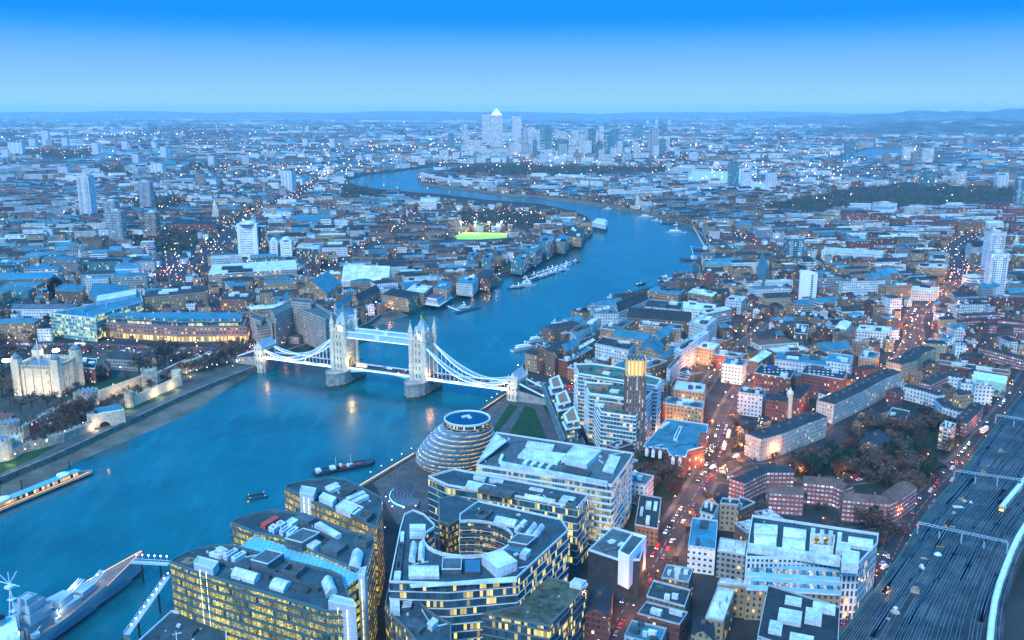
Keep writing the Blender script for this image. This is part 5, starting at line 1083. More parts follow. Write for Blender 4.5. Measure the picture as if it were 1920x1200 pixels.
# curved white-windowed red estate by the railway
M_est = facade('red_estate_wall', (.33, .075, .055), 2.6, 2.9, .70, .42, lit=.06, litc=COOL, st=.9, glass=(.45, .50, .54), rough=.85, gr=.5)
M_dev = facade('tan_mansion_wall', (.42, .34, .23), 2.3, 3.1, .45, .55, lit=.05, litc=WARM, st=1.2, glass=(.10, .12, .13))
M_devw = facade('white_mansion_wall', (.43, .42, .38), 2.3, 3.1, .48, .55, lit=.08, litc=WARM, st=1.0, glass=(.20, .22, .24))
def ribbon_block(name, lab, cat, line, w_, h, wall, roof, hip=2.8, group=None):
    # a long block that bends along a line of roof points
    L = GP(line, h); a = []; b = []
    for i in range(len(L)):
        p = Vector(L[max(0, i-1)]); q = Vector(L[min(len(L)-1, i+1)]); d = (q-p).normalized(); n = Vector((-d.y, d.x))*w_/2; a.append((L[i][0]+n.x, L[i][1]+n.y)); b.append((L[i][0]-n.x, L[i][1]-n.y))
    poly = ccw(a+b[::-1]); c = (*L[0], 0); o = thing(name, lab, cat, group, loc=c); X = MB(); X.walls(poly, 0, h, 0); at0(X, c).obj('wall', [wall], o)
    X = MB()
    for i in range(len(L)-1):
        for s_, A in ((1, a), (-1, b)):
            q = [(*A[i], h), (*A[i+1], h), (*L[i+1], h+hip), (*L[i], h+hip)]; X.face(q if s_ < 0 else q[::-1], 0)
    X.face([(*a[0], h), (*b[0], h), (*L[0], h+hip)], 0); X.face([(*a[-1], h), (*b[-1], h), (*L[-1], h+hip)], 0)
    ro = at0(X, c).obj('roof', [roof], o)
    tot = 0
    for i in range(len(L)-1):
        n = max(1, int(math.dist(L[i], L[i+1])/11))
        for k in range(n):
            p = lerp(L[i], L[i+1], (k+.5)/n); X = MB(); X.box(p[0], p[1], h+hip-.9, 1.3, 2.2, 2.2, math.atan2(L[i+1][1]-L[i][1], L[i+1][0]-L[i][0])); at0(X, c).obj('chimney', [M_brickp], ro)
    for i in range(len(L)-1): addex([a[i], a[i+1], b[i+1], b[i]], 2)
    return o
G1 = 'curving red brick estate blocks beside the gardens'
ribbon_block('red_estate_block', 'left range of the red brick estate, nearest the railway office roof', 'apartment block', PB(1440, 917, 1505, 921), 12, 14, M_est, RM['tile'], group=G1)
ribbon_block('red_estate_block', 'back range of the red brick estate above its small green', 'apartment block', PB(1506, 899, 1565, 905, 1590, 915), 12, 14, M_est, RM['tile'], group=G1)
ribbon_block('red_estate_block', 'right bent range of the red brick estate ending at the side road', 'apartment block', PB(1578, 930, 1660, 938, 1672, 930, 1702, 909), 12, 14, M_est, RM['tile'], group=G1)
ribbon_block('red_estate_block', 'dark curved gallery block left of the red brick estate', 'apartment block', PB(1382, 902, 1405, 890, 1430, 880, 1484, 880), 11, 14, M_est, RM['slate'], group=G1)
G2 = 'mansion terraces along the main road'
ribbon_block('mansion_terrace', 'nearest mansion terrace, pale end wall by the junction with a lit tree behind', 'apartment block', PB(1412, 818, 1450, 808, 1490, 792, 1535, 776), 15, 17, M_devw, RM['dark_roof'], 1.0, G2)
ribbon_block('mansion_terrace', 'middle mansion terrace with long white side wall facing the square', 'apartment block', PB(1548, 754, 1600, 730, 1645, 706, 1675, 694), 15, 17, M_devw, RM['dark_roof'], 1.0, G2)
ribbon_block('mansion_terrace', 'stepped tan mansion terrace along the main road beyond the white one', 'apartment block', PB(1676, 680, 1705, 672, 1715, 660, 1742, 650), 15, 18, M_dev, RM['dark_roof'], 1.0, G2)
ribbon_block('mansion_terrace', 'farthest tan mansion terrace before the lit crossroads', 'apartment block', PB(1732, 640, 1772, 642), 15, 18, M_dev, RM['dark_roof'], 1.0, G2)
G3 = 'long galleried estate terraces at the right'
for lab, ln in (('long galleried estate terrace, nearest of those curving at the right edge', PB(1850, 630, 1880, 626, 1930, 630)), ('second galleried estate terrace from the front at the right edge', PB(1818, 612, 1860, 608, 1930, 614)), ('third galleried estate terrace with bright balconies at the right', PB(1788, 602, 1850, 597, 1930, 604)),
                ('fourth galleried estate terrace at the right, short one', PB(1800, 590, 1870, 587)), ('fifth galleried estate terrace at the right edge, farthest', PB(1875, 583, 1930, 588)), ('slab of pale flats above the galleried estate terraces', PB(1815, 562, 1900, 561)),
                ('courtyard flats west range beside the long red hall', PB(1735, 718, 1760, 706, 1790, 695)), ('courtyard flats front range with pale balconies', PB(1700, 722, 1740, 732, 1765, 740)), ('courtyard flats back range with red and white front', PB(1756, 700, 1790, 704, 1806, 706)),
                ('bent white-balconied flats by the railway', PB(1765, 748, 1778, 762, 1805, 770)), ('angled flats beside the lit orange block', PB(1800, 790, 1822, 770, 1832, 757)), ('low flats behind the courtyard flats', PB(1840, 650, 1880, 660, 1925, 672))):
    ribbon_block('galleried_terrace', lab, 'apartment block', ln, 10, 12, M_est if 'pale' not in lab and 'white' not in lab else FM['white_render'], RM['dark_roof'], 1.2, G3)
q = para(*GP(PB(1755, 682, 1757, 675, 1893, 696), 11)); building(q, 11, 'red_brick', 'tile', 'flat', label='long red brick hall with rows of windows near the railway', cat='hall', name='long_red_hall', rr=random.Random(3)); addex(q, 2)
q = para(*GP(PB(1824, 703, 1828, 692, 1890, 702), 16)); c = (*q[0], 0); o = thing('green_shed', 'pale green gabled shed roof over the end of the long red hall', 'shed', loc=c); X = MB(); X.gable(q, 0, 13, 17, 0, 1); T_ = X
Wf = MB(); Rf = MB(); k = 0
for f, m in zip(T_.f, T_.m): D = Wf if m == 0 else Rf; D.face([T_.v[i] for i in f], 0); 
at0(Wf, c).obj('wall', [plain('pale_green_sheet', (.35, .52, .42), .6)], o); at0(Rf, c).obj('roof', [plain('pale_green_roof', (.42, .60, .52), .5)], o); addex(q, 2)
q = para(*GP(PB(1762, 800, 1772, 790, 1793, 796), 17)); building(q, 17, 'balcony', 'dark_roof', 'flat', label='orange-lit banded block beside the railway bridge', cat='apartment block', name='banded_block', rr=random.Random(5)); addex(q, 2)
for lab, px3, h, kind in (('brown angular hall with sloping roofs in the dark gardens', PB(1610, 835, 1625, 812, 1668, 822), 14, 'gable'), ('square tan block with two lit windows at the gardens edge', PB(1662, 783, 1672, 765, 1706, 772), 13, 'flat'), ('red brick chapel-like house between the mansion terraces', PB(1600, 790, 1606, 780, 1620, 784), 9, 'gable')):
    q = para(*GP(px3, h)); building(q, h, 'brown_brick', 'slate', kind, label=lab, cat='building', name='garden_building', rr=random.Random(9)); addex(q, 2)
# bottom foreground blocks
for lab, px3, h, wall, roof, kind in (
  ('tan curved-roof block at the bottom below the vaulted office', PB(1322, 1160, 1345, 1103, 1378, 1108), 17, 'tan_brick', 'pale_roof', 'flat'), ('second pale curved-roof block behind the first at the bottom', PB(1345, 1096, 1350, 1087, 1405, 1092), 17, 'tan_brick', 'pale_roof', 'flat'),
  ('dark-roofed office with white end wall at the bottom edge by the railway', PB(1420, 1195, 1440, 1098, 1575, 1140), 22, 'white_render', 'dark_roof', 'flat'), ('ornate red brick gabled house with chimneys on the street', PB(1098, 1150, 1108, 1098, 1150, 1106), 14, 'red_brick', 'slate', 'gable'),
  ('mossy-roofed narrow house row beside the lit street', PB(1190, 985, 1200, 928, 1240, 935), 11, 'brown_brick', 'dark_roof', 'flat'), ('low glazed link building left of the vaulted office', PB(1345, 1035, 1350, 1010, 1400, 1018), 15, 'grey_concrete', 'pale_roof', 'flat'),
  ('blue-roofed low office left of the glazed link', PB(1290, 1025, 1298, 972, 1346, 978), 15, 'white_render', 'green_roof', 'flat'), ('tan corner flats beside the curved gallery block', PB(1350, 945, 1354, 935, 1388, 938), 17, 'tan_brick', 'dark_roof', 'flat'), ('pale corner flats facing the lit street', PB(1312, 960, 1322, 940, 1348, 948), 17, 'white_render', 'dark_roof', 'flat'),
  ('blue-roofed building at the bottom edge of the lit street', PB(1170, 1195, 1185, 1165, 1250, 1180), 14, 'grey_concrete', 'green_roof', 'flat'), ('dark brick corner block at the bottom of the lit street', PB(1195, 1152, 1212, 1130, 1290, 1150), 14, 'red_brick', 'dark_roof', 'flat'), ('dark-roofed block above the corner block on the lit street', PB(1212, 1120, 1225, 1090, 1295, 1108), 15, 'brown_brick', 'dark_roof', 'flat'),
  ('brick block with roof plant right of the lit street', PB(1240, 1085, 1250, 1060, 1300, 1068), 15, 'brown_brick', 'grey_roof', 'flat'), ('tan block with a slate roof at the bottom right of the lit street', PB(1296, 1190, 1300, 1160, 1340, 1170), 14, 'tan_brick', 'slate', 'gable')):
    q = para(*GP(px3, h)); building(q, h, wall, roof, kind, label=lab, cat='building', name='street_corner_building', rr=random.Random(len(lab)), units=7 if h == 22 else None); addex(q, 1)
# long brick hotel with warm arcade
M_hot = facade('brick_hotel_wall', (.30, .17, .15), 4.2, 4.0, .42, .42, lit=.22, litc=(1.0, .72, .25), st=1.3, glass=(.03, .05, .08))
M_arc = facade('lit_arcade', (.55, .32, .16), 4.2, 6.5, .62, .7, lit=.9, litc=(1.0, .58, .16), st=2.0, glass=(.3, .2, .1), clump=False)
def para4(px4, h): return GP(px4, h)
P_ = GP(PB(194, 605, 205, 596, 445, 596, 466, 600, 462, 612, 330, 613), 17)
oh = thing('brick_hotel', 'long purple-brown brick building with a glowing arcade and blue top storeys', 'building', loc=(*P_[0], 0)); c = (*P_[0], 0)
X = MB(); X.walls(P_, 6.5, 17, 0); X.cap(P_, 17, 1); at0(X, c).obj('wall', [M_hot, M_deck], oh); X = MB(); X.walls(inset(P_, -.2), 0, 6.5, 0); X.cap(inset(P_, -.2), 6.5, 0); at0(X, c).obj('arcade', [M_arc], oh)
X = MB(); q = inset(P_, 3); X.walls(q, 17, 20.5, 0); X.walls(inset(q, -.6), 20.3, 20.8, 1); X.cap(inset(q, -.6), 20.8, 1); at0(X, c).obj('lit_attic', [facade('attic_lit', (.3, .4, .45), 3.0, 3.5, .9, .8, lit=.55, litc=(1, .82, .35), st=1.0, v0=17, clump=True), M_deck], oh)
X = MB(); q = inset(P_, 5); X.prism(q, 20.8, 24.5, 0, 1); at0(X, c).obj('blue_roof_storey', [FM['teal_glass'], RM['green_roof']], oh); addex(P_, 4)
# glass office with yellow-green corner
office('green_glass_office', 'glass office with a yellow-green glowing corner behind the busy road', 'office', PB(93, 588, 160, 575, 262, 547, 268, 566, 180, 592, 178, 598), 26, facade('green_glow_glass', (.25, .38, .36), 2.0, 3.8, .85, .7, lit=.45, litc=(.95, 1.0, .25), st=.8, glass=(.06, .22, .25), mull=1), RM['green_roof'], 3.8, M_band, items=[('roof_storey', PB(180, 566, 182, 555, 255, 542), 4, M_vault)])
# concrete riverside hotel: stepped wings
M_hc = facade('concrete_hotel_wall', (.36, .32, .28), 2.6, 3.0, .55, .42, lit=.03, litc=WARM, st=1.5, glass=(.06, .07, .08))
oh2 = thing('concrete_hotel', 'pale concrete riverside hotel with stepped wings behind the bridge approach', 'hotel', loc=(*G(560, 640), 0)); c = (*G(560, 640), 0)
for px4, h in ((PB(520, 590, 540, 572, 640, 576, 640, 596, 560, 600), 0, ), ): pass
for px_, h in ((PB(545, 566, 552, 560, 585, 562, 583, 570), 42), (PB(505, 582, 546, 566, 552, 574, 515, 592), 36), (PB(548, 574, 583, 566, 620, 590, 610, 600), 36), (PB(575, 574, 592, 570, 632, 592, 628, 602), 30), (PB(500, 596, 520, 584, 530, 600, 510, 608), 26), (PB(468, 596, 478, 588, 497, 594, 490, 604), 24), (PB(478, 606, 508, 602, 515, 612, 482, 618), 20)):
    q = ccw(GP(px_, h)); X = MB(); X.prism(q, 0, h, 0, 1); X.parapet(q, h, 1, .5, 0); at0(X, c).obj('wing', [M_hc, M_deckg], oh2); addex(q, 2)
q = GP(PB(522, 628, 560, 604, 612, 610, 560, 632), 8); X = MB(); X.prism(q, 0, 8, 0, 1); at0(X, c).obj('podium', [M_hc, M_deck], oh2); addex(q, 2)
# white stepped office tower and neighbours
M_wt = facade('white_banded_tower', (.80, .82, .84), 30.0, 3.9, .72, .3, lit=.05, litc=YEL, st=.6, glass=(.16, .2, .24))
def wtower(px, pyb, pyt, wpx, lab, z0=0):
    x, y = G(px, pyb); D = math.hypot(y*math.cos(PITCH)+CH*math.sin(PITCH), 0); w_ = wpx/F*D; h = HT(px, pyb, pyt); c = (x, y+6, 0); o = thing('white_office_tower', lab, 'office', 'white office towers north of the docks', loc=c)
    X = MB(); X.box(0, 0, 0, w_*.8, 12, h, 0, 0, 1); X.obj('white_front', [M_wt, RM['pale_roof']], o)
    X = MB(); X.box(0, 8, 0, w_*1.35, 14, h-5, 0, 0, 1); X.obj('dark_glass_wing', [FM['dark_glass'], RM['pale_roof']], o)
    for s_ in (-1, 1): X = MB(); X.box(s_*w_*.34, -6.3, 0, w_*.13, 1.0, h+1); X.obj('white_pier', [M_whitep], o)
    X = MB(); X.rings([(0, 0, h, w_*.36), (0, 0, h+3, w_*.30), (0, 0, h+5, w_*.12)], 0, 16, True); X.obj('domed_top', [RM['pale_roof']], o); addex(rect(c[0], c[1], w_*1.5, 32, 0), 2)
wtower(467, 490, 420, 46, 'tallest white banded office tower with dark glass wings and domed top'); wtower(538, 490, 450, 26, 'lower white banded office tower right of the tallest one')
wtower(514, 487, 452, 20, 'narrow white office tower between the two banded ones')
q = para(*GP(PB(555, 465, 560, 458, 600, 460), 32)); building(q, 32, 'dark_glass', 'pale_roof', 'flat', near=False, label='black glass box framed in white right of the white towers', cat='office', name='framed_glass_office', rr=random.Random(2)); addex(q, 3)

for o_ in list(COL.objects):
    if o_.get('label', '').startswith('large red brick mansion block'):
        for k, (px_, py_, w_) in enumerate(((1441, 714, 3.4),)):
            p = G(px_, py_, 10); X = MB(); X.box(p[0], p[1]-1.2, 0, w_, .6, 24); at0(X, tuple(o_.location)).obj('blue_banner', [plain('banner_blue', (.03, .08, .45), .6)], o_)
        for k in range(22): p = G(1434+(k % 8)*8, 688+(k//8)*5-(k % 8)*.0, 21); X = MB(); X.box(p[0], p[1], 20.9, 1.8, 1.2, .5, .2); at0(X, tuple(o_.location)).obj('roof_window', [M_hullw_], o_)
    elif o_.get('label', '').startswith('second large red brick'):
        for k in range(22): p = G(1518+(k % 8)*8.5, 690+(k//8)*5+(k % 8)*.8, 21); X = MB(); X.box(p[0], p[1], 20.9, 1.8, 1.2, .5, .2); at0(X, tuple(o_.location)).obj('roof_window', [M_hullw_], o_)
    elif o_.get('label', '').startswith('ornate red and white corner'):
        p = G(1481, 748, 16); X = MB(); X.rings([(p[0], p[1], 0, 2.4), (p[0], p[1], 20, 2.4), (p[0], p[1], 20.1, 2.9), (p[0], p[1], 22.5, 2.3), (p[0], p[1], 24, .8), (p[0], p[1], 26.5, .05)], 0, 12); at0(X, tuple(o_.location)).obj('domed_turret', [M_stonep], o_)
    elif 'glazed arch' in o_.get('label', ''):
        p = G(112, 560, 0); X = MB()
        for k in range(12): t0, t1 = math.pi*k/12, math.pi*(k+1)/12; X.bar((p[0]+7*math.cos(t0), p[1]-6, 19+8*math.sin(t0)), (p[0]+7*math.cos(t1), p[1]-6, 19+8*math.sin(t1)), 1.4, 9)
        for s_ in (-1, 1): X.bar((p[0]+7*s_, p[1]-6, 0), (p[0]+7*s_, p[1]-6, 19), 1.4, 9)
        at0(X, tuple(o_.location)).obj('glazed_arch', [M_band], o_)
# ================================================================ THE KEEP AND ITS WALLS
M_keep = facade('keep_limestone', (.58, .50, .38), 7.2, 9.0, .13, .34, lit=0, st=0, glass=(.07, .07, .07), v0=-1.0, gr=.6)
M_lime = plain('limestone', (.56, .48, .36), .9, var=.25, scale=.4)
M_rag = plain('ragstone', (.36, .31, .24), .95, var=.4, scale=.3)
M_lead = plain('lead_roof', (.16, .20, .24), .6, var=.2)
A, B, C_ = G(34, 741), G(113, 743), G(148, 722)
ka = math.atan2(B[1]-A[1], B[0]-A[0]); KW = math.dist(A, B); KD = 34.0
kc = ((A[0]+B[0])/2-math.sin(ka)*KD/2, (A[1]+B[1])/2+math.cos(ka)*KD/2); H_ = 27.0
keep = thing('stone_keep', 'floodlit square stone keep with four domed corner turrets and a flagpole', 'castle', loc=(*kc, 0), rz=ka)
X = MB(); X.walls(rect(0, 0, KW, KD, 0), 0, H_, 0, 3.0); X.obj('wall', [M_keep], keep)
X = MB(); X.cap(rect(0, 0, KW-2.5, KD-2.5, 0), H_-2.0); X.hip(rect(0, 0, KW-9, KD-9, 0), H_-1.9, H_+.8, 0); X.obj('lead_roof', [M_lead], keep)
X = MB(); X.parapet(rect(0, 0, KW, KD, 0), H_-2.2, 2.2, 1.4, 0)
for i in range(4):
    q = rect(0, 0, KW-.5, KD-.5, 0); a, b = q[i], q[(i+1) % 4]; n = int(math.dist(a, b)/2.6)
    for k in range(n): p = lerp(a, b, (k+.5)/n); X.box(p[0], p[1], H_, 1.3, 1.3, 1.3)
X.obj('battlement', [M_lime], keep)
for (w_, d_, L, ax) in ((KW, KD, KW, 0), (KD, KW, KD, 1)):
    n = int(L/7.2)
    for s_ in (-1, 1):
        for k in range(1, n):
            u = -L/2+L*k/n; X = MB()
            if ax == 0: X.box(u, s_*(KD/2+.35), 0, 1.5, .9, H_-3)
            else: X.box(s_*(KW/2+.35), u, 0, .9, 1.5, H_-3)
            X.obj('buttress', [M_lime], keep)
for i, (ux, uy) in enumerate(((-1, -1), (1, -1), (1, 1), (-1, 1))):
    x, y = ux*(KW/2-1.5), uy*(KD/2-1.5); X = MB()
    if i == 2: X.rings([(x, y, 0, 5.2), (x, y, H_+7, 5.2)], 0, 16)
    else: X.box(x, y, 0, 7, 7, H_+6.5)
    t_ = X.obj('corner_turret', [M_lime], keep)
    X = MB(); r0 = 4.4 if i == 2 else 3.6; zb = H_+7 if i == 2 else H_+6.5
    X.rings([(x, y, zb+.02, r0), (x, y, zb+1.5, r0*.98), (x, y, zb+3.0, r0*.7), (x, y, zb+4.2, r0*.3), (x, y, zb+5.2, .3), (x, y, zb+7.5, .12)], 0, 12, True); X.obj('dome', [M_lead], t_)
X = MB(); X.cyl(-4, -5, H_-1, H_+22, .35, 0, 6); X.obj('flagpole', [M_whitep], keep)
addex([(kc[0]+math.cos(ka)*u-math.sin(ka)*v, kc[1]+math.sin(ka)*u+math.cos(ka)*v) for u, v in ((-25, -22), (25, -22), (25, 22), (-25, 22))])
M_glare = emis('floodlight_lamp', (1.0, .88, .60), 45)
for lab, px_, py_, z in (('dazzling floodlight on the roof corner at the left of the keep', 20, 741, 32), ('dazzling floodlight behind the roof of the keep', 112, 715, 30)):
    p = G(px_, py_); o = thing('floodlight', lab, 'floodlight', 'dazzling floodlights at the keep', loc=(*p, z)); X = MB(); X.cyl(0, 0, -z if px_ < 50 else -3, -.6, .3, 0, 6); X.obj('pole', [M_dunit], o); X = MB(); X.rings([(0, 0, -1.6, .4), (0, 0, -.8, 2.9), (0, 0, .8, 2.9), (0, 0, 1.6, .4)], 0, 10); X.obj('lamp_head', [M_glare], o)
    plight('floodlight_bulb', (p[0], p[1], z+2), 15000, (1, .88, .6), 1.0)
def lw(x, y, z): return (kc[0]+math.cos(ka)*x-math.sin(ka)*y, kc[1]+math.sin(ka)*x+math.cos(ka)*y, z)
for u in (-26, 0, 26): slight('floodlight', lw(u*.7, -KD/2-24, 1.5), lw(u*.6, -KD/2, 14), 19000, (1, .78, .48), 80)
for v in (-10, 10): slight('floodlight', lw(KW/2+22, v, 1.5), lw(KW/2, v, 14), 12000, (1, .78, .5), 80)
slight('floodlight', lw(-KW/2-20, 0, 1.5), lw(-KW/2, 0, 14), 9000, (1, .80, .52), 80)
def wallrun(name, lab, pts, h, th, mat=None, merlon=True, group='stone curtain walls of the castle'):
    P = GP(pts); c = (*P[0], 0); o = thing(name, lab, 'castle wall', group, loc=c); X = MB(); M2 = MB()
    for i in range(len(P)-1):
        a, b = P[i], P[i+1]; X.bar((*a, h/2), (*b, h/2), th, h)
        if merlon:
            n = int(math.dist(a, b)/3); an = math.atan2(b[1]-a[1], b[0]-a[0])
            for k in range(n): p = lerp(a, b, (k+.5)/n); M2.box(p[0]+math.sin(an)*(th/2-.4), p[1]-math.cos(an)*(th/2-.4), h, 1.6, .8, 1.2, an)
    at0(X, c).obj('wall', [mat or M_rag], o)
    if merlon: at0(M2, c).obj('merlons', [mat or M_rag], o)
    for i in range(len(P)-1): addex(rect((P[i][0]+P[i+1][0])/2, (P[i][1]+P[i+1][1])/2, math.dist(P[i], P[i+1]), th+3, math.atan2(P[i+1][1]-P[i][1], P[i+1][0]-P[i][0])))
    return o
wallrun('curtain_wall', 'lit inner curtain wall between the round tower and the square tower', PB(186, 752, 268, 722), 9, 3.5, M_lime)
wallrun('curtain_wall', 'lit outer curtain wall running beside the riverside walk', PB(247, 762, 300, 738, 338, 722), 8, 3.5, M_lime)
wallrun('curtain_wall', 'inner curtain wall from the round tower to the left edge', PB(160, 762, 118, 782, 78, 802, 42, 822, 0, 822, -30, 825), 10, 3.5)
wallrun('curtain_wall', 'low outer wall left of the water gate', PB(174, 806, 120, 828, 40, 850, 20, 862), 7, 3)
wallrun('curtain_wall', 'inner wall beyond the square tower towards the bridge', PB(292, 718, 330, 700, 372, 680), 9, 3.5, M_lime)
wallrun('curtain_wall', 'short lit wall with a battlemented end near the bridge approach', PB(345, 700, 375, 690, 388, 684), 11, 5, M_lime)
def rtower(lab, px_, py_, r, h, n=14, roof=None, mat=None, sq=False, rz=.4):
    p = G(px_, py_); o = thing('wall_tower', lab, 'castle tower', 'towers of the castle walls', loc=(*p, 0), rz=rz); m = mat or M_rag; X = MB()
    if sq: X.box(0, 0, 0, 2*r, 2*r, h)
    else: X.rings([(0, 0, 0, r), (0, 0, h, r)], 0, n, True)
    X.obj('wall', [m], o); X = MB()
    for k in range(12):
        a = 2*math.pi*k/12; rr_ = r-.5
        if sq: q = rect(0, 0, 2*rr_, 2*rr_, 0); i = k//3; pp = lerp(q[i], q[(i+1) % 4], (k % 3+.5)/3); X.box(pp[0], pp[1], h, 1.5, 1.5, 1.4)
        else: X.box(rr_*math.cos(a), rr_*math.sin(a), h, 1.5, 1.2, 1.4, a+math.pi/2)
    X.obj('merlons', [m], o)
    if roof:
        X = MB(); X.rings([(0, 0, h+.03, r*.72), (0, 0, h+1.2, r*.7)], 0, n, True) if roof == 1 else X.cone(0, 0, h+.03, h+6, r*.9, 0, n); X.obj('roof', [M_lead], o)
    addex([(p[0]+(r+2)*math.cos(t_), p[1]+(r+2)*math.sin(t_)) for t_ in (0, 1, 2, 3, 4, 5)]); return o
rtower('big round wall tower with dark leaded top beside the water gate', 168, 765, 8, 15, roof=1); rtower('tall square ruined wall tower behind bare trees', 282, 728, 6.5, 17, sq=True); rtower('round wall tower at the far end of the lit outer wall', 333, 722, 4.5, 13, mat=M_lime)
rtower('pale round gate tower at the left edge, nearest the river', 8, 860, 6.5, 15, mat=M_lime, roof=1); rtower('square gate tower beside the pale round one at the left edge', 30, 846, 5, 11, sq=True, mat=M_lime); rtower('corner tower with white lantern at the end of the inner wall', 22, 822, 7, 13, roof=1)
rtower('small round tower between water gate and outer wall', 244, 762, 4, 12); rtower('small watch tower with golden lamp beside the big round tower', 148, 768, 3, 14)
P = G(200, 795); o = thing('water_gate', 'lit stone water gate with a dark arch facing the river wall', 'castle gate', loc=(*P, 0), rz=.55); X = MB(); X.box(0, 0, 0, 27, 12, 11); X.obj('wall', [M_lime], o)
X = MB()
for k in range(10):
    t0, t1 = math.pi*k/10, math.pi*(k+1)/10; X.face([(-2+4*math.cos(t0), -6.06, .3+4*math.sin(t0)), (-2+4*math.cos(t1), -6.06, .3+4*math.sin(t1)), (-2, -6.06, .3)])
X.obj('arch', [plain('dark_opening', (.01, .012, .014), .9)], o); X = MB(); X.gable(rect(2, 2, 20, 7, 0), 11.02, 11.5, 14.5, 0, 0); X.obj('roof', [RM['green_roof']], o); addex(rect(*P, 30, 16, .55))
for px_, py_, e in ((178, 808, 1600), (225, 795, 1200), (240, 770, 1400), (300, 745, 2200), (330, 732, 1600), (230, 745, 2200), (260, 735, 2000), (50, 838, 1600), (20, 872, 1500), (355, 705, 1500), (190, 765, 900), (100, 815, 700)):
    p = G(px_, py_); plight('wall_lamp', (*p, 3.0), e*2.2, (1, .74, .42), .5)
for p3, h, wall, roof, kind, lab in ((PB(150, 690, 155, 672, 182, 674), 14, 'red_brick', 'slate', 'flat', 'dark brick range with small lit windows just right of the keep'), (PB(200, 672, 204, 664, 265, 668), 11, 'grey_concrete', 'slate', 'gable', 'long low castle range with dormers and a slate roof'), (PB(185, 687, 190, 677, 207, 680), 11, 'red_brick', 'tile', 'hip', 'square brick house with tiled hip roof beside the castle green'),
  (PB(42, 792, 62, 782, 74, 786), 9, 'red_brick', 'tile', 'gable', 'red timbered house on the inner castle wall'), (PB(-10, 785, 0, 775, 30, 780), 8, 'red_brick', 'tile', 'gable', 'red-roofed house at the left edge inside the walls'), (PB(80, 780, 95, 772, 112, 776), 8, 'white_render', 'tile', 'gable', 'small white gabled house behind the inner wall'), (PB(270, 668, 278, 660, 300, 664), 9, 'tan_brick', 'slate', 'hip', 'small pavilion at the far end of the castle green')):
    q = para(*GP(p3, h)); building(q, h, wall, roof, kind, label=lab, cat='building', name='castle_house', rr=random.Random(len(lab))); addex(q, 2)
# ================================================================ SHIPS, BOATS AND PIERS
M_hullg = plain('warship_grey', (.30, .42, .48), .6, var=.12, scale=.1); M_hulld = plain('warship_dark_camouflage', (.10, .22, .30), .6, var=.1); M_deckw = plain('teak_deck', (.22, .17, .15), .8, var=.25); M_hulld2 = plain('warship_mid_grey', (.17, .27, .32), .6, var=.2, scale=.3); M_boot = plain('black_boot_top', (.02, .025, .03), .7)
M_hulln = plain('dark_hull', (.03, .05, .075), .6, var=.3, scale=.5); M_hullw = plain('white_hull', (.72, .76, .80), .4, var=.06); M_cab = plain('pale_cabin', (.60, .68, .74), .5, var=.1); M_cabd = plain('dark_cabin_glass', (.03, .06, .09), .2); M_redh = plain('red_hull', (.35, .06, .05), .6)
M_lampo = emis('orange_lamp', (1.0, .42, .10), 5.0); M_lampw = emis('white_lamp', (1.0, .93, .80), 9.0); M_lampy = emis('yellow_lamp', (1.0, .70, .25), 6.0)
def hull(X, L, Wd, z0, z1, m=0, dm=1, bow=.28, stern=.85, sheer=1.5, flare=.8, n=20):
    st = []
    for i in range(n+1):
        u = i/n; w_ = Wd/2*(min(1, (u/bow))**.7 if u < bow else (1 if u < .75 else 1-(1-stern)*((u-.75)/.25)**2)); zt = z1+sheer*max(0, 1-u/.45)**2
        st.append((-L/2+0+u*L, max(w_, .12), zt))
    st = [(-x, w_, zt) for x, w_, zt in st]   # bow towards +x
    for (xa, wa, ta), (xb, wb, tb) in zip(st, st[1:]):
        for s_ in (-1, 1):
            q = [(xa*.97 if xa > 0 else xa, s_*wa*flare, z0), (xb*.97 if xb > 0 else xb, s_*wb*flare, z0), (xb, s_*wb, tb), (xa, s_*wa, ta)]; X.face(q if s_ > 0 else q[::-1], m)
        X.face([(xa, -wa, ta-.05), (xa, wa, ta-.05), (xb, wb, tb-.05), (xb, -wb, tb-.05)], dm)
    x, w_, t_ = st[-1]; X.face([(x, -w_*flare, z0), (x, w_*flare, z0), (x, w_, t_), (x, -w_, t_)], m)
b0, b1 = G(268, 1038, 4), G(20, 1195, 4); sa = math.atan2(b0[1]-b1[1], b0[0]-b1[0]); SL = 187.0; sc0 = (b0[0]-math.cos(sa)*SL/2, b0[1]-math.sin(sa)*SL/2)
ship = thing('warship', 'grey camouflaged museum warship moored at the bottom left, bow towards the bridge', 'warship', loc=(*sc0, WZ), rz=sa)
X = MB(); hull(X, SL, 19, -.2, 8.2, 0, 1, bow=.35, stern=.7, sheer=3.2, flare=.82, n=30); X.obj('hull', [M_hullg, M_deckw], ship)
X = MB(); hull(X, SL*1.001, 19.1*.84, -.5, 1.0, 0, 0, bow=.35, stern=.7, sheer=0, flare=1.0, n=30); X.obj('waterline_band', [M_boot], ship)
for k, (x0, x1, za, zb) in enumerate(((20, 50, 2, 6), (-30, 0, 3, 8), (55, 75, 4, 8.4))):
    for s_ in (-1, 1): X = MB(); X.face([(x0, s_*9.52, za), (x1, s_*9.52, za+1), (x1-5, s_*9.56, zb), (x0+6, s_*9.56, zb-1)]); X.obj('camouflage_patch', [M_hulld], ship)
def turret(x, z, dirn):
    X = MB(); q = [(x-5.5*dirn, -4.5), (x+4*dirn, -3.2), (x+4*dirn, 3.2), (x-5.5*dirn, 4.5)]; X.prism(q, z, z+3.2); t_ = X.obj('gun_turret', [M_hullg], ship)
    for y in (-1.7, 0, 1.7): X = MB(); X.bar((x+3.5*dirn, y, z+1.8), (x+13*dirn, y, z+5.2), .55); X.obj('gun_barrel', [M_cab], t_)
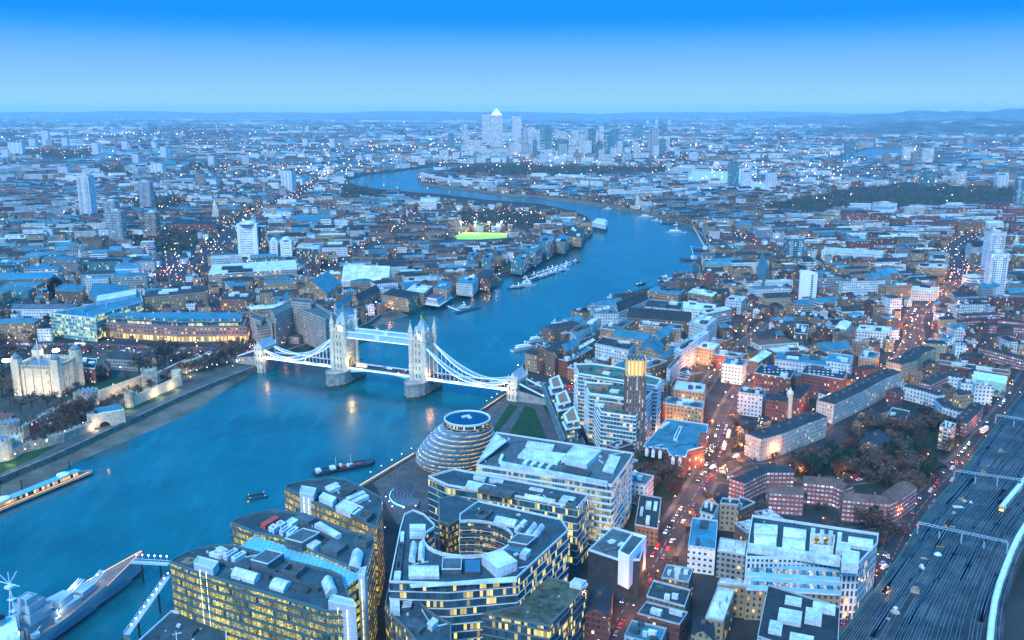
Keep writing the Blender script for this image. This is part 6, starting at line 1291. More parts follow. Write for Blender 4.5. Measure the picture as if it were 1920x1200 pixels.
turret(52, 9.3, 1); turret(38, 12.0, 1); turret(-48, 12, -1); turret(-64, 8.4, -1)
X = MB(); X.prism(rect(38, 0, 13, 12, 0), 8.2, 12.0, 0); X.obj('barbette', [M_hullg], ship)
for x, w_, d_, z, h in ((20, 18, 14, 8.2, 5), (21, 13, 11, 13.2, 4), (20, 9, 9, 17.2, 4.5), (19, 6, 6, 21.7, 3), (-2, 24, 12, 8.2, 4.5), (-30, 16, 12, 8.2, 5), (-32, 9, 9, 13.2, 4)):
    X = MB(); X.box(x, 0, z, w_, d_, h); X.parapet(rect(x, 0, w_, d_, 0), z+h, .8, .25); X.obj('superstructure', [M_hullg if z > 12 else M_hulld2], ship)
for x in (4, -17):
    X = MB(); X.rings([(x, 0, 8.2, 3.6), (x-1.2, 0, 22, 3.0), (x-1.3, 0, 23, 3.2)], 0, 16, True, 1); X.obj('funnel', [plain('funnel_teal', (.14, .34, .38), .5), M_boot], ship)
for x, top in ((11, 42), (-8, 40)):
    X = MB()
    for dx, dy in ((2.2, 2.2), (-2.2, 2.2), (0, -2.6)): X.bar((x+dx, dy, 10), (x, 0, top-8), .45)
    for z in (16, 22, 28): X.box(x, 0, z, 3.0, 3.0, .25)
    X.cyl(x, 0, top-8, top, .25, 0, 6); X.bar((x, -6, top-6), (x, 6, top-6), .3); X.bar((x, 0, top-6), (x-3, 4.5, top+2), .25); X.bar((x, 0, top-6), (x+1, -4.5, top+1), .25); X.box(x, 0, top-8, 3.4, 3.4, 1.2)
    X.obj('mast', [M_cab], ship)
for x, y in ((14, 8), (-8, 8), (-8, -8), (14, -8), (28, 6), (28, -6)): X = MB(); X.cyl(x, y, 8.2, 10.2, 2.2, 0, 10); X.bar((x, y, 10), (x+3, y*1.1, 12.5), .3); X.obj('small_gun', [M_cab], ship)
for x, y in ((-3, 7.5), (2, -7.5), (-22, 7.5)): X = MB(); hull(X, 9, 2.6, 13, 14.4, 0, 0, n=8); X.v = [(a+x, b+y, c) for a, b, c in X.v]; X.obj('ship_boat', [plain('ship_boat_paint', (.55, .40, .28), .6)], ship)
X = MB(); X.bar((SL/2-1, 0, 12.2), (60, 7, 9.6), .28); X.bar((SL/2-1, -.3, 12.1), (60, -6.8, 9.5), .12); X.obj('orange_rail_lights', [emis('orange_rope_light', (1.0, .45, .18), 1.6)], ship)
for x, y, z, e in ((46, 0, 16, 1500), (30, -8, 13, 1300), (24, 0, 29, 700), (6, -8, 15, 1200), (-12, -7, 15, 900), (62, 0, 13, 500)):
    c, s = math.cos(sa), math.sin(sa); plight('deck_light', (sc0[0]+x*c-y*s, sc0[1]+x*s+y*c, WZ+z), e, (1.0, .86, .62), .4)
addex(rect(*sc0, 200, 24, sa))
p = GP(PB(-25, 1175, 10, 1160, 34, 1200), 9); X = MB(); q = para(*GP(PB(-20, 1165, 28, 1152, 38, 1200), 14)); X.prism(q, WZ, 14, 0); o = X.obj('sheeted_deck_tent', [roofmat('white_sheeting', (.70, .76, .82), grid=1.4, line=.2, tint=False)]); o['label'] = 'white ribbed sheeted box on the warship stern at the left edge'; o['category'] = 'tent'
# footbridges to the ship with lamps
def gangway(lab, a, b, za, zb, w_=3.0, nl=8):
    A, B = (*G(*a, za), za), (*G(*b, zb), zb); o = thing('gangway', lab, 'footbridge', 'gangways to the warship', loc=A); v = Vector(B)-Vector(A); X = MB(); X.bar((0, 0, 0), tuple(v), w_, .4); X.obj('deck', [M_hullg], o)
    pr = Vector((-v.y, v.x, 0)).normalized()*w_/2
    for s_ in (-1, 1):
        X = MB(); X.bar(tuple(pr*s_+Vector((0, 0, 1.3))), tuple(v+pr*s_+Vector((0, 0, 1.3))), .15)
        for k in range(15): u = k/14; X.bar(tuple(v*u+pr*s_), tuple(v*u+pr*s_+Vector((0, 0, 1.3))), .12)
        X.obj('railing', [M_cab], o)
    for k in range(nl):
        u = (k+.5)/nl; p = v*u+pr; X = MB(); X.box(p.x, p.y, p.z+1.3, .14, .14, 2.2); l = X.obj('lamp_post', [M_cab], o); X = MB(); X.rings([(p.x, p.y, p.z+3.4, .1), (p.x, p.y, p.z+3.8, .42), (p.x, p.y, p.z+4.2, .1)], 0, 6); X.obj('lamp', [M_lampw], l)
    for k in (1, 3): u = k/4; p = v*u; X = MB(); X.cyl(p.x, p.y, WZ-A[2]-1, p.z-.2, .5, 0, 8); X.obj('pile', [M_boot], o)
gangway('level footbridge with six lamps from the warship bow to the foreground office', (248, 1054), (317, 1058), 6, 6, nl=6); gangway('sloping gangway with white lamps down to the bottom edge beside the office', (314, 1082), (238, 1190), 8, 3, nl=10)
# floating pier restaurant at the left
A, B = G(-70, 985, WZ), G(174, 884, WZ); an = math.atan2(B[1]-A[1], B[0]-A[0]); L = math.dist(A, B); mc = ((A[0]+B[0])/2, (A[1]+B[1])/2)
o = thing('floating_pier', 'long floating pier with blue roof, white discs and an orange-lit side at the left edge', 'pier', loc=(*mc, WZ), rz=an)
X = MB(); hull(X, L, 11, -.2, 1.6, 0, 1, bow=.05, stern=.9, sheer=0, n=20); X.obj('pontoon', [M_hulln, M_deckw], o); X = MB(); X.box(-3, 1.6, 4.6, L-14, 6.5, .5); X.obj('canopy', [plain('blue_canopy', (.12, .36, .60), .35, var=.08)], o)
X = MB(); X.box(-3, 1.8, 1.6, L-18, 5, 3.0, 0, 0); X.obj('saloon', [facade('pier_saloon', (.5, .35, .2), 2.0, 3.0, .8, .7, lit=.8, litc=(1, .55, .15), st=1.6, v0=1.6, clump=False)], o); X = MB(); X.box(0, -4.2, 2.6, L-12, .2, .3); X.obj('orange_strip', [emis('orange_strip_light', (1.0, .50, .12), 1.5)], o)
for x in (L/2-22, L/2-66): X = MB(); X.rings([(x, 1.6, 5.1, 4.0), (x, 1.6, 6.3, 4.2), (x, 1.6, 6.9, 2.4), (x, 1.6, 7.0, .2)], 0, 20); X.obj('white_disc', [M_hullw], o)
for x in (L/2-14, L/2-50, L/2-90): X = MB(); X.cyl(x, 5.2, 0, 12, .4, 0, 8); X.obj('mooring_pile', [M_boot], o)
for x in (0, 30, 60): plight('pier_light', (mc[0]+x*math.cos(an), mc[1]+x*math.sin(an), WZ+4.2), 300, (1, .55, .2), .4)
# boats
def boat(kind, px_, py_, ang, L, lab, group=None, rb=None):
    p = G(px_, py_, WZ); o = thing({'barge': 'barge', 'ferry': 'river_ferry', 'launch': 'launch', 'tug': 'tug_boat'}[kind], lab, 'boat', group, loc=(*p, WZ), rz=rad(ang)); rb = rb or random.Random(int(px_*7+py_))
    Wd = L*(.24 if kind != 'barge' else .28); X = MB(); hm = {'barge': M_hulln, 'ferry': M_hullw, 'launch': rb.choice((M_hullw, M_hulln, M_cab)), 'tug': M_hulln}[kind]
    hull(X, L, Wd, -.3, 1.6, 0, 1, bow=.12 if kind == 'barge' else .35, sheer=.9, n=12); X.obj('hull', [hm, M_deckw if kind != 'barge' else M_hulln], o)
    if kind == 'barge':
        X = MB(); X.parapet(rect(-L*.05, 0, L*.7, Wd*.75, 0), 1.5, .9, .4); X.cap(rect(-L*.05, 0, L*.68, Wd*.72, 0), 1.7); X.obj('hold', [M_hulln], o); X = MB(); X.box(-L*.4, 0, 1.5, L*.1, Wd*.5, 2.2); X.obj('wheelhouse', [M_cab], o)
        for k in range(3): X = MB(); X.box(rb.uniform(-.3, .25)*L, rb.uniform(-.2, .2)*Wd, 1.7, rb.uniform(1.5, 4), rb.uniform(1.5, 3), rb.uniform(.8, 2.2), rb.uniform(0, 3)); X.obj('deck_load', [rb.choice((M_cab, M_redh, M_hulln, M_rag))], o)
    else:
        cl = L*(.6 if kind == 'ferry' else .38); X = MB(); X.box(-L*.06, 0, 1.55, cl, Wd*.72, 2.2, 0, 0); X.obj('cabin', [M_cab], o); X = MB(); X.box(-L*.06, 0, 2.2, cl+.06, Wd*.72+.08, .8); X.obj('window_band', [M_cabd], o)
        if kind == 'ferry': X = MB(); X.box(-L*.1, 0, 3.75, cl*.7, Wd*.6, 2.0); X.obj('upper_deck', [M_hullw], o)
        else: X = MB(); X.box(L*.02, 0, 3.75, cl*.35, Wd*.45, 1.4); X.obj('wheelhouse', [M_hullw], o)
    X = MB(); X.cyl(-L*.02, 0, 1.6, 6+L*.12, .14, 0, 5); X.obj('mast', [M_cab], o)
    if rb.random() < .5: X = MB(); X.rings([(0, 0, 5.0+L*.1, .1), (0, 0, 5.4+L*.1, .35), (0, 0, 5.8+L*.1, .1)], 0, 6); X.obj('mast_lamp', [M_lampw], o)
    return o
boat('barge', 632, 882, 28, 34, 'dark dredging barge loaded with machinery, the left of two in mid river'); boat('barge', 660, 876, 30, 36, 'long dark barge with blue cabin at its end, lashed to the dredging barge'); 
for k, (dx, dy, h, m) in enumerate(((-3, 3, 5, M_redh), (3, -1, 4, M_hulln), (8, 3, 3.2, M_cab), (-9, 0, 3, M_rag))):
    pass
p = G(482, 932, WZ); o = thing('mooring_raft', 'small square mooring raft alone on the river', 'raft', loc=(*p, WZ), rz=rad(25)); X = MB(); X.parapet(rect(0, 0, 13, 8, 0), -.2, 1.3, 1.6); X.obj('float_frame', [M_hulln], o)
for x, y in ((-5, -3), (5, 3), (5, -3), (-5, 3)): X = MB(); X.cyl(x, y, 1.1, 2.0, .4, 0, 8); X.obj('bollard', [M_cab], o)
p = G(466, 942, WZ); o = thing('mooring_buoy', 'yellow mooring buoy beside the square raft', 'buoy', loc=(*p, WZ)); X = MB(); X.rings([(0, 0, -.2, .8), (0, 0, .8, 1.0), (0, 0, 1.3, .5)], 0, 12); X.obj('float', [plain('buoy_yellow', (.7, .45, .05), .5)], o); X = MB(); X.cyl(0, 0, 1.3, 2.2, .15, 0, 6); X.obj('ring_post', [M_hulln], o)
gb = 'boats moored in rows on the river'
rb = random.Random(4)
ML = [(984+i*8.6, 524-i*2.9, rb.choice(('launch', 'tug', 'barge', 'launch'))) for i in range(12)]+[(988+i*9, 530-i*3.0, rb.choice(('launch', 'tug', 'barge'))) for i in range(9)]
for i, (x, y, k) in enumerate(ML): pend(boat(k, x, y, 30+rb.uniform(-12, 12), rb.uniform(13, 22), 'x', gb, rb), 'moored %s in the long raft' % k, G(x, y, WZ), WZ)
for i, (x, y, k, L) in enumerate(((962, 541, 'tug', 16), (972, 540, 'launch', 20), (982, 537, 'launch', 22), (992, 536, 'launch', 24))): pend(boat(k, x, y, 25, L, 'x', gb, rb), 'moored %s in the small raft' % k, G(x, y, WZ), WZ)
for x, y, k, an_, L, lab in ((984, 655, 'ferry', 35, 34, 'white restaurant boat with red stripe moored by the south bank'), (1006, 640, 'ferry', 35, 24, 'second white pleasure boat behind the restaurant boat'), (1020, 628, 'launch', 35, 18, 'grey launch beside the pleasure boats at the south bank'), (1202, 534, 'barge', 40, 20, 'dark barge off the jetty at the river bend'), (1145, 558, 'launch', 10, 10, 'tiny white launch alone off the warehouses'), (1040, 606, 'launch', 0, 9, 'tiny yellow launch alone near the south bank'),
  (1211, 407, 'ferry', -10, 34, 'red and white boat at the far bend'), (1231, 414, 'launch', -15, 26, 'white boat moored next to the red one at the far bend'), (1252, 420, 'barge', -20, 40, 'low pale barge at the far bend'), (1268, 436, 'ferry', -5, 44, 'long white boat near the right bank of the bend'), (1268, 424, 'launch', -20, 26, 'dark boat behind the pale barge at the bend'), (870, 577, 'launch', 10, 18, 'white launch at the pontoon below the restaurant pier'), (520, 652, 'launch', 10, 10, 'launch by the north end of the bridge'), (1140, 392, 'launch', 0, 20, 'small boat by the Rotherhithe shore'.replace('Rotherhithe', 'far')), (745, 355, 'launch', 0, 18, 'tiny boat on the far reach')):
    boat(k, x, y, an_, L, lab)
for i, (x, y) in enumerate(((1248, 522), (1258, 527), (1268, 524), (1276, 530), (1284, 522), (1292, 527), (1300, 523), (1243, 530), (1288, 516), (1270, 516))): pend(boat(rb.choice(('barge', 'tug', 'launch')), x, y, rb.uniform(-30, 40), rb.uniform(14, 24), 'x', gb, rb), 'moored boat at the river bend', G(x, y, WZ), WZ)
# crane barges
for lab, x, y, jx, jy, jh in (('crane barge with long lattice jib leaning right, in front', 1300, 488, 1342, 470, 38), ('crane barge with tall jib leaning left, behind', 1322, 470, 1300, 425, 40)):
    p = G(x, y, WZ); o = thing('crane_barge', lab, 'crane barge', 'crane barges at the river bend', loc=(*p, WZ), rz=0); X = MB(); hull(X, 46, 20, -.3, 2.5, 0, 1, bow=.06, sheer=.3, n=10); X.obj('hull', [M_redh, M_hulln], o); X = MB(); X.box(0, 0, 2.5, 9, 7, 5); X.obj('machine_house', [M_cab], o)
    j = G(jx, jy, WZ+jh); v = Vector((j[0]-p[0], j[1]-p[1], jh)); X = MB()
    for dx, dy in ((-.9, 0), (.9, 0), (0, .9)): X.bar((dx, dy, 6), (v.x+dx*.3, v.y+dy*.3, v.z), .5)
    for k in range(14): u = k/14; u2 = (k+1)/14; X.bar((v.x*u-.9*(1-u), v.y*u, 6+(v.z-6)*u), (v.x*u2+.9*(1-u2), v.y*u2, 6+(v.z-6)*u2), .25)
    X.obj('jib', [plain('crane_beige', (.65, .52, .36), .6)], o); X = MB(); X.bar((0, 0, 7), (-v.x*.15, -v.y*.15, 22), .6); X.bar((-v.x*.15, -v.y*.15, 22), tuple(v), .15); X.obj('back_mast', [M_cab], o)
# piers and jetties
def pierhut(lab, pts, h, roofc, cat='pier'):
    q = ccw(GP(pts, 3)); c = (*q[0], 0); o = thing('river_pier', lab, cat, loc=c); X = MB(); X.prism(inset(q, -2), 1.5, 2.2); at0(X, c).obj('deck', [M_hullw], o); X = MB(); X.prism(q, 2.2, h, 0, 1); at0(X, c).obj('pavilion', [FM['white_render'], roofc], o)
    X = MB(); X.prism(inset(q, 4), h, h+3, 0, 1); at0(X, c).obj('roof_lantern', [M_hullw, roofc], o) if math.dist(q[0], q[1]) > 14 and math.dist(q[1], q[2]) > 14 else None
    for i in range(len(q)):
        for t_ in (0, .33, .66): p = lerp(q[i], q[(i+1) % len(q)], t_); X = MB(); X.cyl(p[0], p[1], WZ-1, 1.5, .5, 0, 6); at0(X, c).obj('pile', [M_hulln], o)
pierhut('white pier restaurant with dark red roof on piles above the north bank beach', PB(777, 565, 800, 555, 846, 556, 822, 572), 7, plain('dark_red_roof', (.16, .07, .11), .7)); pierhut('white river police pier house on legs at the north bank point', PB(1109, 422, 1117, 416, 1139, 418, 1135, 428), 9, RM['pale_roof'])
for lab, a, b, w_ in (('dark pontoon below the pier restaurant', (855, 588), (897, 577), 8), ('sloping walkway from the pier restaurant to its pontoon', (836, 574), (862, 584), 3), ('dark floating jetty off the white riverside warehouse', (1072, 593), (1103, 581), 6), ('black jetty at the east end of the riverside warehouses', (1190, 549), (1250, 533), 9), ('thin jetty behind the left bridge tower', (672, 644), (695, 634), 5), ('mooring boom beside the long raft of boats', (985, 527), (1078, 493), 2.5), ('timber wharf deck on the north bank', (880, 546), (937, 528), 14)):
    A, B = G(*a, WZ), G(*b, WZ); o = thing('jetty', lab, 'jetty', 'jetties and pontoons', loc=(*A, WZ)); v = (B[0]-A[0], B[1]-A[1]); X = MB(); X.bar((0, 0, .9), (*v, .9), w_, 1.2); X.obj('deck', [M_hulln if w_ > 4 else M_cab], o)
    for k in range(4): u = (k+.5)/4; X = MB(); X.cyl(v[0]*u, v[1]*u, -1, 5, .35, 0, 6); X.obj('pile', [M_hulln], o)
# ================================================================ RAILWAY VIADUCT
RZ = 6.0
LE = GP(PB(1540, 1245, 1560, 1215, 1612, 1145, 1688, 1040, 1735, 965, 1800, 888, 1860, 808, 1930, 720, 1990, 640), RZ); RE = GP(PB(1880, 1245, 1880, 1215, 1885, 1140, 1900, 1080, 1930, 1010, 1975, 950, 2050, 870, 2150, 780, 2240, 700), RZ)
t = NT('ballast'); p = t.pos(); n1 = t.noise(p, .03, 5, .6); n2 = t.noise(p, .8, 2); c = t.ramp(n1, [(.35, (.014, .02, .025)), (.5, (.035, .045, .05)), (.68, (.085, .10, .105))]); c = t.mix(t.maprange(n2, .4, .6, 0, .35), c, (.05, .05, .05)); t.base(c, .9); M_ball = t.m
X = MB()
for i in range(len(LE)-1): X.face([(*LE[i], RZ), (*RE[i], RZ), (*RE[i+1], RZ), (*LE[i+1], RZ)])
for E_, s_ in ((LE, 1), (RE, -1)):
    for i in range(len(E_)-1): X.face([(*E_[i], 0), (*E_[i+1], 0), (*E_[i+1], RZ), (*E_[i], RZ)][::s_], 1, [(0, 0), (30, 0), (30, RZ), (0, RZ)][::s_])
struct(X, 'railway_viaduct', [M_ball, plain('viaduct_brick', (.14, .09, .07), .9, var=.35)]); addex(LE+RE[::-1], 2)
M_rail = plain('steel_rail', (.42, .52, .58), .35, metal=.7, var=.2); M_slp = roofmat('sleeper_bed', (.10, .11, .115), var=.3, tint=False)
t = NT('sleepers'); uv = t.n('ShaderNodeUVMap'); uv.uv_map = 'UVMap'; s_ = t.n('ShaderNodeSeparateXYZ'); t.l(uv.outputs[0], s_.inputs[0]); m_ = t.math('LESS_THAN', t.math('FRACT', t.math('DIVIDE', s_.outputs[1], .8)), .4); t.base(t.mix(t.maprange(t.noise(t.pos(), .05, 5, .65), .38, .62), t.mix(m_, (.012, .016, .02), (.035, .04, .045)), t.mix(m_, (.04, .05, .055), (.13, .14, .14))), .9); M_slp = t.m
def railline(f):
    L = [lerp(LE[i], RE[i], f) for i in range(len(LE))]; out = []
    for i in range(len(L)-1):
        p0, p1, p2, p3 = L[max(0, i-1)], L[i], L[i+1], L[min(len(L)-1, i+2)]
        for k in range(6):
            u = k/6; out.append(tuple(.5*((2*p1[j])+(-p0[j]+p2[j])*u+(2*p0[j]-5*p1[j]+4*p2[j]-p3[j])*u*u+(-p0[j]+3*p1[j]-3*p2[j]+p3[j])*u**3) for j in (0, 1)))
    return out
FR = [.035, .075, .115, .155, .20, .26, .345, .385, .44, .50, .545, .605, .66, .72, .80, .85, .92, .965]
XO = [(.20, .26, 8, 24), (.26, .34, 20, 38), (.39, .50, 10, 30), (.55, .44, 26, 44), (.60, .72, 16, 34), (.79, .66, 24, 44), (.85, .92, 10, 28), (.075, .155, 14, 30), (.115, .035, 26, 42)]
for i, f in enumerate(FR+XO):
    if isinstance(f, tuple):
        la, lb = railline(f[0]), railline(f[1]); n_ = f[3]-f[2]; ln = [lerp(la[f[2]+k], lb[f[2]+k], (lambda u: u*u*(3-2*u))(k/n_)) for k in range(n_+1)]
    else: ln = railline(f)
    X = MB(); X.strip(ln, 2.6, RZ+.04, 0)
    for s_ in (-.72, .72):
        off = []
        for k in range(len(ln)):
            a = Vector(ln[max(0, k-1)]); b = Vector(ln[min(len(ln)-1, k+1)]); d = (b-a).normalized(); off.append((ln[k][0]-d.y*s_, ln[k][1]+d.x*s_))
        for k in range(len(off)-1): X.bar((*off[k], RZ+.16), (*off[k+1], RZ+.16), .10, .16, 1)
    struct(X, 'railway_track', [M_slp, M_rail])
for f0, f1 in ((.27, .33), (.12, .15)):   # crossovers
    pass
# trains
M_trw = plain('train_white_roof', (.62, .70, .76), .45, var=.12, scale=.2); M_trs = facade('train_side', (.45, .52, .58), 2.4, 3.6, .7, .35, lit=.3, litc=(1, .9, .7), st=.8, glass=(.03, .05, .07), v0=0, clump=False); M_try = plain('train_yellow_end', (.75, .5, .05), .5)
def train(lab, f, i0, n, light=None):
    ln = railline(f); acc = [0]
    for a, b in zip(ln, ln[1:]): acc.append(acc[-1]+math.dist(a, b))
    def at(s): 
        k = max(0, min(len(acc)-2, bisect_(acc, s)-1)); u = (s-acc[k])/(acc[k+1]-acc[k]); return lerp(ln[k], ln[k+1], u)
    s0 = acc[i0]; p = at(s0); o = thing('train', lab, 'train', 'trains on the viaduct', loc=(*p, RZ))
    for k in range(n):
        a, b = at(s0+k*20.6), at(s0+k*20.6+19.8); an = math.atan2(b[1]-a[1], b[0]-a[0]); m = lerp(a, b, .5); X = MB(); L = 19.9
        q = rect(m[0]-p[0], m[1]-p[1], L, 2.9, an); X.walls(q, .5, 3.4, 1); X.walls(inset(q, .0), 3.4, 3.41, 0)
        qi = [lerp(q[0], q[3], .18), lerp(q[1], q[2], .18), lerp(q[2], q[1], .18), lerp(q[3], q[0], .18)]; A_ = [(*v, 3.4) for v in q]; B_ = [(*v, 3.95) for v in qi]
        X.face([A_[0], A_[1], B_[1], B_[0]]); X.face(B_); X.face([B_[3], B_[2], A_[2], A_[3]]); X.face([A_[1], A_[2], B_[2], B_[1]]); X.face([A_[3], A_[0], B_[0], B_[3]]); car = X.obj('carriage', [M_trw, M_trs], o)
        for t_ in (.2, .5, .8): c_ = lerp(lerp(q[0], q[3], .5), lerp(q[1], q[2], .5), t_); X = MB(); X.box(c_[0], c_[1], 3.95, 3.0, 1.5, .35, an); X.obj('roof_unit', [M_cab], car)
        if k == 0: X = MB(); c_ = lerp(q[0], q[3], .5); X.box(c_[0], c_[1], .6, .3, 2.6, 2.6, an); X.obj('yellow_end', [M_try], o); X = MB(); X.box(c_[0], c_[1]-.1, 1.0, .7, 2.2, .5, an); X.obj('headlight', [M_lampy], o)
def bisect_(a, x):
    k = 0
    while k < len(a) and a[k] <= x: k += 1
    return k
train('long white-roofed train curving up the right edge, the upper one with its lit yellow end', .62, 27, 14); train('very long pale-roofed train along the right side from the bottom edge', .92, 6, 17); train('grey-roofed train far up the viaduct at the right edge', .30, 44, 6)
# gantries
def gantry(lab, a, b):
    A, B = G(*a, RZ+7), G(*b, RZ+7); o = thing('signal_gantry', lab, 'gantry', 'gantries over the tracks', loc=(*A, RZ)); v = Vector((B[0]-A[0], B[1]-A[1])); X = MB()
    for z in (6.4, 7.6): X.bar((0, 0, z), (v.x, v.y, z), .3)
    n = int(v.length/2.2)
    for k in range(n): u = k/n; u2 = (k+1)/n; X.bar((v.x*u, v.y*u, 6.4 if k % 2 else 7.6), (v.x*u2, v.y*u2, 7.6 if k % 2 else 6.4), .2)
    X.obj('truss', [M_hullg], o)
    for k in range(5): u = k/4; X = MB(); X.box(v.x*u, v.y*u, 0, .6, .6, 6.6); X.obj('post', [M_hullg], o)
    for k in range(6): u = (k+.5)/6; X = MB(); X.box(v.x*u, v.y*u-.4, 4.6, .5, .4, 1.8); X.obj('signal_head', [M_boot], o)
gantry('nearest signal gantry across the viaduct tracks', (1722, 980), (1890, 1016)); gantry('middle signal gantry across the viaduct tracks', (1790, 882), (1955, 905)); gantry('farthest signal gantry at the right edge', (1868, 778), (2010, 800))
# fence lamps on the viaduct edge
ln = railline(.01); X0 = None
M_fence = plain('green_fence', (.06, .22, .20), .6)
o = thing('viaduct_fence', 'green mesh fence running along the left edge of the railway viaduct', 'fence', loc=(*ln[0], RZ)); X = MB()
for k in range(len(ln)-1): X.bar((ln[k][0]-ln[0][0], ln[k][1]-ln[0][1], 1.0), (ln[k+1][0]-ln[0][0], ln[k+1][1]-ln[0][1], 1.0), .25, 2.0)
X.obj('mesh_panel', [M_fence], o)
# piles of materials between the tracks
rb = random.Random(9); M_mats = [M_rag, M_cab, plain('rust_heap', (.35, .18, .08), .9), M_hulln, plain('orange_tarp', (.6, .2, .05), .7)]
for i in range(34):
    f = rb.uniform(.215, .245) if i < 26 else rb.uniform(.30, .32); l = railline(f); p = l[rb.randint(3, 34)]; p = (p[0]+rb.uniform(-1, 1), p[1]+rb.uniform(-2, 2)); X = MB(); k = rb.choice((0, 1, 2)); s_ = rb.uniform(.8, 2.2)
    if k == 0: X.rings([(0, 0, 0, s_*1.3), (0, 0, s_*.5, s_*.8), (rb.uniform(-.2, .2), 0, s_*.9, .1)], 0, 7)
    elif k == 1: X.box(0, 0, 0, s_*2, s_*1.1, s_*.8, rb.uniform(0, 3)); X.box(.1, .2, s_*.8, s_*1.2, s_*.9, s_*.5, rb.uniform(0, 3))
    else:
        for j in range(4): X.bar((-s_*1.5, j*.3, .2+.1*(j % 2)), (s_*1.5, j*.3+rb.uniform(-.3, .3), .2+.1*(j % 2)), .25)
    o = X.obj('material_heap', [rb.choice(M_mats)]); o.location = (*p, RZ+.05); o['category'] = 'track material'; o['group'] = 'heaps of material beside the tracks'; pend(o, ('rounded heap', 'stack of boxes', 'bundle of rails')[k]+' on the ballast', p, RZ)
# red footbridge-like work platform, parked vehicles handled elsewhere
# ================================================================ TOWERS
TWM = {'w': ('white', facade('white_tower_wall', (.70, .73, .76), 3.0, 3.0, .62, .42, lit=.06, litc=YEL, st=.9, glass=(.12, .16, .20))), 'g': ('grey', facade('grey_tower_wall', (.34, .37, .40), 3.0, 3.0, .7, .45, lit=.08, litc=YEL, st=1.0, glass=(.05, .08, .10))),
 't': ('teal glass', facade('teal_tower_wall', (.08, .26, .32), 2.0, 3.6, .9, .8, lit=.06, litc=YEL, st=.8, glass=(.02, .13, .18))), 'b': ('brown', facade('brown_tower_wall', (.28, .22, .18), 3.0, 3.0, .6, .45, lit=.12, litc=WARM, st=1.2)), 's': ('pale silvery', facade('silver_tower_wall', (.50, .58, .64), 3.0, 3.9, .8, .55, lit=.42, litc=(1, .9, .7), st=.75, glass=(.08, .14, .18), clump=False))}
def twr(px, pyb, pyt, wpx, k, dep=.8, lab=None, group='scattered tower blocks', name='tower_block', cat='tower', parts=False, rz=None):
    x, y = G(px, pyb); D = y*math.cos(PITCH)+CH*math.sin(PITCH); w_ = wpx/F*D*.92; h = HT(px, pyb, pyt); rr2 = random.Random(int(px*3+pyb)); rz = rr2.uniform(-.22, .22) if rz is None else rz; d_ = min(w_*dep, 32)
    c = (x, y+d_/2, 0); X = MB(); X.tint = jit(rr2, .1); X.box(0, 0, 0, w_, d_, h, 0, 0, 1, u=rr2.randint(0, 30)*30.)
    if parts:
        o = thing(name, lab or 'x', cat, group, loc=c, rz=rz); X.obj('wall', [TWM[k][1], RM['grey_roof']], o); X = MB(); X.parapet(rect(0, 0, w_, d_, 0), h, 1.2, .4); X.obj('parapet', [M_cope], o)
        X = MB(); X.box(0, 0, h, w_*.45, d_*.5, 3.5); X.obj('roof_plant', [M_unit], o)
        for s_ in (-1, 1):
            X = MB()
            for z in range(3, int(h)-2, 3): X.box(s_*w_*.28, -d_/2-.6, z, w_*.22, 1.2, 1.0)
            X.obj('balcony_stack', [M_band if k != 'b' else M_cope], o)
    else:
        X.box(0, 0, h, w_*.5, d_*.5, 4, 0, 1); 
        if k in 'wg':
            for s_ in (-1, 0, 1): X.box(s_*w_*.32, -d_/2-.4, 0, w_*.10, .8, h+1, 0, 2)
        o = X.obj(name, [TWM[k][1], RM['grey_roof'], M_cope]); o.location = c; o.rotation_euler = (0, 0, rz); o['category'] = cat; o['group'] = group
        if lab: o['label'] = lab
    if not lab: pend(o, ('slim ' if w_ < 22 else 'wide ' if w_ > 45 else '')+TWM[k][0]+(' low-rise slab' if h < 35 else ' tower' if h < 75 else ' high tower'), c)
    addex(rect(c[0], c[1], w_+8, d_+10, rz))
    return o, c, w_, d_, h
NR = [(163, 407, 330, 26, 'w', 'tall white tower standing alone at the left, behind the two grey ones'), (211, 440, 378, 24, 'g', 'grey tower directly behind the left of two grey towers'), (219, 463, 397, 28, 'g', 'nearest grey balconied tower on the far left'), (274, 394, 342, 24, 'g', 'grey balconied tower, farthest back of the far left group'), (286, 447, 399, 23, 'b', 'right one of the two nearer grey balconied towers on the far left'),
 (1863, 515, 437, 31, 'w', 'rear one of the twin pale towers at the right by the red-lit road'), (1868, 556, 476, 34, 'w', 'front one of the twin pale towers at the right by the red-lit road'), (1490, 490, 448, 33, 't', 'dark teal square tower in the right middle distance'), (1375, 357, 305, 20, 't', 'dark teal tower with red lights on top, right of the peninsula'), (1399, 360, 323, 18, 'w', 'left of two white towers right of the dark teal one'), (1446, 359, 324, 18, 'w', 'right of two white towers right of the dark teal one'),
 (1915, 388, 335, 22, 't', 'dark teal tower at the right edge beside the park')]
for a in NR: twr(*a[:5], lab=a[5], parts=a[1] > 380)
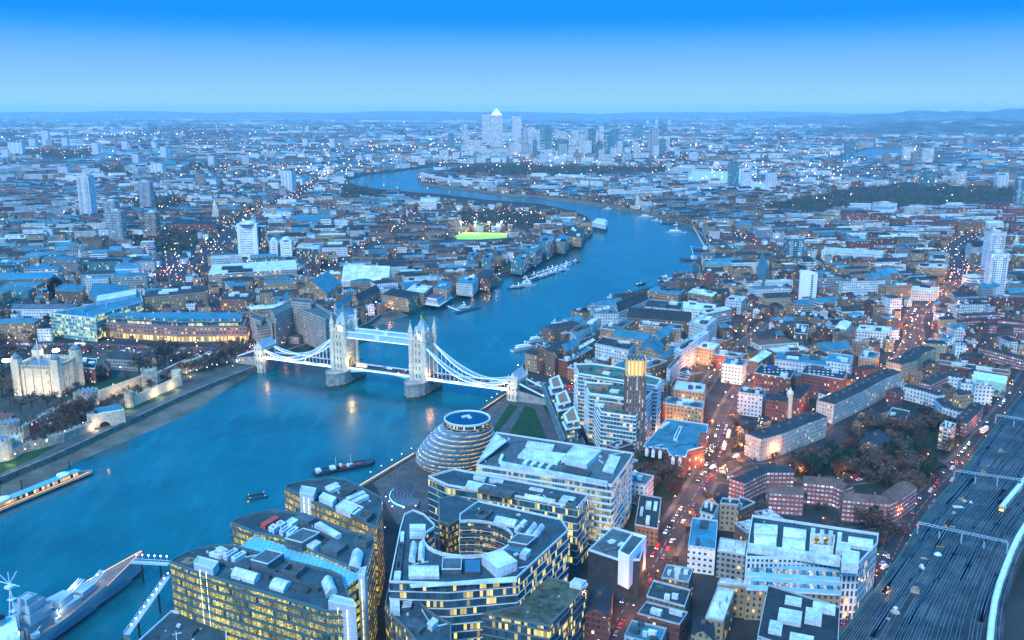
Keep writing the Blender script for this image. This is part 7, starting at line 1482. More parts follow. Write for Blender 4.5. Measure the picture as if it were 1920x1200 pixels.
# slim white tower with a curved top
x, y = G(1516, 566); h = HT(1516, 566, 506); c = (x, y+8, 0); o = thing('slim_white_tower', 'slim bright white tower with a curved sloping top and central window strip', 'tower', loc=c, rz=-.25)
X = MB(); q = [(-11, -7), (-5, -9.5), (0, -10.2), (5, -9.5), (11, -7), (11, 7), (-11, 7)]; X.walls(q, 0, 0, 0, zt=lambda p: h-4*((p[0]+2)/11)**2); X.capz(q, lambda p: h-4*((p[0]+2)/11)**2, 1); X.obj('wall', [M_hullw, RM['pale_roof']], o)
X = MB(); 
for z in range(2, int(h)-5, 3): X.box(4.2, -9.9, z, 2.6, .5, 1.5)
X.obj('window_strip', [M_cabd], o); X = MB()
for z in range(2, int(h)-5, 3): X.box(11.05, 0, z, .3, 8, 1.3)
X.obj('side_windows', [M_cabd], o); addex(rect(x, y+6, 28, 28, 0))
# white octagonal block by the park
o, c, w_, d_, h = twr(1662, 405, 382, 38, 'w', 1.0, 'white many-windowed block with stepped octagonal top in front of the park', parts=True)
FT = [(30, 291, 267, 28, 'w'), (62, 281, 260, 14, 'w'), (86, 278, 245, 13, 'w'), (93, 281, 262, 12, 'g'), (122, 278, 258, 12, 'w'), (180, 296, 268, 13, 'w'), (213, 278, 259, 11, 'b'), (234, 287, 265, 11, 'w'), (235, 268, 252, 9, 'g'), (290, 285, 267, 10, 'w'), (308, 300, 275, 12, 'w'), (255, 311, 289, 13, 'w'), (295, 330, 306, 23, 'w'), (397, 314, 292, 13, 'w'), (460, 313, 291, 13, 'w'), (540, 360, 320, 24, 'w'), (375, 355, 327, 17, 'b'), (530, 372, 352, 14, 'g'), (119, 330, 312, 20, 'w'), (400, 345, 335, 18, 'w'), (445, 348, 334, 24, 'w'), (467, 350, 333, 26, 'w'),
 (623, 281, 260, 11, 'w'), (572, 278, 260, 10, 'w'), (598, 309, 295, 14, 'w'), (613, 300, 284, 8, 'w'), (576, 252, 240, 8, 'w'), (190, 250, 241, 12, 'w'), (10, 300, 280, 12, 'w'), (560, 290, 278, 12, 'g'), (650, 282, 262, 10, 'g'), (674, 308, 291, 13, 'w'), (692, 306, 289, 12, 'w'), (660, 275, 258, 9, 'w'), (708, 262, 250, 10, 't'), (725, 265, 252, 16, 's'), (745, 266, 253, 26, 'w'), (785, 296, 280, 12, 'g'),
 (1593, 304, 266, 18, 't'), (1663, 312, 289, 14, 'b'), (1703, 305, 275, 20, 's'), (1715, 313, 286, 12, 'b'), (1740, 309, 277, 20, 's'), (1740, 349, 323, 24, 't'), (1800, 349, 321, 22, 's'), (1880, 353, 328, 22, 'w'), (1899, 346, 325, 12, 'b'), (1800, 276, 262, 10, 'g'), (1817, 274, 258, 7, 'g'), (1490, 293, 277, 12, 'g'), (1455, 300, 287, 26, 's'), (1760, 277, 266, 16, 's'), (1546, 300, 294, 14, 't'), (1835, 320, 312, 16, 'w'), (1895, 300, 285, 14, 'b'), (1905, 270, 256, 10, 'g'), (1340, 232, 222, 5, 'w'), (1300, 302, 285, 16, 's'), (1270, 297, 282, 10, 'w'), (1255, 240, 225, 5, 'w'), (1231, 240, 224, 5, 'w'), (1214, 240, 226, 5, 'w')]
for a in FT: twr(*a)
CW = [(912, 275, 214, 17, 's', 'squarish glass skyscraper left of the pyramid-topped one'), (969, 275, 217, 18, 's', 'glass skyscraper right of the pyramid-topped one with red aircraft light'), (873, 278, 233, 9, 's', None), (846, 286, 251, 12, 't', None), (997, 298, 238, 14, 's', 'slim pale tower nearest the river in the financial district'), (1008, 272, 238, 14, 't', None), (1026, 270, 236, 18, 't', None), (1045, 272, 246, 8, 't', None), (1052, 295, 245, 20, 's', None), (1053, 298, 262, 28, 't', None), (1086, 288, 253, 10, 's', None), (1127, 287, 236, 9, 's', None), (1114, 288, 246, 14, 's', None), (1199, 266, 234, 12, 't', 'teal tower with red top lights at the right of the financial district'), (892, 292, 262, 28, 's', None), (870, 300, 271, 12, 's', None), (832, 304, 281, 18, 's', None), (962, 296, 266, 24, 's', None), (977, 290, 260, 12, 'g', None), (1062, 302, 290, 24, 'w', None), (1025, 300, 280, 22, 's', None), (1230, 299, 272, 10, 'w', None), (1194, 297, 272, 10, 'w', None), (1150, 299, 276, 12, 's', None), (1107, 302, 288, 20, 'b', None), (1140, 303, 289, 20, 's', None), (1175, 303, 288, 20, 'g', None), (1208, 301, 286, 20, 's', None), (1082, 302, 287, 14, 'b', None), (930, 301, 278, 44, 's', None), (790, 309, 297, 14, 'w', None), (985, 302, 288, 14, 's', None), (1163, 290, 262, 7, 'g', None), (1240, 290, 270, 8, 's', None), (905, 303, 290, 26, 's', None), (945, 302, 287, 14, 'g', None), (855, 304, 285, 14, 's', None), (813, 300, 283, 10, 't', None), (880, 260, 247, 8, 's', None), (1098, 290, 270, 9, 'g', None)]
_r = random.Random(12)
for _ in range(22): CW.append((_r.uniform(978, 1250), _r.uniform(282, 300), _r.uniform(238, 264), _r.uniform(8, 16), _r.choice('ssttgts'), None))
for _ in range(34): CW.append((_r.uniform(975, 1250), _r.uniform(288, 303), _r.uniform(262, 291), _r.uniform(7, 18), _r.choice('sswsgtb'), None))
for _ in range(16): CW.append((_r.uniform(780, 910), _r.uniform(288, 303), _r.uniform(272, 291), _r.uniform(7, 16), _r.choice('sswsgt'), None))
for a in CW: twr(*a[:5], lab=a[5], group='towers of the distant financial district', name='skyscraper', cat='skyscraper', rz=.05)
x, y = G(931, 297); D = y*math.cos(PITCH)+CH*math.sin(PITCH); w_ = 21/F*D; hs = HT(931, 297, 216); o = thing('pyramid_topped_skyscraper', 'tallest skyscraper with a pyramid top on the skyline', 'skyscraper', 'towers of the distant financial district', loc=(x, y, 0), rz=.1); X = MB(); X.box(0, 0, 0, w_, w_, hs, 0, 0, 0); X.obj('shaft', [TWM['s'][1]], o)
X = MB(); q = rect(0, 0, w_*.96, w_*.96, 0); 
for i in range(4): X.face([(*q[i], hs+1), (*q[(i+1) % 4], hs+1), (0, 0, hs+36)], 0)
X.box(0, 0, hs, w_*.96, w_*.96, 1); X.obj('pyramid', [emis('lit_pyramid', (.85, .92, 1.0), .28)], o); addex(rect(x, y, w_+10, w_+10, 0))
M_redlt = emis('red_aircraft_lamp', (1.0, .12, .10), 9.0)
# church spires
for lab, px_, pyb, pyt, w_ in (('white church tower and spire by the churchyard at the left', 405, 412, 374, 11), ('small church spire among the near left blocks', 152, 500, 466, 8), ('white steeple beside the far river bend', 1195, 392, 364, 7), ('stone church tower near the twin pale towers', 1902, 480, 438, 9), ('twin-peaked far spire on the left', 613, 300, 282, 5)):
    x, y = G(px_, pyb); D = y*math.cos(PITCH)+CH*math.sin(PITCH); s_ = w_/F*D; h = HT(px_, pyb, pyt); o = thing('church', lab, 'church', loc=(x, y, 0), rz=.3); X = MB(); X.box(0, 0, 0, s_, s_, h*.5); X.box(0, 0, h*.5, s_*.7, s_*.7, h*.2); X.obj('tower', [M_stonep], o); X = MB(); X.cone(0, 0, h*.7, h, s_*.4, 0, 8); X.obj('spire', [M_stonep], o); X = MB(); X.gable(rect(0, s_*1.8, s_*1.4, s_*2.6, 0), 0, h*.22, h*.34, 0, 1); X.obj('nave', [M_stonep, RM['slate']], o); addex(rect(x, y+s_, s_*2, s_*5, .3))
# floodlight masts of the field
for i, px_ in enumerate((865, 891, 917, 940)):
    x, y = G(px_, 434); o = thing('floodlight_mast', 'lit floodlight mast behind the sports field, %s from the left' % ('first', 'second', 'third', 'last')[i], 'mast', 'floodlight masts of the sports field', loc=(x, y, 0)); X = MB(); X.cyl(0, 0, 0, 20, .5, 0, 6); X.obj('pole', [M_cab], o); X = MB(); X.box(0, -.5, 19, 4, .8, 1.6); X.obj('lamp_panel', [emis('stadium_lamp', (1, .98, .75), 8)], o)
    plight('stadium_light', (x, y-8, 22), 42000, (1, 1, .6), 1.0)
# domed fairground-like tent on the peninsula and pale sheds
for lab, p3, h, roof in (('pale low retail shed on the peninsula behind the wood', PB(1032, 334, 1045, 326, 1100, 328), 9, 'pale_roof'), ('vast pale shed roofs left of the dark teal tower', PB(1285, 340, 1300, 320, 1395, 322), 14, 'pale_roof'), ('long white exhibition roof in the right distance', PB(1395, 350, 1410, 340, 1452, 345), 10, 'pale_roof')):
    q = para(*GP(p3, h)); building(q, h, 'white_render', roof, 'flat', near=False, label=lab, cat='shed', name='retail_shed', rr=random.Random(1)); addex(q, 2)
# north waterfront of the peninsula: white rows by the water
for i, (x0, y0, x1, y1) in enumerate(((790, 333, 812, 341), (815, 341, 850, 347), (853, 348, 890, 351), (895, 350, 935, 352), (998, 358, 1045, 362), (1000, 306, 1045, 305), (840, 305, 870, 304))):
    a, b = G(x0, y0), G(x1, y1); an = math.atan2(b[1]-a[1], b[0]-a[0]); m = lerp(a, b, .5); q = rect(m[0]-math.sin(an)*12*-1*0, m[1]+16, math.dist(a, b), 16, an); 
    o = building(q, 18, 'white_render', 'pale_roof', 'flat', near=False, cat='apartment block', name='waterfront_row', group='white waterfront rows of the peninsula', rr=random.Random(i), pendd='white waterfront apartment row'); addex(q, 2)
# ================================================================ THE CITY'S ORDINARY BLOCKS
import bisect
def hitsx(x0, x1, y0, y1, q, c):
    L_ = []; sn = set()
    for gi in range(int(x0//EXS), int(x1//EXS)+1):
        for gj in range(int(y0//EXS), int(y1//EXS)+1):
            for e in EXG.get((gi, gj), ()):
                if id(e) not in sn: sn.add(id(e)); L_.append(e)
    for ax0, ax1, ay0, ay1, P in L_:
        if ax1 < x0 or ax0 > x1 or ay1 < y0 or ay0 > y1: continue
        if inpoly(c[0], c[1], P): return True
        for a, b in q:
            if inpoly(a, b, P): return True
        for i in range(4):
            m = lerp(q[i-1], q[i], .5)
            if inpoly(m[0], m[1], P): return True
        for a, b in P:
            if x0 <= a <= x1 and y0 <= b <= y1 and inpoly(a, b, q): return True
        if len(P) < 30:
            for i in range(len(P)):
                m = lerp(P[i-1], P[i], .5)
                if x0 <= m[0] <= x1 and y0 <= m[1] <= y1 and inpoly(m[0], m[1], q): return True
    return False
EXS = 80.0; EXG = {}
for e in EX:
    for i in range(int((e[0]-120)//EXS), int((e[1]+120)//EXS)+1):
        for j in range(int((e[2]-120)//EXS), int((e[3]+120)//EXS)+1):
            if i < -300 or i > 300 or j > 300: continue
            EXG.setdefault((i, j), []).append(e)
RG = {}; RS = 60.0
for ln, wd in ROADS:
    for i in range(len(ln)-1):
        a, b = ln[i], ln[i+1]; n = max(1, int(math.dist(a, b)/12))
        for k in range(n+1):
            p = lerp(a, b, k/n); RG.setdefault((int(p[0]//RS), int(p[1]//RS)), []).append((p[0], p[1], wd/2+4.5))
def nearroad(q, c):
    pts = list(q)+[c]+[lerp(q[i-1], q[i], .5) for i in range(4)]
    for x, y in pts:
        i, j = int(x//RS), int(y//RS)
        for a in (i-1, i, i+1):
            for b in (j-1, j, j+1):
                for px_, py_, r_ in RG.get((a, b), ()):
                    if (px_-x)**2+(py_-y)**2 < r_*r_: return True
    # road points inside the quad
    return False
OCC = {}
def occupied(c, r_):
    i, j = int(c[0]//50), int(c[1]//50)
    for a in (i-1, i, i+1):
        for b in (j-1, j, j+1):
            for x, y, rr_ in OCC.get((a, b), ()):
                if math.hypot(x-c[0], y-c[1]) < (r_+rr_)*.8: return True
    return False
rr = random.Random(21)
# seeds near by, placed after the photograph: (px, py, angle of the streets in degrees, type)
NEARS = [(1240, 1000, 62, 'vic'), (1290, 1090, 62, 'vic'), (1215, 1150, 62, 'vic'), (1330, 990, 20, 'vic'), (1380, 1180, 10, 'vic'), (1500, 1190, -8, 'vic'),
 (1290, 640, 55, 'ware'), (1330, 600, 55, 'ware'), (1290, 560, 20, 'ware'), (1380, 560, 15, 'ware'), (1220, 700, 50, 'ware'),
 (1420, 620, 20, 'ware'), (1480, 640, 15, 'vic'), (1540, 620, 20, 'vic'), (1600, 620, 15, 'vic'), (1640, 600, 10, 'mix'), (1450, 690, 15, 'ware'), (1560, 680, 20, 'ware'),
 (1400, 500, 10, 'ware'), (1480, 520, 12, 'mix'), (1600, 470, 8, 'slab'), (1700, 440, 5, 'slab'), (1830, 420, 5, 'slab'), (1600, 420, 5, 'slab'), (1500, 440, 10, 'terr'), (1400, 440, 15, 'mix'),
 (1650, 520, 12, 'terr'), (1730, 560, 12, 'mix'), (1560, 560, 8, 'slab'), (1850, 600, 4, 'slab'), (1850, 640, 4, 'slab'), (1800, 680, -10, 'slab'), (1750, 720, -15, 'vic'), (1720, 770, 20, 'terr'), (1640, 760, 30, 'terr'),
 (1880, 520, 5, 'mix'), (1500, 870, 30, 'none'), (1650, 900, 30, 'none'), (1560, 820, 40, 'terr'), (1380, 940, 40, 'terr'), (1440, 1100, 5, 'none'), (1640, 1000, 5, 'none'),
 (60, 540, 8, 'off'), (130, 520, 8, 'off'), (220, 540, 12, 'off'), (50, 580, 8, 'off'), (100, 610, 8, 'off'), (300, 520, 14, 'ware'), (250, 490, 10, 'mix'), (120, 470, 14, 'mix'), (40, 480, 14, 'terr'),
 (420, 560, 20, 'ware'), (480, 540, 18, 'ware'), (540, 520, 12, 'terr'), (640, 500, 12, 'terr'), (720, 520, 20, 'ware'), (650, 560, 25, 'ware'), (600, 470, 10, 'ware'), (700, 470, 12, 'terr'), (780, 500, 15, 'terr'), (830, 470, 12, 'terr'), (880, 480, 12, 'vic'), (760, 430, 5, 'terr'), (820, 420, 5, 'vic'), (900, 390, 0, 'vic'), (1000, 400, 0, 'vic'), (1050, 420, 10, 'ware'), (1000, 460, 15, 'vic'),
 (430, 480, 20, 'off'), (520, 450, 14, 'ware'), (600, 420, 12, 'mix'), (700, 400, 8, 'mix'), (560, 390, 10, 'slab'), (400, 500, 20, 'off'), (240, 660, 5, 'none'), (100, 680, 5, 'none'), (350, 690, 15, 'none'),
 (1060, 640, 40, 'ware'), (1130, 620, 40, 'ware'), (850, 330, 0, 'terr'), (1000, 350, 0, 'terr'), (1180, 350, 0, 'terr'), (1300, 420, 8, 'terr'), (1250, 380, 6, 'terr'),
 (1880, 950, 60, 'none'), (1800, 1100, 60, 'none'), (1880, 700, 20, 'none'), (900, 1000, 20, 'none'), (600, 1050, 0, 'none'), (1150, 1000, 20, 'none'), (1000, 780, 0, 'none'), (1150, 780, 0, 'none'), (1310, 760, 55, 'vic')]
SEEDS = []
for a, b, an, ty in NEARS:
    x, y = G(a, b); SEEDS.append((x, y, rad(an), ty))
r_ = 1350.0
while r_ < 23000:
    sp_ = max(230, r_*.085); half = r_*.66+300; n = int(2*half/sp_)
    for i in range(n):
        x = -half+(i+.5)*sp_+rr.uniform(-.35, .35)*sp_; y = r_+rr.uniform(-.35, .35)*sp_
        if r_ < 2100 and any(math.hypot(s[0]-x, s[1]-y) < 170 for s in SEEDS[:len(NEARS)]): continue
        ty = rr.choices(['terr', 'slab', 'mix', 'ware', 'wood', 'vic'], [34, 24, 22, 9, 7 if r_ > 1800 else 2, 12])[0]
        SEEDS.append((x, y, rad(rr.uniform(-35, 35)), ty))
    r_ += sp_*.9
SG = {}; SS = 300.0
for i, s in enumerate(SEEDS): SG.setdefault((int(s[0]//SS), int(s[1]//SS)), []).append(i)
def nearest(x, y):
    i, j = int(x//SS), int(y//SS); best = None; bd = 1e18; r = 1
    while r < 7:
        for a in range(i-r, i+r+1):
            for b in range(j-r, j+r+1):
                if max(abs(a-i), abs(b-j)) < r-1: continue
                for k in SG.get((a, b), ()):
                    d = (SEEDS[k][0]-x)**2+(SEEDS[k][1]-y)**2
                    if d < bd: bd = d; best = k
        if best is not None and bd < ((r-.0)*SS)**2: break
        r += 1
    return best
STUFF = MB(); FILL_N = {}; LIM = 1320.0
TREE_SPOTS = []; WOODS = []
PAL = {
 'terr': (['brown_brick', 'red_brick', 'brown_brick', 'tan_brick', 'white_render'], ['slate', 'tile', 'slate', 'green_roof']),
 'vic': (['brown_brick', 'tan_brick', 'red_brick', 'white_render', 'brown_brick'], ['slate', 'dark_roof', 'grey_roof', 'slate']),
 'slab': (['balcony', 'white_render', 'white_render', 'brown_brick', 'grey_concrete', 'red_brick'], ['grey_roof', 'pale_roof', 'dark_roof']),
 'off': (['tan_brick', 'ribbon', 'white_render', 'teal_glass', 'grey_concrete'], ['green_roof', 'grey_roof', 'pale_roof', 'green_roof']),
 'ware': (['tan_brick', 'brown_brick', 'white_render', 'tan_brick'], ['green_roof', 'slate', 'pale_roof', 'grey_roof']),
 'mix': (['white_render', 'brown_brick', 'grey_concrete', 'tan_brick', 'ribbon'], ['pale_roof', 'grey_roof', 'slate', 'green_roof']),
}
KN = {'terr': ('terraced_house_row', 'house row', 'terraced house rows of the districts'), 'vic': ('street_building', 'building', 'small street-front buildings'), 'slab': ('apartment_block', 'apartment block', 'slab apartment blocks of the districts'),
      'off': ('office_block', 'office', 'mid-rise office blocks'), 'ware': ('warehouse', 'warehouse', 'warehouses and sheds of the districts'), 'mix': ('mixed_block', 'building', 'mixed city blocks')}
def emit(q, ty, sc_, dist):
    walls, roofs = PAL[ty]; wall = rr.choice(walls); roof = rr.choice(roofs)
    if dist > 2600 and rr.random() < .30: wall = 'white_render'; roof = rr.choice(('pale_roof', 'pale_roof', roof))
    L1, L2 = math.dist(q[0], q[1]), math.dist(q[1], q[2])
    if ty == 'terr': h = rr.uniform(7.5, 11); kind = 'gable'
    elif ty == 'vic': h = rr.uniform(9, 17); kind = rr.choice(('flat', 'gable', 'flat', 'hip'))
    elif ty == 'slab': h = rr.choice((12, 12.5, 15, 16, 18, 24)); kind = 'flat' if rr.random() < .8 else 'hip'
    elif ty == 'off': h = rr.uniform(17, 27); kind = rr.choice(('flat', 'flat', 'hip'))
    elif ty == 'ware': h = rr.uniform(9, 20); kind = rr.choice(('flat', 'gable', 'gable', 'flat', 'hip'))
    else: h = rr.uniform(8, 24); kind = rr.choice(('flat', 'flat', 'gable'))
    if kind in ('gable', 'hip') and roof in ('pale_roof', 'dark_roof', 'grey_roof'): roof = rr.choice(('slate', 'slate', 'green_roof', 'tile'))
    if kind == 'flat' and roof in ('slate', 'tile'): roof = 'dark_roof'
    nm, cat, grp = KN[ty]
    if dist < LIM and FILL_N.get(ty, 0) < 290:
        FILL_N[ty] = FILL_N.get(ty, 0)+1
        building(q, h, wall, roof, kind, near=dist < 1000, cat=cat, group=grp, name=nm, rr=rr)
    else:
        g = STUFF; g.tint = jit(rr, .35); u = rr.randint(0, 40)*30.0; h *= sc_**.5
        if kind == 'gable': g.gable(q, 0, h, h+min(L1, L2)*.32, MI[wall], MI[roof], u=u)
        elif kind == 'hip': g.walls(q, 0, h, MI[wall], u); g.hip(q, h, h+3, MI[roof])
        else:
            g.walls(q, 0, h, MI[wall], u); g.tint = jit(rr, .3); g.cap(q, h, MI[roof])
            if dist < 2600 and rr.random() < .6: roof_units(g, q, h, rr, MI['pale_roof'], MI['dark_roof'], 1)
DIM = {'terr': ((22, 52), 9, 10), 'vic': ((10, 24), 13, 5), 'slab': ((28, 62), 12, 15), 'off': ((28, 52), 24, 9), 'ware': ((20, 50), 18, 6), 'mix': ((14, 38), 16, 9)}
def visible(x, y, m=60): return abs(x) < y*.60+m and y > 330
for si, (sx, sy, an, ty) in enumerate(SEEDS):
    d = math.hypot(sx, sy); 
    if ty == 'none': continue
    if ty == 'wood':
        WOODS.append((sx, sy, max(90, d*.035))); continue
    sc_ = max(1.0, d/3300.0) if d > 2200 else 1.0
    (l0, l1), dep, gap = DIM[ty]; dep *= sc_; gap *= sc_**1.1; rad_ = max(230, d*.085)*.95 if si >= len(NEARS) else 200
    ca, sa = math.cos(an), math.sin(an); v = -rad_; row = 0
    while v < rad_:
        u = -rad_+rr.uniform(0, 15)
        dd = dep*rr.uniform(.85, 1.25)
        while u < rad_:
            L = rr.uniform(l0, l1)*sc_
            cx_, cy_ = sx+(u+L/2)*ca-v*sa, sy+(u+L/2)*sa+v*ca
            gp = rr.choice((0.5, 2.5, 7)) if ty in ('vic',) else rr.choice((4, 7, 14))*sc_
            if visible(cx_, cy_) and rr.random() < .93:
                q = rect(cx_, cy_, L, dd, an+rr.uniform(-.03, .03)); rr_q = math.hypot(L, dd)/2
                x0 = min(a for a, b in q); x1 = max(a for a, b in q); y0 = min(b for a, b in q); y1 = max(b for a, b in q)
                ok = nearest(cx_, cy_) == si
                if ok and not hitsx(x0, x1, y0, y1, q, (cx_, cy_)) and not (cy_ < 3500 and nearroad(q, (cx_, cy_))):
                    emit(q, ty, sc_, math.hypot(cx_, cy_))
                    e_ = (x0-1, x1+1, y0-1, y1+1, ccw(inset(q, -1.5)))
                    for gi in range(int((x0-2)//EXS), int((x1+2)//EXS)+1):
                        for gj in range(int((y0-2)//EXS), int((y1+2)//EXS)+1): EXG.setdefault((gi, gj), []).append(e_)
                    if cy_ < 2600 and rr.random() < .55: TREE_SPOTS.append((cx_-sa*(dd/2+gap*.4)*-1+rr.uniform(-9, 9), cy_+ca*(dd/2+gap*.4)*-1+rr.uniform(-4, 4), si))
            u += L+gp
        v += dd+gap*rr.uniform(.8, 1.3); row += 1
NOP = GP([(1370, 780), (1560, 770), (1720, 750), (1830, 800), (1760, 960), (1640, 1015), (1370, 965)])
for k_ in range(22000):
    r0 = 480*math.exp(rr.random()*1.75); x = rr.uniform(-.6, .6)*r0; y = r0
    si = nearest(x, y)
    if si is None or SEEDS[si][3] in ('none', 'wood') and y > 620 and x < 250 or not visible(x, y): continue
    if inpoly(x, y, NOP): continue
    if SEEDS[si][3] == 'none' and (x < 60 or inpoly(x, y, PARKS['estate_park']) or inpoly(x, y, PARKS['square_gardens'])): continue
    L, D = rr.uniform(7, 18), rr.uniform(6, 11); q = rect(x, y, L, D, SEEDS[si][2]+rr.choice((0, math.pi/2))); x0 = min(a for a, b in q); x1 = max(a for a, b in q); y0 = min(b for a, b in q); y1 = max(b for a, b in q)
    if hitsx(x0, x1, y0, y1, q, (x, y)) or nearroad(q, (x, y)): continue
    emit(q, rr.choice(('vic', 'terr', 'terr')) if L < 14 else 'vic', .75, math.hypot(x, y)); e_ = (x0-1, x1+1, y0-1, y1+1, ccw(inset(q, -1.0)))
    for gi in range(int((x0-2)//EXS), int((x1+2)//EXS)+1):
        for gj in range(int((y0-2)//EXS), int((y1+2)//EXS)+1): EXG.setdefault((gi, gj), []).append(e_)
print('fill', FILL_N, 'stuff faces', len(STUFF.f))
o = fobj(STUFF, 'city_buildings'); o['kind'] = 'stuff'; o['label'] = 'mass of low blocks and terraces of the city stretching away to the horizon'
# ================================================================ TREES
def treebits(seed, leaf=260, R0=4.2, H=10.5, size=.55):
    r_ = random.Random(seed); T = MB(); T.rings([(0, 0, 0, .34), (0, 0, H*.28, .24), (.1, 0, H*.45, .15)], 0, 6, False); lobes = []
    for k in range(9):
        a = r_.uniform(0, 6.283); e = r_.uniform(.3, 1.2); L = R0*r_.uniform(.6, 1.0); z0 = H*r_.uniform(.22, .42); p = (math.cos(a)*L*math.cos(e*.8), math.sin(a)*L*math.cos(e*.8), z0+L*math.sin(e)*1.15+.8); T.bar((0, 0, z0), p, .16); lobes.append((p, r_.uniform(1.1, 2.0)))
        for _ in range(2): q = (p[0]+r_.uniform(-1.2, 1.2), p[1]+r_.uniform(-1.2, 1.2), p[2]+r_.uniform(.3, 1.6)); T.bar(p, q, .08)
    Cn = MB()
    for i in range(leaf):
        p, s_ = lobes[i % 9]; d = Vector((r_.gauss(0, 1), r_.gauss(0, 1), r_.gauss(0, 1))); d = d.normalized()*s_*r_.random()**.4*1.15; c = Vector(p)+d; g_ = r_.uniform(.55, 1.35); Cn.tint = (g_, g_*r_.uniform(.9, 1.1), g_)
        u = Vector((r_.gauss(0, 1), r_.gauss(0, 1), r_.gauss(0, 1))).normalized(); v = u.orthogonal().normalized(); L = size*r_.uniform(.8, 1.9); W_ = size*r_.uniform(.25, .6); Cn.face([tuple(c-u*L*.5), tuple(c+v*W_), tuple(c+u*L*.5)])
    return T, Cn
M_bark = plain('bark', (.045, .038, .032), .95, var=.3)
M_twig = [plain('bare_twigs', (.105, .078, .060), .95, var=.3, tint=True), plain('evergreen_leaves', (.012, .034, .02), .9, var=.3, tint=True), plain('reddish_twigs', (.14, .065, .042), .95, var=.3, tint=True)]
PROTO = []
for s_ in range(6):
    T, Cn = treebits(s_*7+1, 430, size=.85 if s_ < 4 else 1.05); PROTO.append((T.mesh('trunk', [M_bark]), Cn.mesh('crown', [M_twig[0 if s_ < 3 else 2 if s_ == 3 else 1]]), ('bare brown tree', 'bare spreading tree', 'bare grey tree', 'reddish bare tree', 'dark evergreen tree', 'rounded evergreen tree')[s_]))
NT_ = 0
def tree(x, y, sc_, k, z=0.0):
    global NT_
    NT_ += 1; nm = 'evergreen_tree' if k > 3 else 'bare_tree'; o = bpy.data.objects.new(nm, None); COL.objects.link(o); o.location = (x, y, z); o.rotation_euler = (0, 0, R.uniform(0, 6)); o.scale = (sc_, sc_, sc_*R.uniform(.85, 1.15)); o['category'] = 'tree'; o['group'] = 'trees of the streets, squares and gardens'
    for n, me in (('trunk', PROTO[k][0]), ('crown', PROTO[k][1])): c = bpy.data.objects.new(n, me); COL.objects.link(c); c.parent = o
    pend(o, ('large ' if sc_ > 1.25 else 'small ' if sc_ < .8 else '')+PROTO[k][2], (x, y)); return o
def inany(x, y, names): return any(inpoly(x, y, PARKS[n]) for n in names)
TS = []
SHID = {id(e) for e in SHEET}
def blocked(x, y):
    for e in EXG.get((int(x//EXS), int(y//EXS)), ()):
        if id(e) not in SHID and e[0] <= x <= e[1] and e[2] <= y <= e[3] and inpoly(x, y, e[4]): return True
    return False
rt = random.Random(77)
for nm, n in (('estate_park', 62), ('square_gardens', 30), ('estate_green', 6), ('school_trees', 14)):
    P = PARKS[nm]; x0, x1 = min(a for a, b in P), max(a for a, b in P); y0, y1 = min(b for a, b in P), max(b for a, b in P); k = 0; tries = 0
    while k < n and tries < 2000:
        tries += 1; x, y = rt.uniform(x0, x1), rt.uniform(y0, y1)
        if inpoly(x, y, P) and not blocked(x, y): TS.append((x, y, rt.uniform(1.0, 1.9), rt.choice((0, 1, 2, 3, 3, 0, 4)))); k += 1
for px_, py_, s_ in [(75+i*21, 838-i*10.5, .75) for i in range(12)]+[(300+i*14, 714-i*3.5, .7) for i in range(11)]+[(i*17, 668-i*.2, .7) for i in range(11)]+[(140, 795, 1.5), (155, 800, 1.4), (125, 805, 1.3), (110, 815, 1.1), (165, 790, 1.2), (95, 820, 1.0), (272, 705, 1.4), (262, 700, 1.3), (280, 712, 1.2), (310, 690, 1.3), (318, 682, 1.2), (340, 690, 1.1), (300, 672, 1.4), (325, 672, 1.2), (355, 690, 1.1), (370, 700, .9), (395, 690, .9), (410, 684, 1.0), (425, 680, 1.1), (440, 676, 1.1), (455, 672, 1.0), (420, 670, 1.1), (190, 715, .9), (164, 718, .8), (240, 715, .7), (60, 765, .8), (20, 760, .9), (5, 745, 1.2), (10, 720, 1.3), (-5, 700, 1.3), (90, 765, .9), (110, 760, .8), (40, 775, .8), (135, 752, .8), (150, 745, .9), (5, 690, 1.2), (20, 680, 1.2), (0, 665, 1.2),
   (1425, 830, .9), (1395, 850, 1.0), (1380, 832, 1.0), (1372, 848, .9), (1405, 822, 1.0), (1380, 800, .7), (1200, 960, 1), (1260, 900, 1.1), (1275, 885, 1), (1240, 905, 1.1), (1215, 915, 1.1), (1500, 945, .8), (1430, 960, .8), (1540, 960, .7), (1690, 1010, .8), (1385, 985, .8), (60, 632, .9), (30, 628, 1), (90, 615, 1), (15, 612, 1), (180, 640, .7)]:
    x, y = G(px_, py_); TS.append((x, y, s_*(1.75 if x < -100 else 1.3), rt.choice((0, 1, 2, 0, 3))))
for x, y, si in TREE_SPOTS:
    if y < 1500 and not blocked(x, y): TS.append((x, y, rt.uniform(.75, 1.35), rt.choice((0, 1, 2, 3, 4, 5, 0))))
for ln, wd in ROADS:
    acc = 0
    for a, b in zip(ln, ln[1:]):
        acc += math.dist(a, b)
        if acc > 24 and b[1] < 1300 and rt.random() < .8:
            acc = 0; d = Vector((b[0]-a[0], b[1]-a[1])).normalized()
            for s_ in (-1, 1):
                x, y = b[0]-d.y*s_*(wd/2+2.5), b[1]+d.x*s_*(wd/2+2.5)
                if not blocked(x, y) and rt.random() < .55: TS.append((x, y, rt.uniform(.7, 1.15), rt.choice((0, 1, 2, 3))))
for px_, py_, s_ in [(1690+i*9, 1015-i*12+(i % 3)*6, .9) for i in range(0)]: pass
TS.sort(key=lambda t: math.hypot(t[0], t[1])/t[2]*(.5 if t[0] < -150 and t[1] < 950 else 1))
for x, y, s_, k in TS[:295]: tree(x, y, s_, k)
WD = MB()
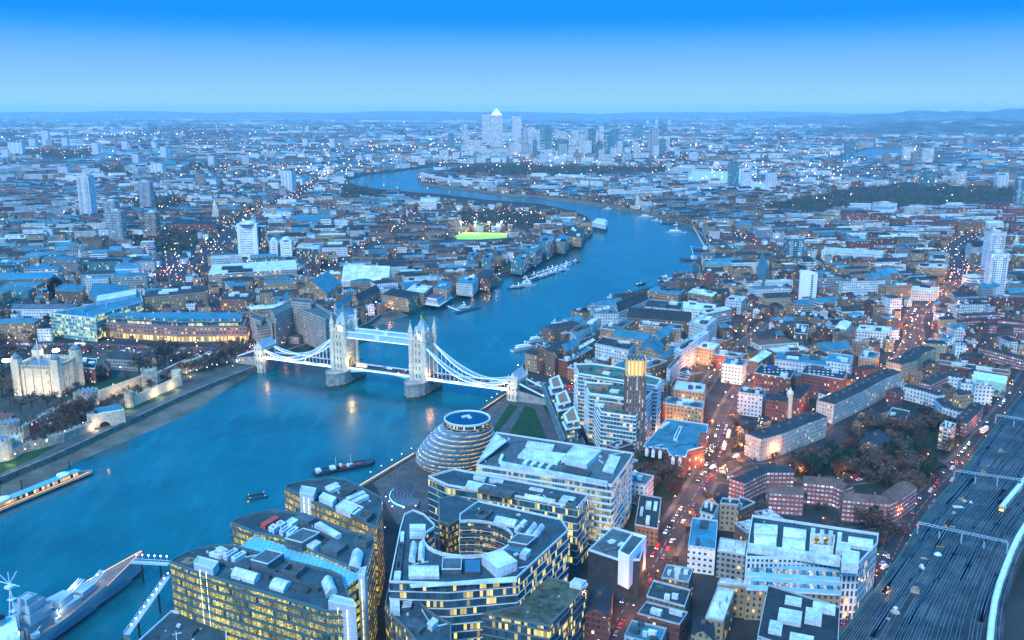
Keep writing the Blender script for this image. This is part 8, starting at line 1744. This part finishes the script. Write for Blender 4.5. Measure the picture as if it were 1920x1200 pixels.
def stufftree(x, y, s_, k, n=26):
    for i in range(n):
        g_ = rt.uniform(.5, 1.4); WD.tint = (g_, g_, g_); u = Vector((rt.gauss(0, 1), rt.gauss(0, 1), rt.gauss(0, .7))).normalized(); c = Vector((x, y, 6.5*s_))+Vector((u.x*3.6, u.y*3.6, u.z*3.4))*s_*rt.random()**.33
        v = Vector((rt.gauss(0, 1), rt.gauss(0, 1), rt.gauss(0, 1))).normalized(); w_ = v.orthogonal().normalized(); L = 1.5*s_; WD.face([tuple(c-v*L), tuple(c+w_*L*.8), tuple(c+v*L)], k)
for x, y, s_, k in TS[295:]: stufftree(x, y, s_, 1 if k > 3 else 0)
for x, y, si in TREE_SPOTS:
    if y >= 1500 and not blocked(x, y): stufftree(x, y, rt.uniform(.8, 1.3), rt.choice((0, 1, 2)), 14)
for nm, P in PARKS.items():
    if nm in ('estate_park', 'square_gardens', 'estate_green', 'school_trees'): continue
    x0, x1 = min(a for a, b in P), max(a for a, b in P); y0, y1 = min(b for a, b in P), max(b for a, b in P); A = abs(area(P)); d = (y0+y1)/2; s_ = max(1.1, d/2600); n = int(min(1500, A/(95*s_*s_)*(.62)))
    for _ in range(n*2):
        x, y = rt.uniform(x0, x1), rt.uniform(y0, y1)
        if inpoly(x, y, P) and not blocked.__call__(x, y) if False else inpoly(x, y, P): stufftree(x, y, s_*rt.uniform(.8, 1.3), rt.choice((0, 1, 0, 2)), 12 if d > 2000 else 26); n -= 1
        if n <= 0: break
for x, y, r_ in WOODS:
    s_ = max(1.2, y/2400)
    for _ in range(110):
        a = rt.uniform(0, 6.28); q = r_*rt.random()**.5; xx, yy = x+q*math.cos(a)*1.5, y+q*math.sin(a)*.8
        if not blocked(xx, yy): stufftree(xx, yy, s_*rt.uniform(.8, 1.3), rt.choice((0, 1, 0)), 10)
o = WD.obj('woodland', [M_twig[0], M_twig[1], M_twig[2]]); o['kind'] = 'stuff'; o['label'] = 'dark masses of bare and evergreen trees in the far parks, woods and gardens'
print('trees', NT_, len(WD.f))
# trees wrapped in white lights
M_fairy = emis('fairy_light', (.95, 1.0, .80), 7.0)
for lab, px_, py_, s_ in (('tree wrapped in white lights behind the nearest mansion terrace', 1425, 812, 1.3), ('tree wrapped in white lights in front of the red school', 1333, 858, 1.0), ('tree wrapped in white lights at the street junction', 1357, 896, .9), ('tree wrapped in white lights beside the main road terraces', 1632, 706, 1.0)):
    x, y = G(px_, py_); o = thing('lit_tree', lab, 'tree', 'trees wrapped in white lights', loc=(x, y, 0)); o.scale = (s_, s_, s_)
    for n, me in (('trunk', PROTO[1][0]), ('crown', PROTO[1][1])): c = bpy.data.objects.new(n, me); COL.objects.link(c); c.parent = o
    X = MB(); rl = random.Random(int(px_)); vv = [v.co for v in PROTO[1][1].vertices]
    for _ in range(46): v = rl.choice(vv); X.rings([(v.x, v.y, v.z-.2, .02), (v.x, v.y, v.z, .20), (v.x, v.y, v.z+.2, .02)], 0, 4, False)
    X.obj('string_lights', [M_fairy], o); plight('string_light_glow', (x, y, 9), 500, (.95, 1, .8), 2.0)
# ================================================================ STREET LAMPS
def lampmesh(nm, hm, hh=8.0, arm=1.2, r=.42):
    X = MB(); X.bar((0, 0, 0), (0, 0, hh), .18, .18, 0); X.bar((0, 0, hh), (arm, 0, hh+.3), .12, .12, 0); X.rings([(arm, 0, hh-.15, .1), (arm, 0, hh+.1, r), (arm, 0, hh+.35, .1)], 1, 6, False); return X.mesh(nm, [M_dunit, hm])
LMs = {'o': lampmesh('street_lamp', M_lampo, r=.4), 'y': lampmesh('street_lamp', M_lampy, r=.38), 'w': lampmesh('street_lamp', M_lampw, 5.5, .3, .34)}
lamps = []
rl = random.Random(31)
SP = {'tower_hill_road': (17, 'w', 2200), 'tooley_street': (19, 'o', 11000), 'jamaica_road': (20, 'o', 10000), 'tower_bridge_road': (26, 'o', 5000), 'druid_street': (34, 'o', 1600), 'bridge_approach': (26, 'o', 4000), 'shad_lane': (30, 'y', 4000), 'east_road': (24, 'o', 1500), 'river_lane': (36, 'o', 700), 'crossing_lane': (36, 'o', 700), 'abbey_lane': (40, 'o', 500), 'highway': (34, 'o', 1600), 'lower_road': (38, 'o', 900), 'wapping_lane': (45, 'o', 500), 'commercial_road': (60, 'o', 0)}
for nm, (ln, wd) in RD.items():
    sp_, kd, e = SP[nm]; acc = sp_/2; side = 1
    for a, b in zip(ln, ln[1:]):
        L = math.dist(a, b); s_ = sp_-acc
        while s_ < L:
            p = lerp(a, b, s_/L); d = Vector((b[0]-a[0], b[1]-a[1])).normalized(); x, y = p[0]-d.y*side*(wd/2+.8), p[1]+d.x*side*(wd/2+.8)
            if abs(x) < y*.6+20 and y > 340 and not inpoly(x, y, RIVER): lamps.append((x, y, math.atan2(-d.x*side*-1*-1, 0) if False else math.atan2(-(d.x*side), d.y*side), kd, e if y < 1700 else 0))
            side = -side; s_ += sp_
        acc = (acc+L) % sp_
# promenade and path lamps
def runl(pts, n, kd, e, z=0):
    P = GP(pts); tot = [math.dist(a, b) for a, b in zip(P, P[1:])]; T_ = sum(tot)
    for k in range(n):
        s_ = T_*(k+.5)/n; i = 0
        while s_ > tot[i]: s_ -= tot[i]; i += 1
        p = lerp(P[i], P[i+1], s_/tot[i]); lamps.append((p[0], p[1], 0, kd, e))
runl([(682, 912), (778, 855)], 5, 'y', 500); runl([(905, 772), (952, 740)], 5, 'y', 500); runl([(0, 880), (60, 850), (150, 808), (230, 772)], 13, 'w', 350); runl([(340, 712), (470, 678)], 7, 'w', 350); runl([(720, 942), (735, 965), (752, 968), (790, 962)], 5, 'w', 250)
runl([(1008, 745), (1060, 830)], 3, 'y', 600); runl([(20, 750), (75, 758), (140, 752)], 5, 'w', 250); runl([(200, 735), (250, 722)], 2, 'w', 200); runl([(700, 1180), (720, 1000)], 6, 'o', 500); runl([(1030, 725), (1050, 730)], 2, 'o', 2500)
runl([(1235, 830), (1250, 790), (1262, 770)], 4, 'o', 15000); runl([(1420, 900), (1500, 890), (1620, 890)], 5, 'o', 500); runl([(1600, 820), (1700, 800)], 4, 'o', 500); runl([(1450, 880), (1380, 930)], 3, 'o', 400)
runl([(880, 540), (940, 522)], 8, 'y', 600); runl([(860, 545), (760, 575)], 4, 'y', 600); runl([(955, 498), (1100, 440)], 9, 'y', 300); runl([(500, 668), (600, 632)], 5, 'o', 900); runl([(690, 596), (740, 575)], 6, 'o', 1500)
lamps.sort(key=lambda l: l[1]); pl_n = 0; ldat = {}
near_l, far_l = lamps[:270], lamps[270:]
for x, y, a, kd, e in near_l:
    o = bpy.data.objects.new('street_lamp', LMs[kd]); COL.objects.link(o); o.location = (x, y, .1); o.rotation_euler = (0, 0, a); o['category'] = 'street lamp'; o['group'] = 'street lamps'; pend(o, {'o': 'orange-glowing street lamp', 'y': 'yellow-glowing street lamp', 'w': 'white-glowing lamp post'}[kd], (x, y))
    if e > 0:
        if (kd, e) not in ldat: l = bpy.data.lights.new('lamp_light', 'POINT'); l.energy = e; l.color = {'o': (1, .36, .10), 'y': (1, .6, .22), 'w': (1, .82, .6)}[kd]; l.shadow_soft_size = .4; ldat[(kd, e)] = l
        c = bpy.data.objects.new('lamp_light', ldat[(kd, e)]); COL.objects.link(c); c.parent = o; c.location = (1.3, 0, 7.4 if kd != 'w' else 5.0); pl_n += 1
FL = MB(); M_dO = emis('distant_orange_lamp', (1.0, .42, .16), 6.5); M_dW = emis('distant_white_lamp', (1.0, .88, .72), 8.0); M_dR = emis('distant_red_lamp', (1.0, .22, .16), 6.5)
def dot(x, y, z, r, m):
    P = [(x+r, y, z), (x, y+r, z), (x-r, y, z), (x, y-r, z)]
    for i in range(4): FL.face([P[i], P[(i+1) % 4], (x, y, z+r)], m); FL.face([P[(i+1) % 4], P[i], (x, y, z-r)], m)
for x, y, a, kd, e in far_l: dot(x, y, 8, .32+y*.00026, 0 if kd == 'o' else 1)
HOT = [(GP([(700, 240)])[0], 2600, 260), (GP([(1300, 240)])[0], 2600, 200), (GP([(930, 290)])[0], 900, 300), (GP([(1120, 285)])[0], 900, 260), (GP([(1490, 335)])[0], 260, 120), (GP([(600, 330)])[0], 160, 60), (GP([(90, 262)])[0], 500, 60), (GP([(250, 257)])[0], 300, 40), (GP([(325, 515)])[0], 22, 40), (GP([(1795, 520)])[0], 40, 46), (GP([(1715, 610)])[0], 30, 26), (GP([(470, 400)])[0], 60, 20)]
n = 0
while n < 12500:
    r_ = 700*math.exp(rl.random()**.72*3.45); x = rl.uniform(-.6, .6)*r_; y = math.sqrt(max(1, r_*r_-x*x))
    if y < 760 or inpoly(x, y, RIVER): continue
    if inany(x, y, ('big_park', 'peninsula_wood')) and rl.random() < .9: continue
    if y < 3000 and blocked(x, y): continue
    dot(x, y, rl.uniform(4, 9) if y < 5000 else rl.uniform(6, 22), (.30+y*.00028)*rl.uniform(.5, 1.3), rl.choices((0, 1, 2), (46, 46, 8))[0]); n += 1
for (hx, hy), s_, k in HOT:
    for _ in range(k):
        x, y = hx+rl.gauss(0, s_), hy+rl.gauss(0, s_*1.4)
        if y > 700 and not inpoly(x, y, RIVER): dot(x, y, rl.uniform(5, 14)*(1 if hy < 3000 else 3), (.4+y*.00032)*rl.uniform(.6, 1.4), 2 if (s_ < 50 and rl.random() < .75) else rl.choices((0, 1, 2), (25, 60, 15))[0])
o = FL.obj('distant_street_lamps', [M_dO, M_dW, M_dR]); o['kind'] = 'stuff'; o['label'] = 'thousands of orange and white street lights glittering across the distant city'
# ================================================================ CARS AND BUSES
CPAINT = [('white', (.7, .72, .74)), ('black', (.02, .02, .025)), ('silver', (.4, .43, .46)), ('red', (.45, .03, .03)), ('dark blue', (.03, .07, .2)), ('grey', (.16, .18, .2))]
M_head = emis('headlamp', (1.0, .88, .66), 8.0); M_tail = emis('tail_lamp', (1.0, .07, .05), 6.0); M_tyre = plain('tyre', (.02, .02, .02), .9)
def carmesh(nm, col, van=False):
    m = plain('car_paint_'+col[0].replace(' ', '_'), col[1], .35, var=.03); X = MB(); L, W_ = (4.4, 1.8) if not van else (5.4, 2.0)
    X.box(0, 0, .32, L, W_, .62, 0, 0)
    zc = 1.5 if not van else 2.2; q0 = [(-L*.42, -W_*.46), (L*.22 if not van else L*.36, -W_*.46), (L*.22 if not van else L*.36, W_*.46), (-L*.42, W_*.46)]; q1 = [(-L*.34, -W_*.38), (L*.08 if not van else L*.30, -W_*.38), (L*.08 if not van else L*.30, W_*.38), (-L*.34, W_*.38)]
    for i in range(4): j = (i+1) % 4; X.face([(*q0[i], .94), (*q0[j], .94), (*q1[j], zc), (*q1[i], zc)], 1 if not van else 0)
    X.cap(q1, zc, 0)
    for x in (-L*.32, L*.32):
        for y in (-W_*.46, W_*.46): X.v_ = None; X.box(x, y, 0, .66, .24, .66, 0, 2)
    for y in (-W_*.33, W_*.33): X.box(L/2+.03, y, .55, .12, .38, .26, 0, 3); X.box(-L/2-.03, y, .6, .12, .34, .22, 0, 4)
    return X.mesh(nm, [m, M_cabd, M_tyre, M_head, M_tail])
CM = [(c[0], carmesh('car', c), carmesh('van', c, True)) for c in CPAINT]
def busmesh(): 
    X = MB(); X.box(0, 0, .4, 11, 2.5, 4.0, 0, 0, 3); X.box(0, 0, 1.4, 11.06, 2.56, .9, 0, 1); X.box(0, 0, 3.1, 11.06, 2.56, .8, 0, 1)
    for x in (-3.4, 3.6):
        for y in (-1.1, 1.1): X.box(x, y, 0, 1.0, .35, 1.0, 0, 2)
    return X.mesh('double_decker_bus', [plain('bus_red', (.5, .03, .03), .4), emis('bus_window_light', (1.0, .80, .55), .9), M_tyre, plain('bus_roof', (.7, .72, .74), .5)])
BM = busmesh(); ncar = 0
CR = {'tower_hill_road': (9, 3, .95, 120), 'tooley_street': (16, 2, .6, 45), 'jamaica_road': (15, 2, .6, 60), 'tower_bridge_road': (15, 2, .6, 30), 'bridge_approach': (13, 2, .7, 20), 'druid_street': (9, 2, .45, 40), 'east_road': (12, 2, .7, 30), 'highway': (13, 2, .7, 30)}
def putcar(x, y, a, z=.30, lab=None):
    global ncar
    ncar += 1; van = rl.random() < .18; c = rl.choice(CM); o = bpy.data.objects.new('delivery_van' if van else 'car', c[2] if van else c[1]); COL.objects.link(o); o.location = (x, y, z); o.rotation_euler = (0, 0, a); o['category'] = 'van' if van else 'car'; o['group'] = 'vehicles on the streets'; pend(o, lab or (c[0]+(' van' if van else ' car')+' on the road'), (x, y))
for nm, (st, lanes, pr, mxn) in CR.items():
    ln, wd = RD[nm]; s0 = 0; k = 0; zr = .06+.012*(list(RD).index(nm)+1)+.14
    for a, b in zip(ln, ln[1:]):
        L = math.dist(a, b); s_ = 3
        while s_ < L and k < mxn:
            d = Vector((b[0]-a[0], b[1]-a[1])).normalized(); p = lerp(a, b, s_/L)
            for sd in (-1, 1):
                for l_ in range(1 if wd < 22 else 3):
                    off = sd*(wd*.14+l_*wd*.12) if wd >= 22 else sd*wd*.2
                    if nm == 'druid_street': off = sd*wd*.36
                    if rl.random() < pr*.6 and k < mxn:
                        x, y = p[0]-d.y*off, p[1]+d.x*off; an = math.atan2(d.y, d.x)+(math.pi if sd > 0 else 0)
                        if abs(x) < y*.6+5 and 345 < y < 1500 and ncar < 290: putcar(x, y, an+rl.uniform(-.04, .04), zr); k += 1
            s_ += st*rl.uniform(.7, 1.4)
for px_, py_ in ((1654, 1058), (1658, 1066), (1665, 1045), (1560, 1150), (1582, 1168), (1576, 1155), (1590, 1160), (1712, 962), (1745, 922), (1751, 913), (1758, 905), (1786, 880), (1793, 868)): x, y = G(px_, py_); putcar(x, y, rl.uniform(.6, 1.2), .2, 'parked car')
for lab, px_, py_, a in (('red double-decker bus in mid span of the bridge', 0, 0, 0), ('red double-decker bus leaving the junction', 1358, 842, 70), ('white-roofed bus just behind the red one at the junction', 1366, 820, 70), ('double-decker bus on the busy road left of the bridge', 150, 650, 0), ('second double-decker bus on the busy road', 78, 655, 180), ('double-decker bus on the side road by the railway', 1845, 812, 45)):
    o = bpy.data.objects.new('double_decker_bus', BM); COL.objects.link(o); o['label'] = lab; o['category'] = 'bus'
    if px_ == 0: o.location = loc2w(-22, -3, DZ+.02); o.rotation_euler = (0, 0, BR)
    else: x, y = G(px_, py_); o.location = (x, y, .35); o.rotation_euler = (0, 0, rad(a))
for i in range(26):
    u = rl.uniform(-AB, AB); 
    if HS-9 < abs(u) < HS+9: continue
    p = loc2w(u, rl.choice((-3.2, 3.2)), DZ+.02); putcar(p[0], p[1], BR+(math.pi if rl.random() < .5 else 0), p[2], 'car on the bridge deck')
# ================================================================ PEOPLE
def personmesh():
    me = bpy.data.meshes.new('person'); J = [(0, 0, .95), (0, 0, 1.25), (0, 0, 1.45), (0, 0, 1.56), (0, 0, 1.70), (.2, 0, 1.42), (.27, .04, 1.12), (.28, .10, .88), (-.2, 0, 1.42), (-.27, -.02, 1.12), (-.28, .06, .88), (.1, .02, .9), (.11, .10, .5), (.11, .04, .06), (-.1, -.02, .9), (-.11, -.02, .5), (-.11, -.14, .08), (.11, .16, .04), (-.11, -.02, .04)]
    E_ = [(0, 1), (1, 2), (2, 3), (3, 4), (2, 5), (5, 6), (6, 7), (2, 8), (8, 9), (9, 10), (0, 11), (11, 12), (12, 13), (13, 17), (0, 14), (14, 15), (15, 16), (16, 18)]; Rr = [.15, .14, .16, .06, .11, .07, .05, .04, .07, .05, .04, .09, .06, .05, .09, .06, .05, .04, .04]
    me.from_pydata(J, E_, []); o = bpy.data.objects.new('p', me); COL.objects.link(o); md = o.modifiers.new('s', 'SKIN')
    for v, r in zip(me.skin_vertices[0].data, Rr): v.radius = (r, r*.8)
    me.skin_vertices[0].data[0].use_root = True; o.modifiers.new('u', 'SUBSURF').levels = 1
    dg = bpy.context.evaluated_depsgraph_get(); m2 = bpy.data.meshes.new_from_object(o.evaluated_get(dg)); bpy.data.objects.remove(o); return m2
try:
    base = personmesh(); PM = []
    for nm, c in (('dark', (.03, .035, .05)), ('grey', (.15, .16, .18)), ('red', (.3, .05, .04)), ('blue', (.05, .1, .22))):
        m = base.copy(); m.materials.append(plain('coat_'+nm, c, .9, var=.05)); m.materials.append(plain('skin', (.45, .28, .2), .6, var=.05))
        for p in m.polygons: p.material_index = 1 if p.center.z > 1.58 else 0
        PM.append((nm, m))
    k = 0; plz = GP(PB(905, 775, 950, 742, 1000, 730, 1018, 760, 985, 758, 955, 755, 915, 812, 905, 790)); plz2 = GP(PB(700, 908, 778, 858, 790, 900, 745, 940, 720, 955)); st_ = GP(PB(1230, 1090, 1262, 1010, 1275, 1012, 1243, 1092))
    for P, n in ((plz, 34), (plz2, 42), (st_, 16)):
        x0, x1 = min(a for a, b in P), max(a for a, b in P); y0, y1 = min(b for a, b in P), max(b for a, b in P); c = 0; tr_ = 0
        while c < n and tr_ < 900:
            tr_ += 1; x, y = rl.uniform(x0, x1), rl.uniform(y0, y1)
            if inpoly(x, y, P) and not blocked(x, y):
                nm, m = rl.choice(PM); o = bpy.data.objects.new('person', m); COL.objects.link(o); o.location = (x, y, .05 if P is not st_ else .2); o.rotation_euler = (0, 0, rl.uniform(0, 6.28)); o['category'] = 'person'; o['group'] = 'people walking on the riverside paving'; pend(o, 'person walking in a %s coat' % nm, (x, y)); c += 1
except Exception as e: print('people', e)
# streams of red light on aerial masts
for lab, px_, py_, z in (('red aircraft lamp on the teal tower right of the peninsula', 1375, 357, 0),):
    pass
print('lamps', len(near_l), 'lights', pl_n, 'cars', ncar)
finish_labels()
# ================================================================ air
t = NT('haze_air'); t.t.nodes.remove(t.b); v = t.n('ShaderNodeVolumePrincipled'); v.inputs['Color'].default_value = (.68, .88, 1.0, 1); v.inputs['Density'].default_value = 4.3e-5; v.inputs['Anisotropy'].default_value = 0.0
t.l(v.outputs[0], t.out.inputs['Volume'])
g = MB(); g.prism([(-60001, -310), (60001, -310), (60001, 40000), (-60001, 40000)], WZ-1.2, 420); o = g.obj('haze', [t.m]); o['kind'] = 'stuff'
o['label'] = 'pale blue evening haze thickening towards the horizon over the city'
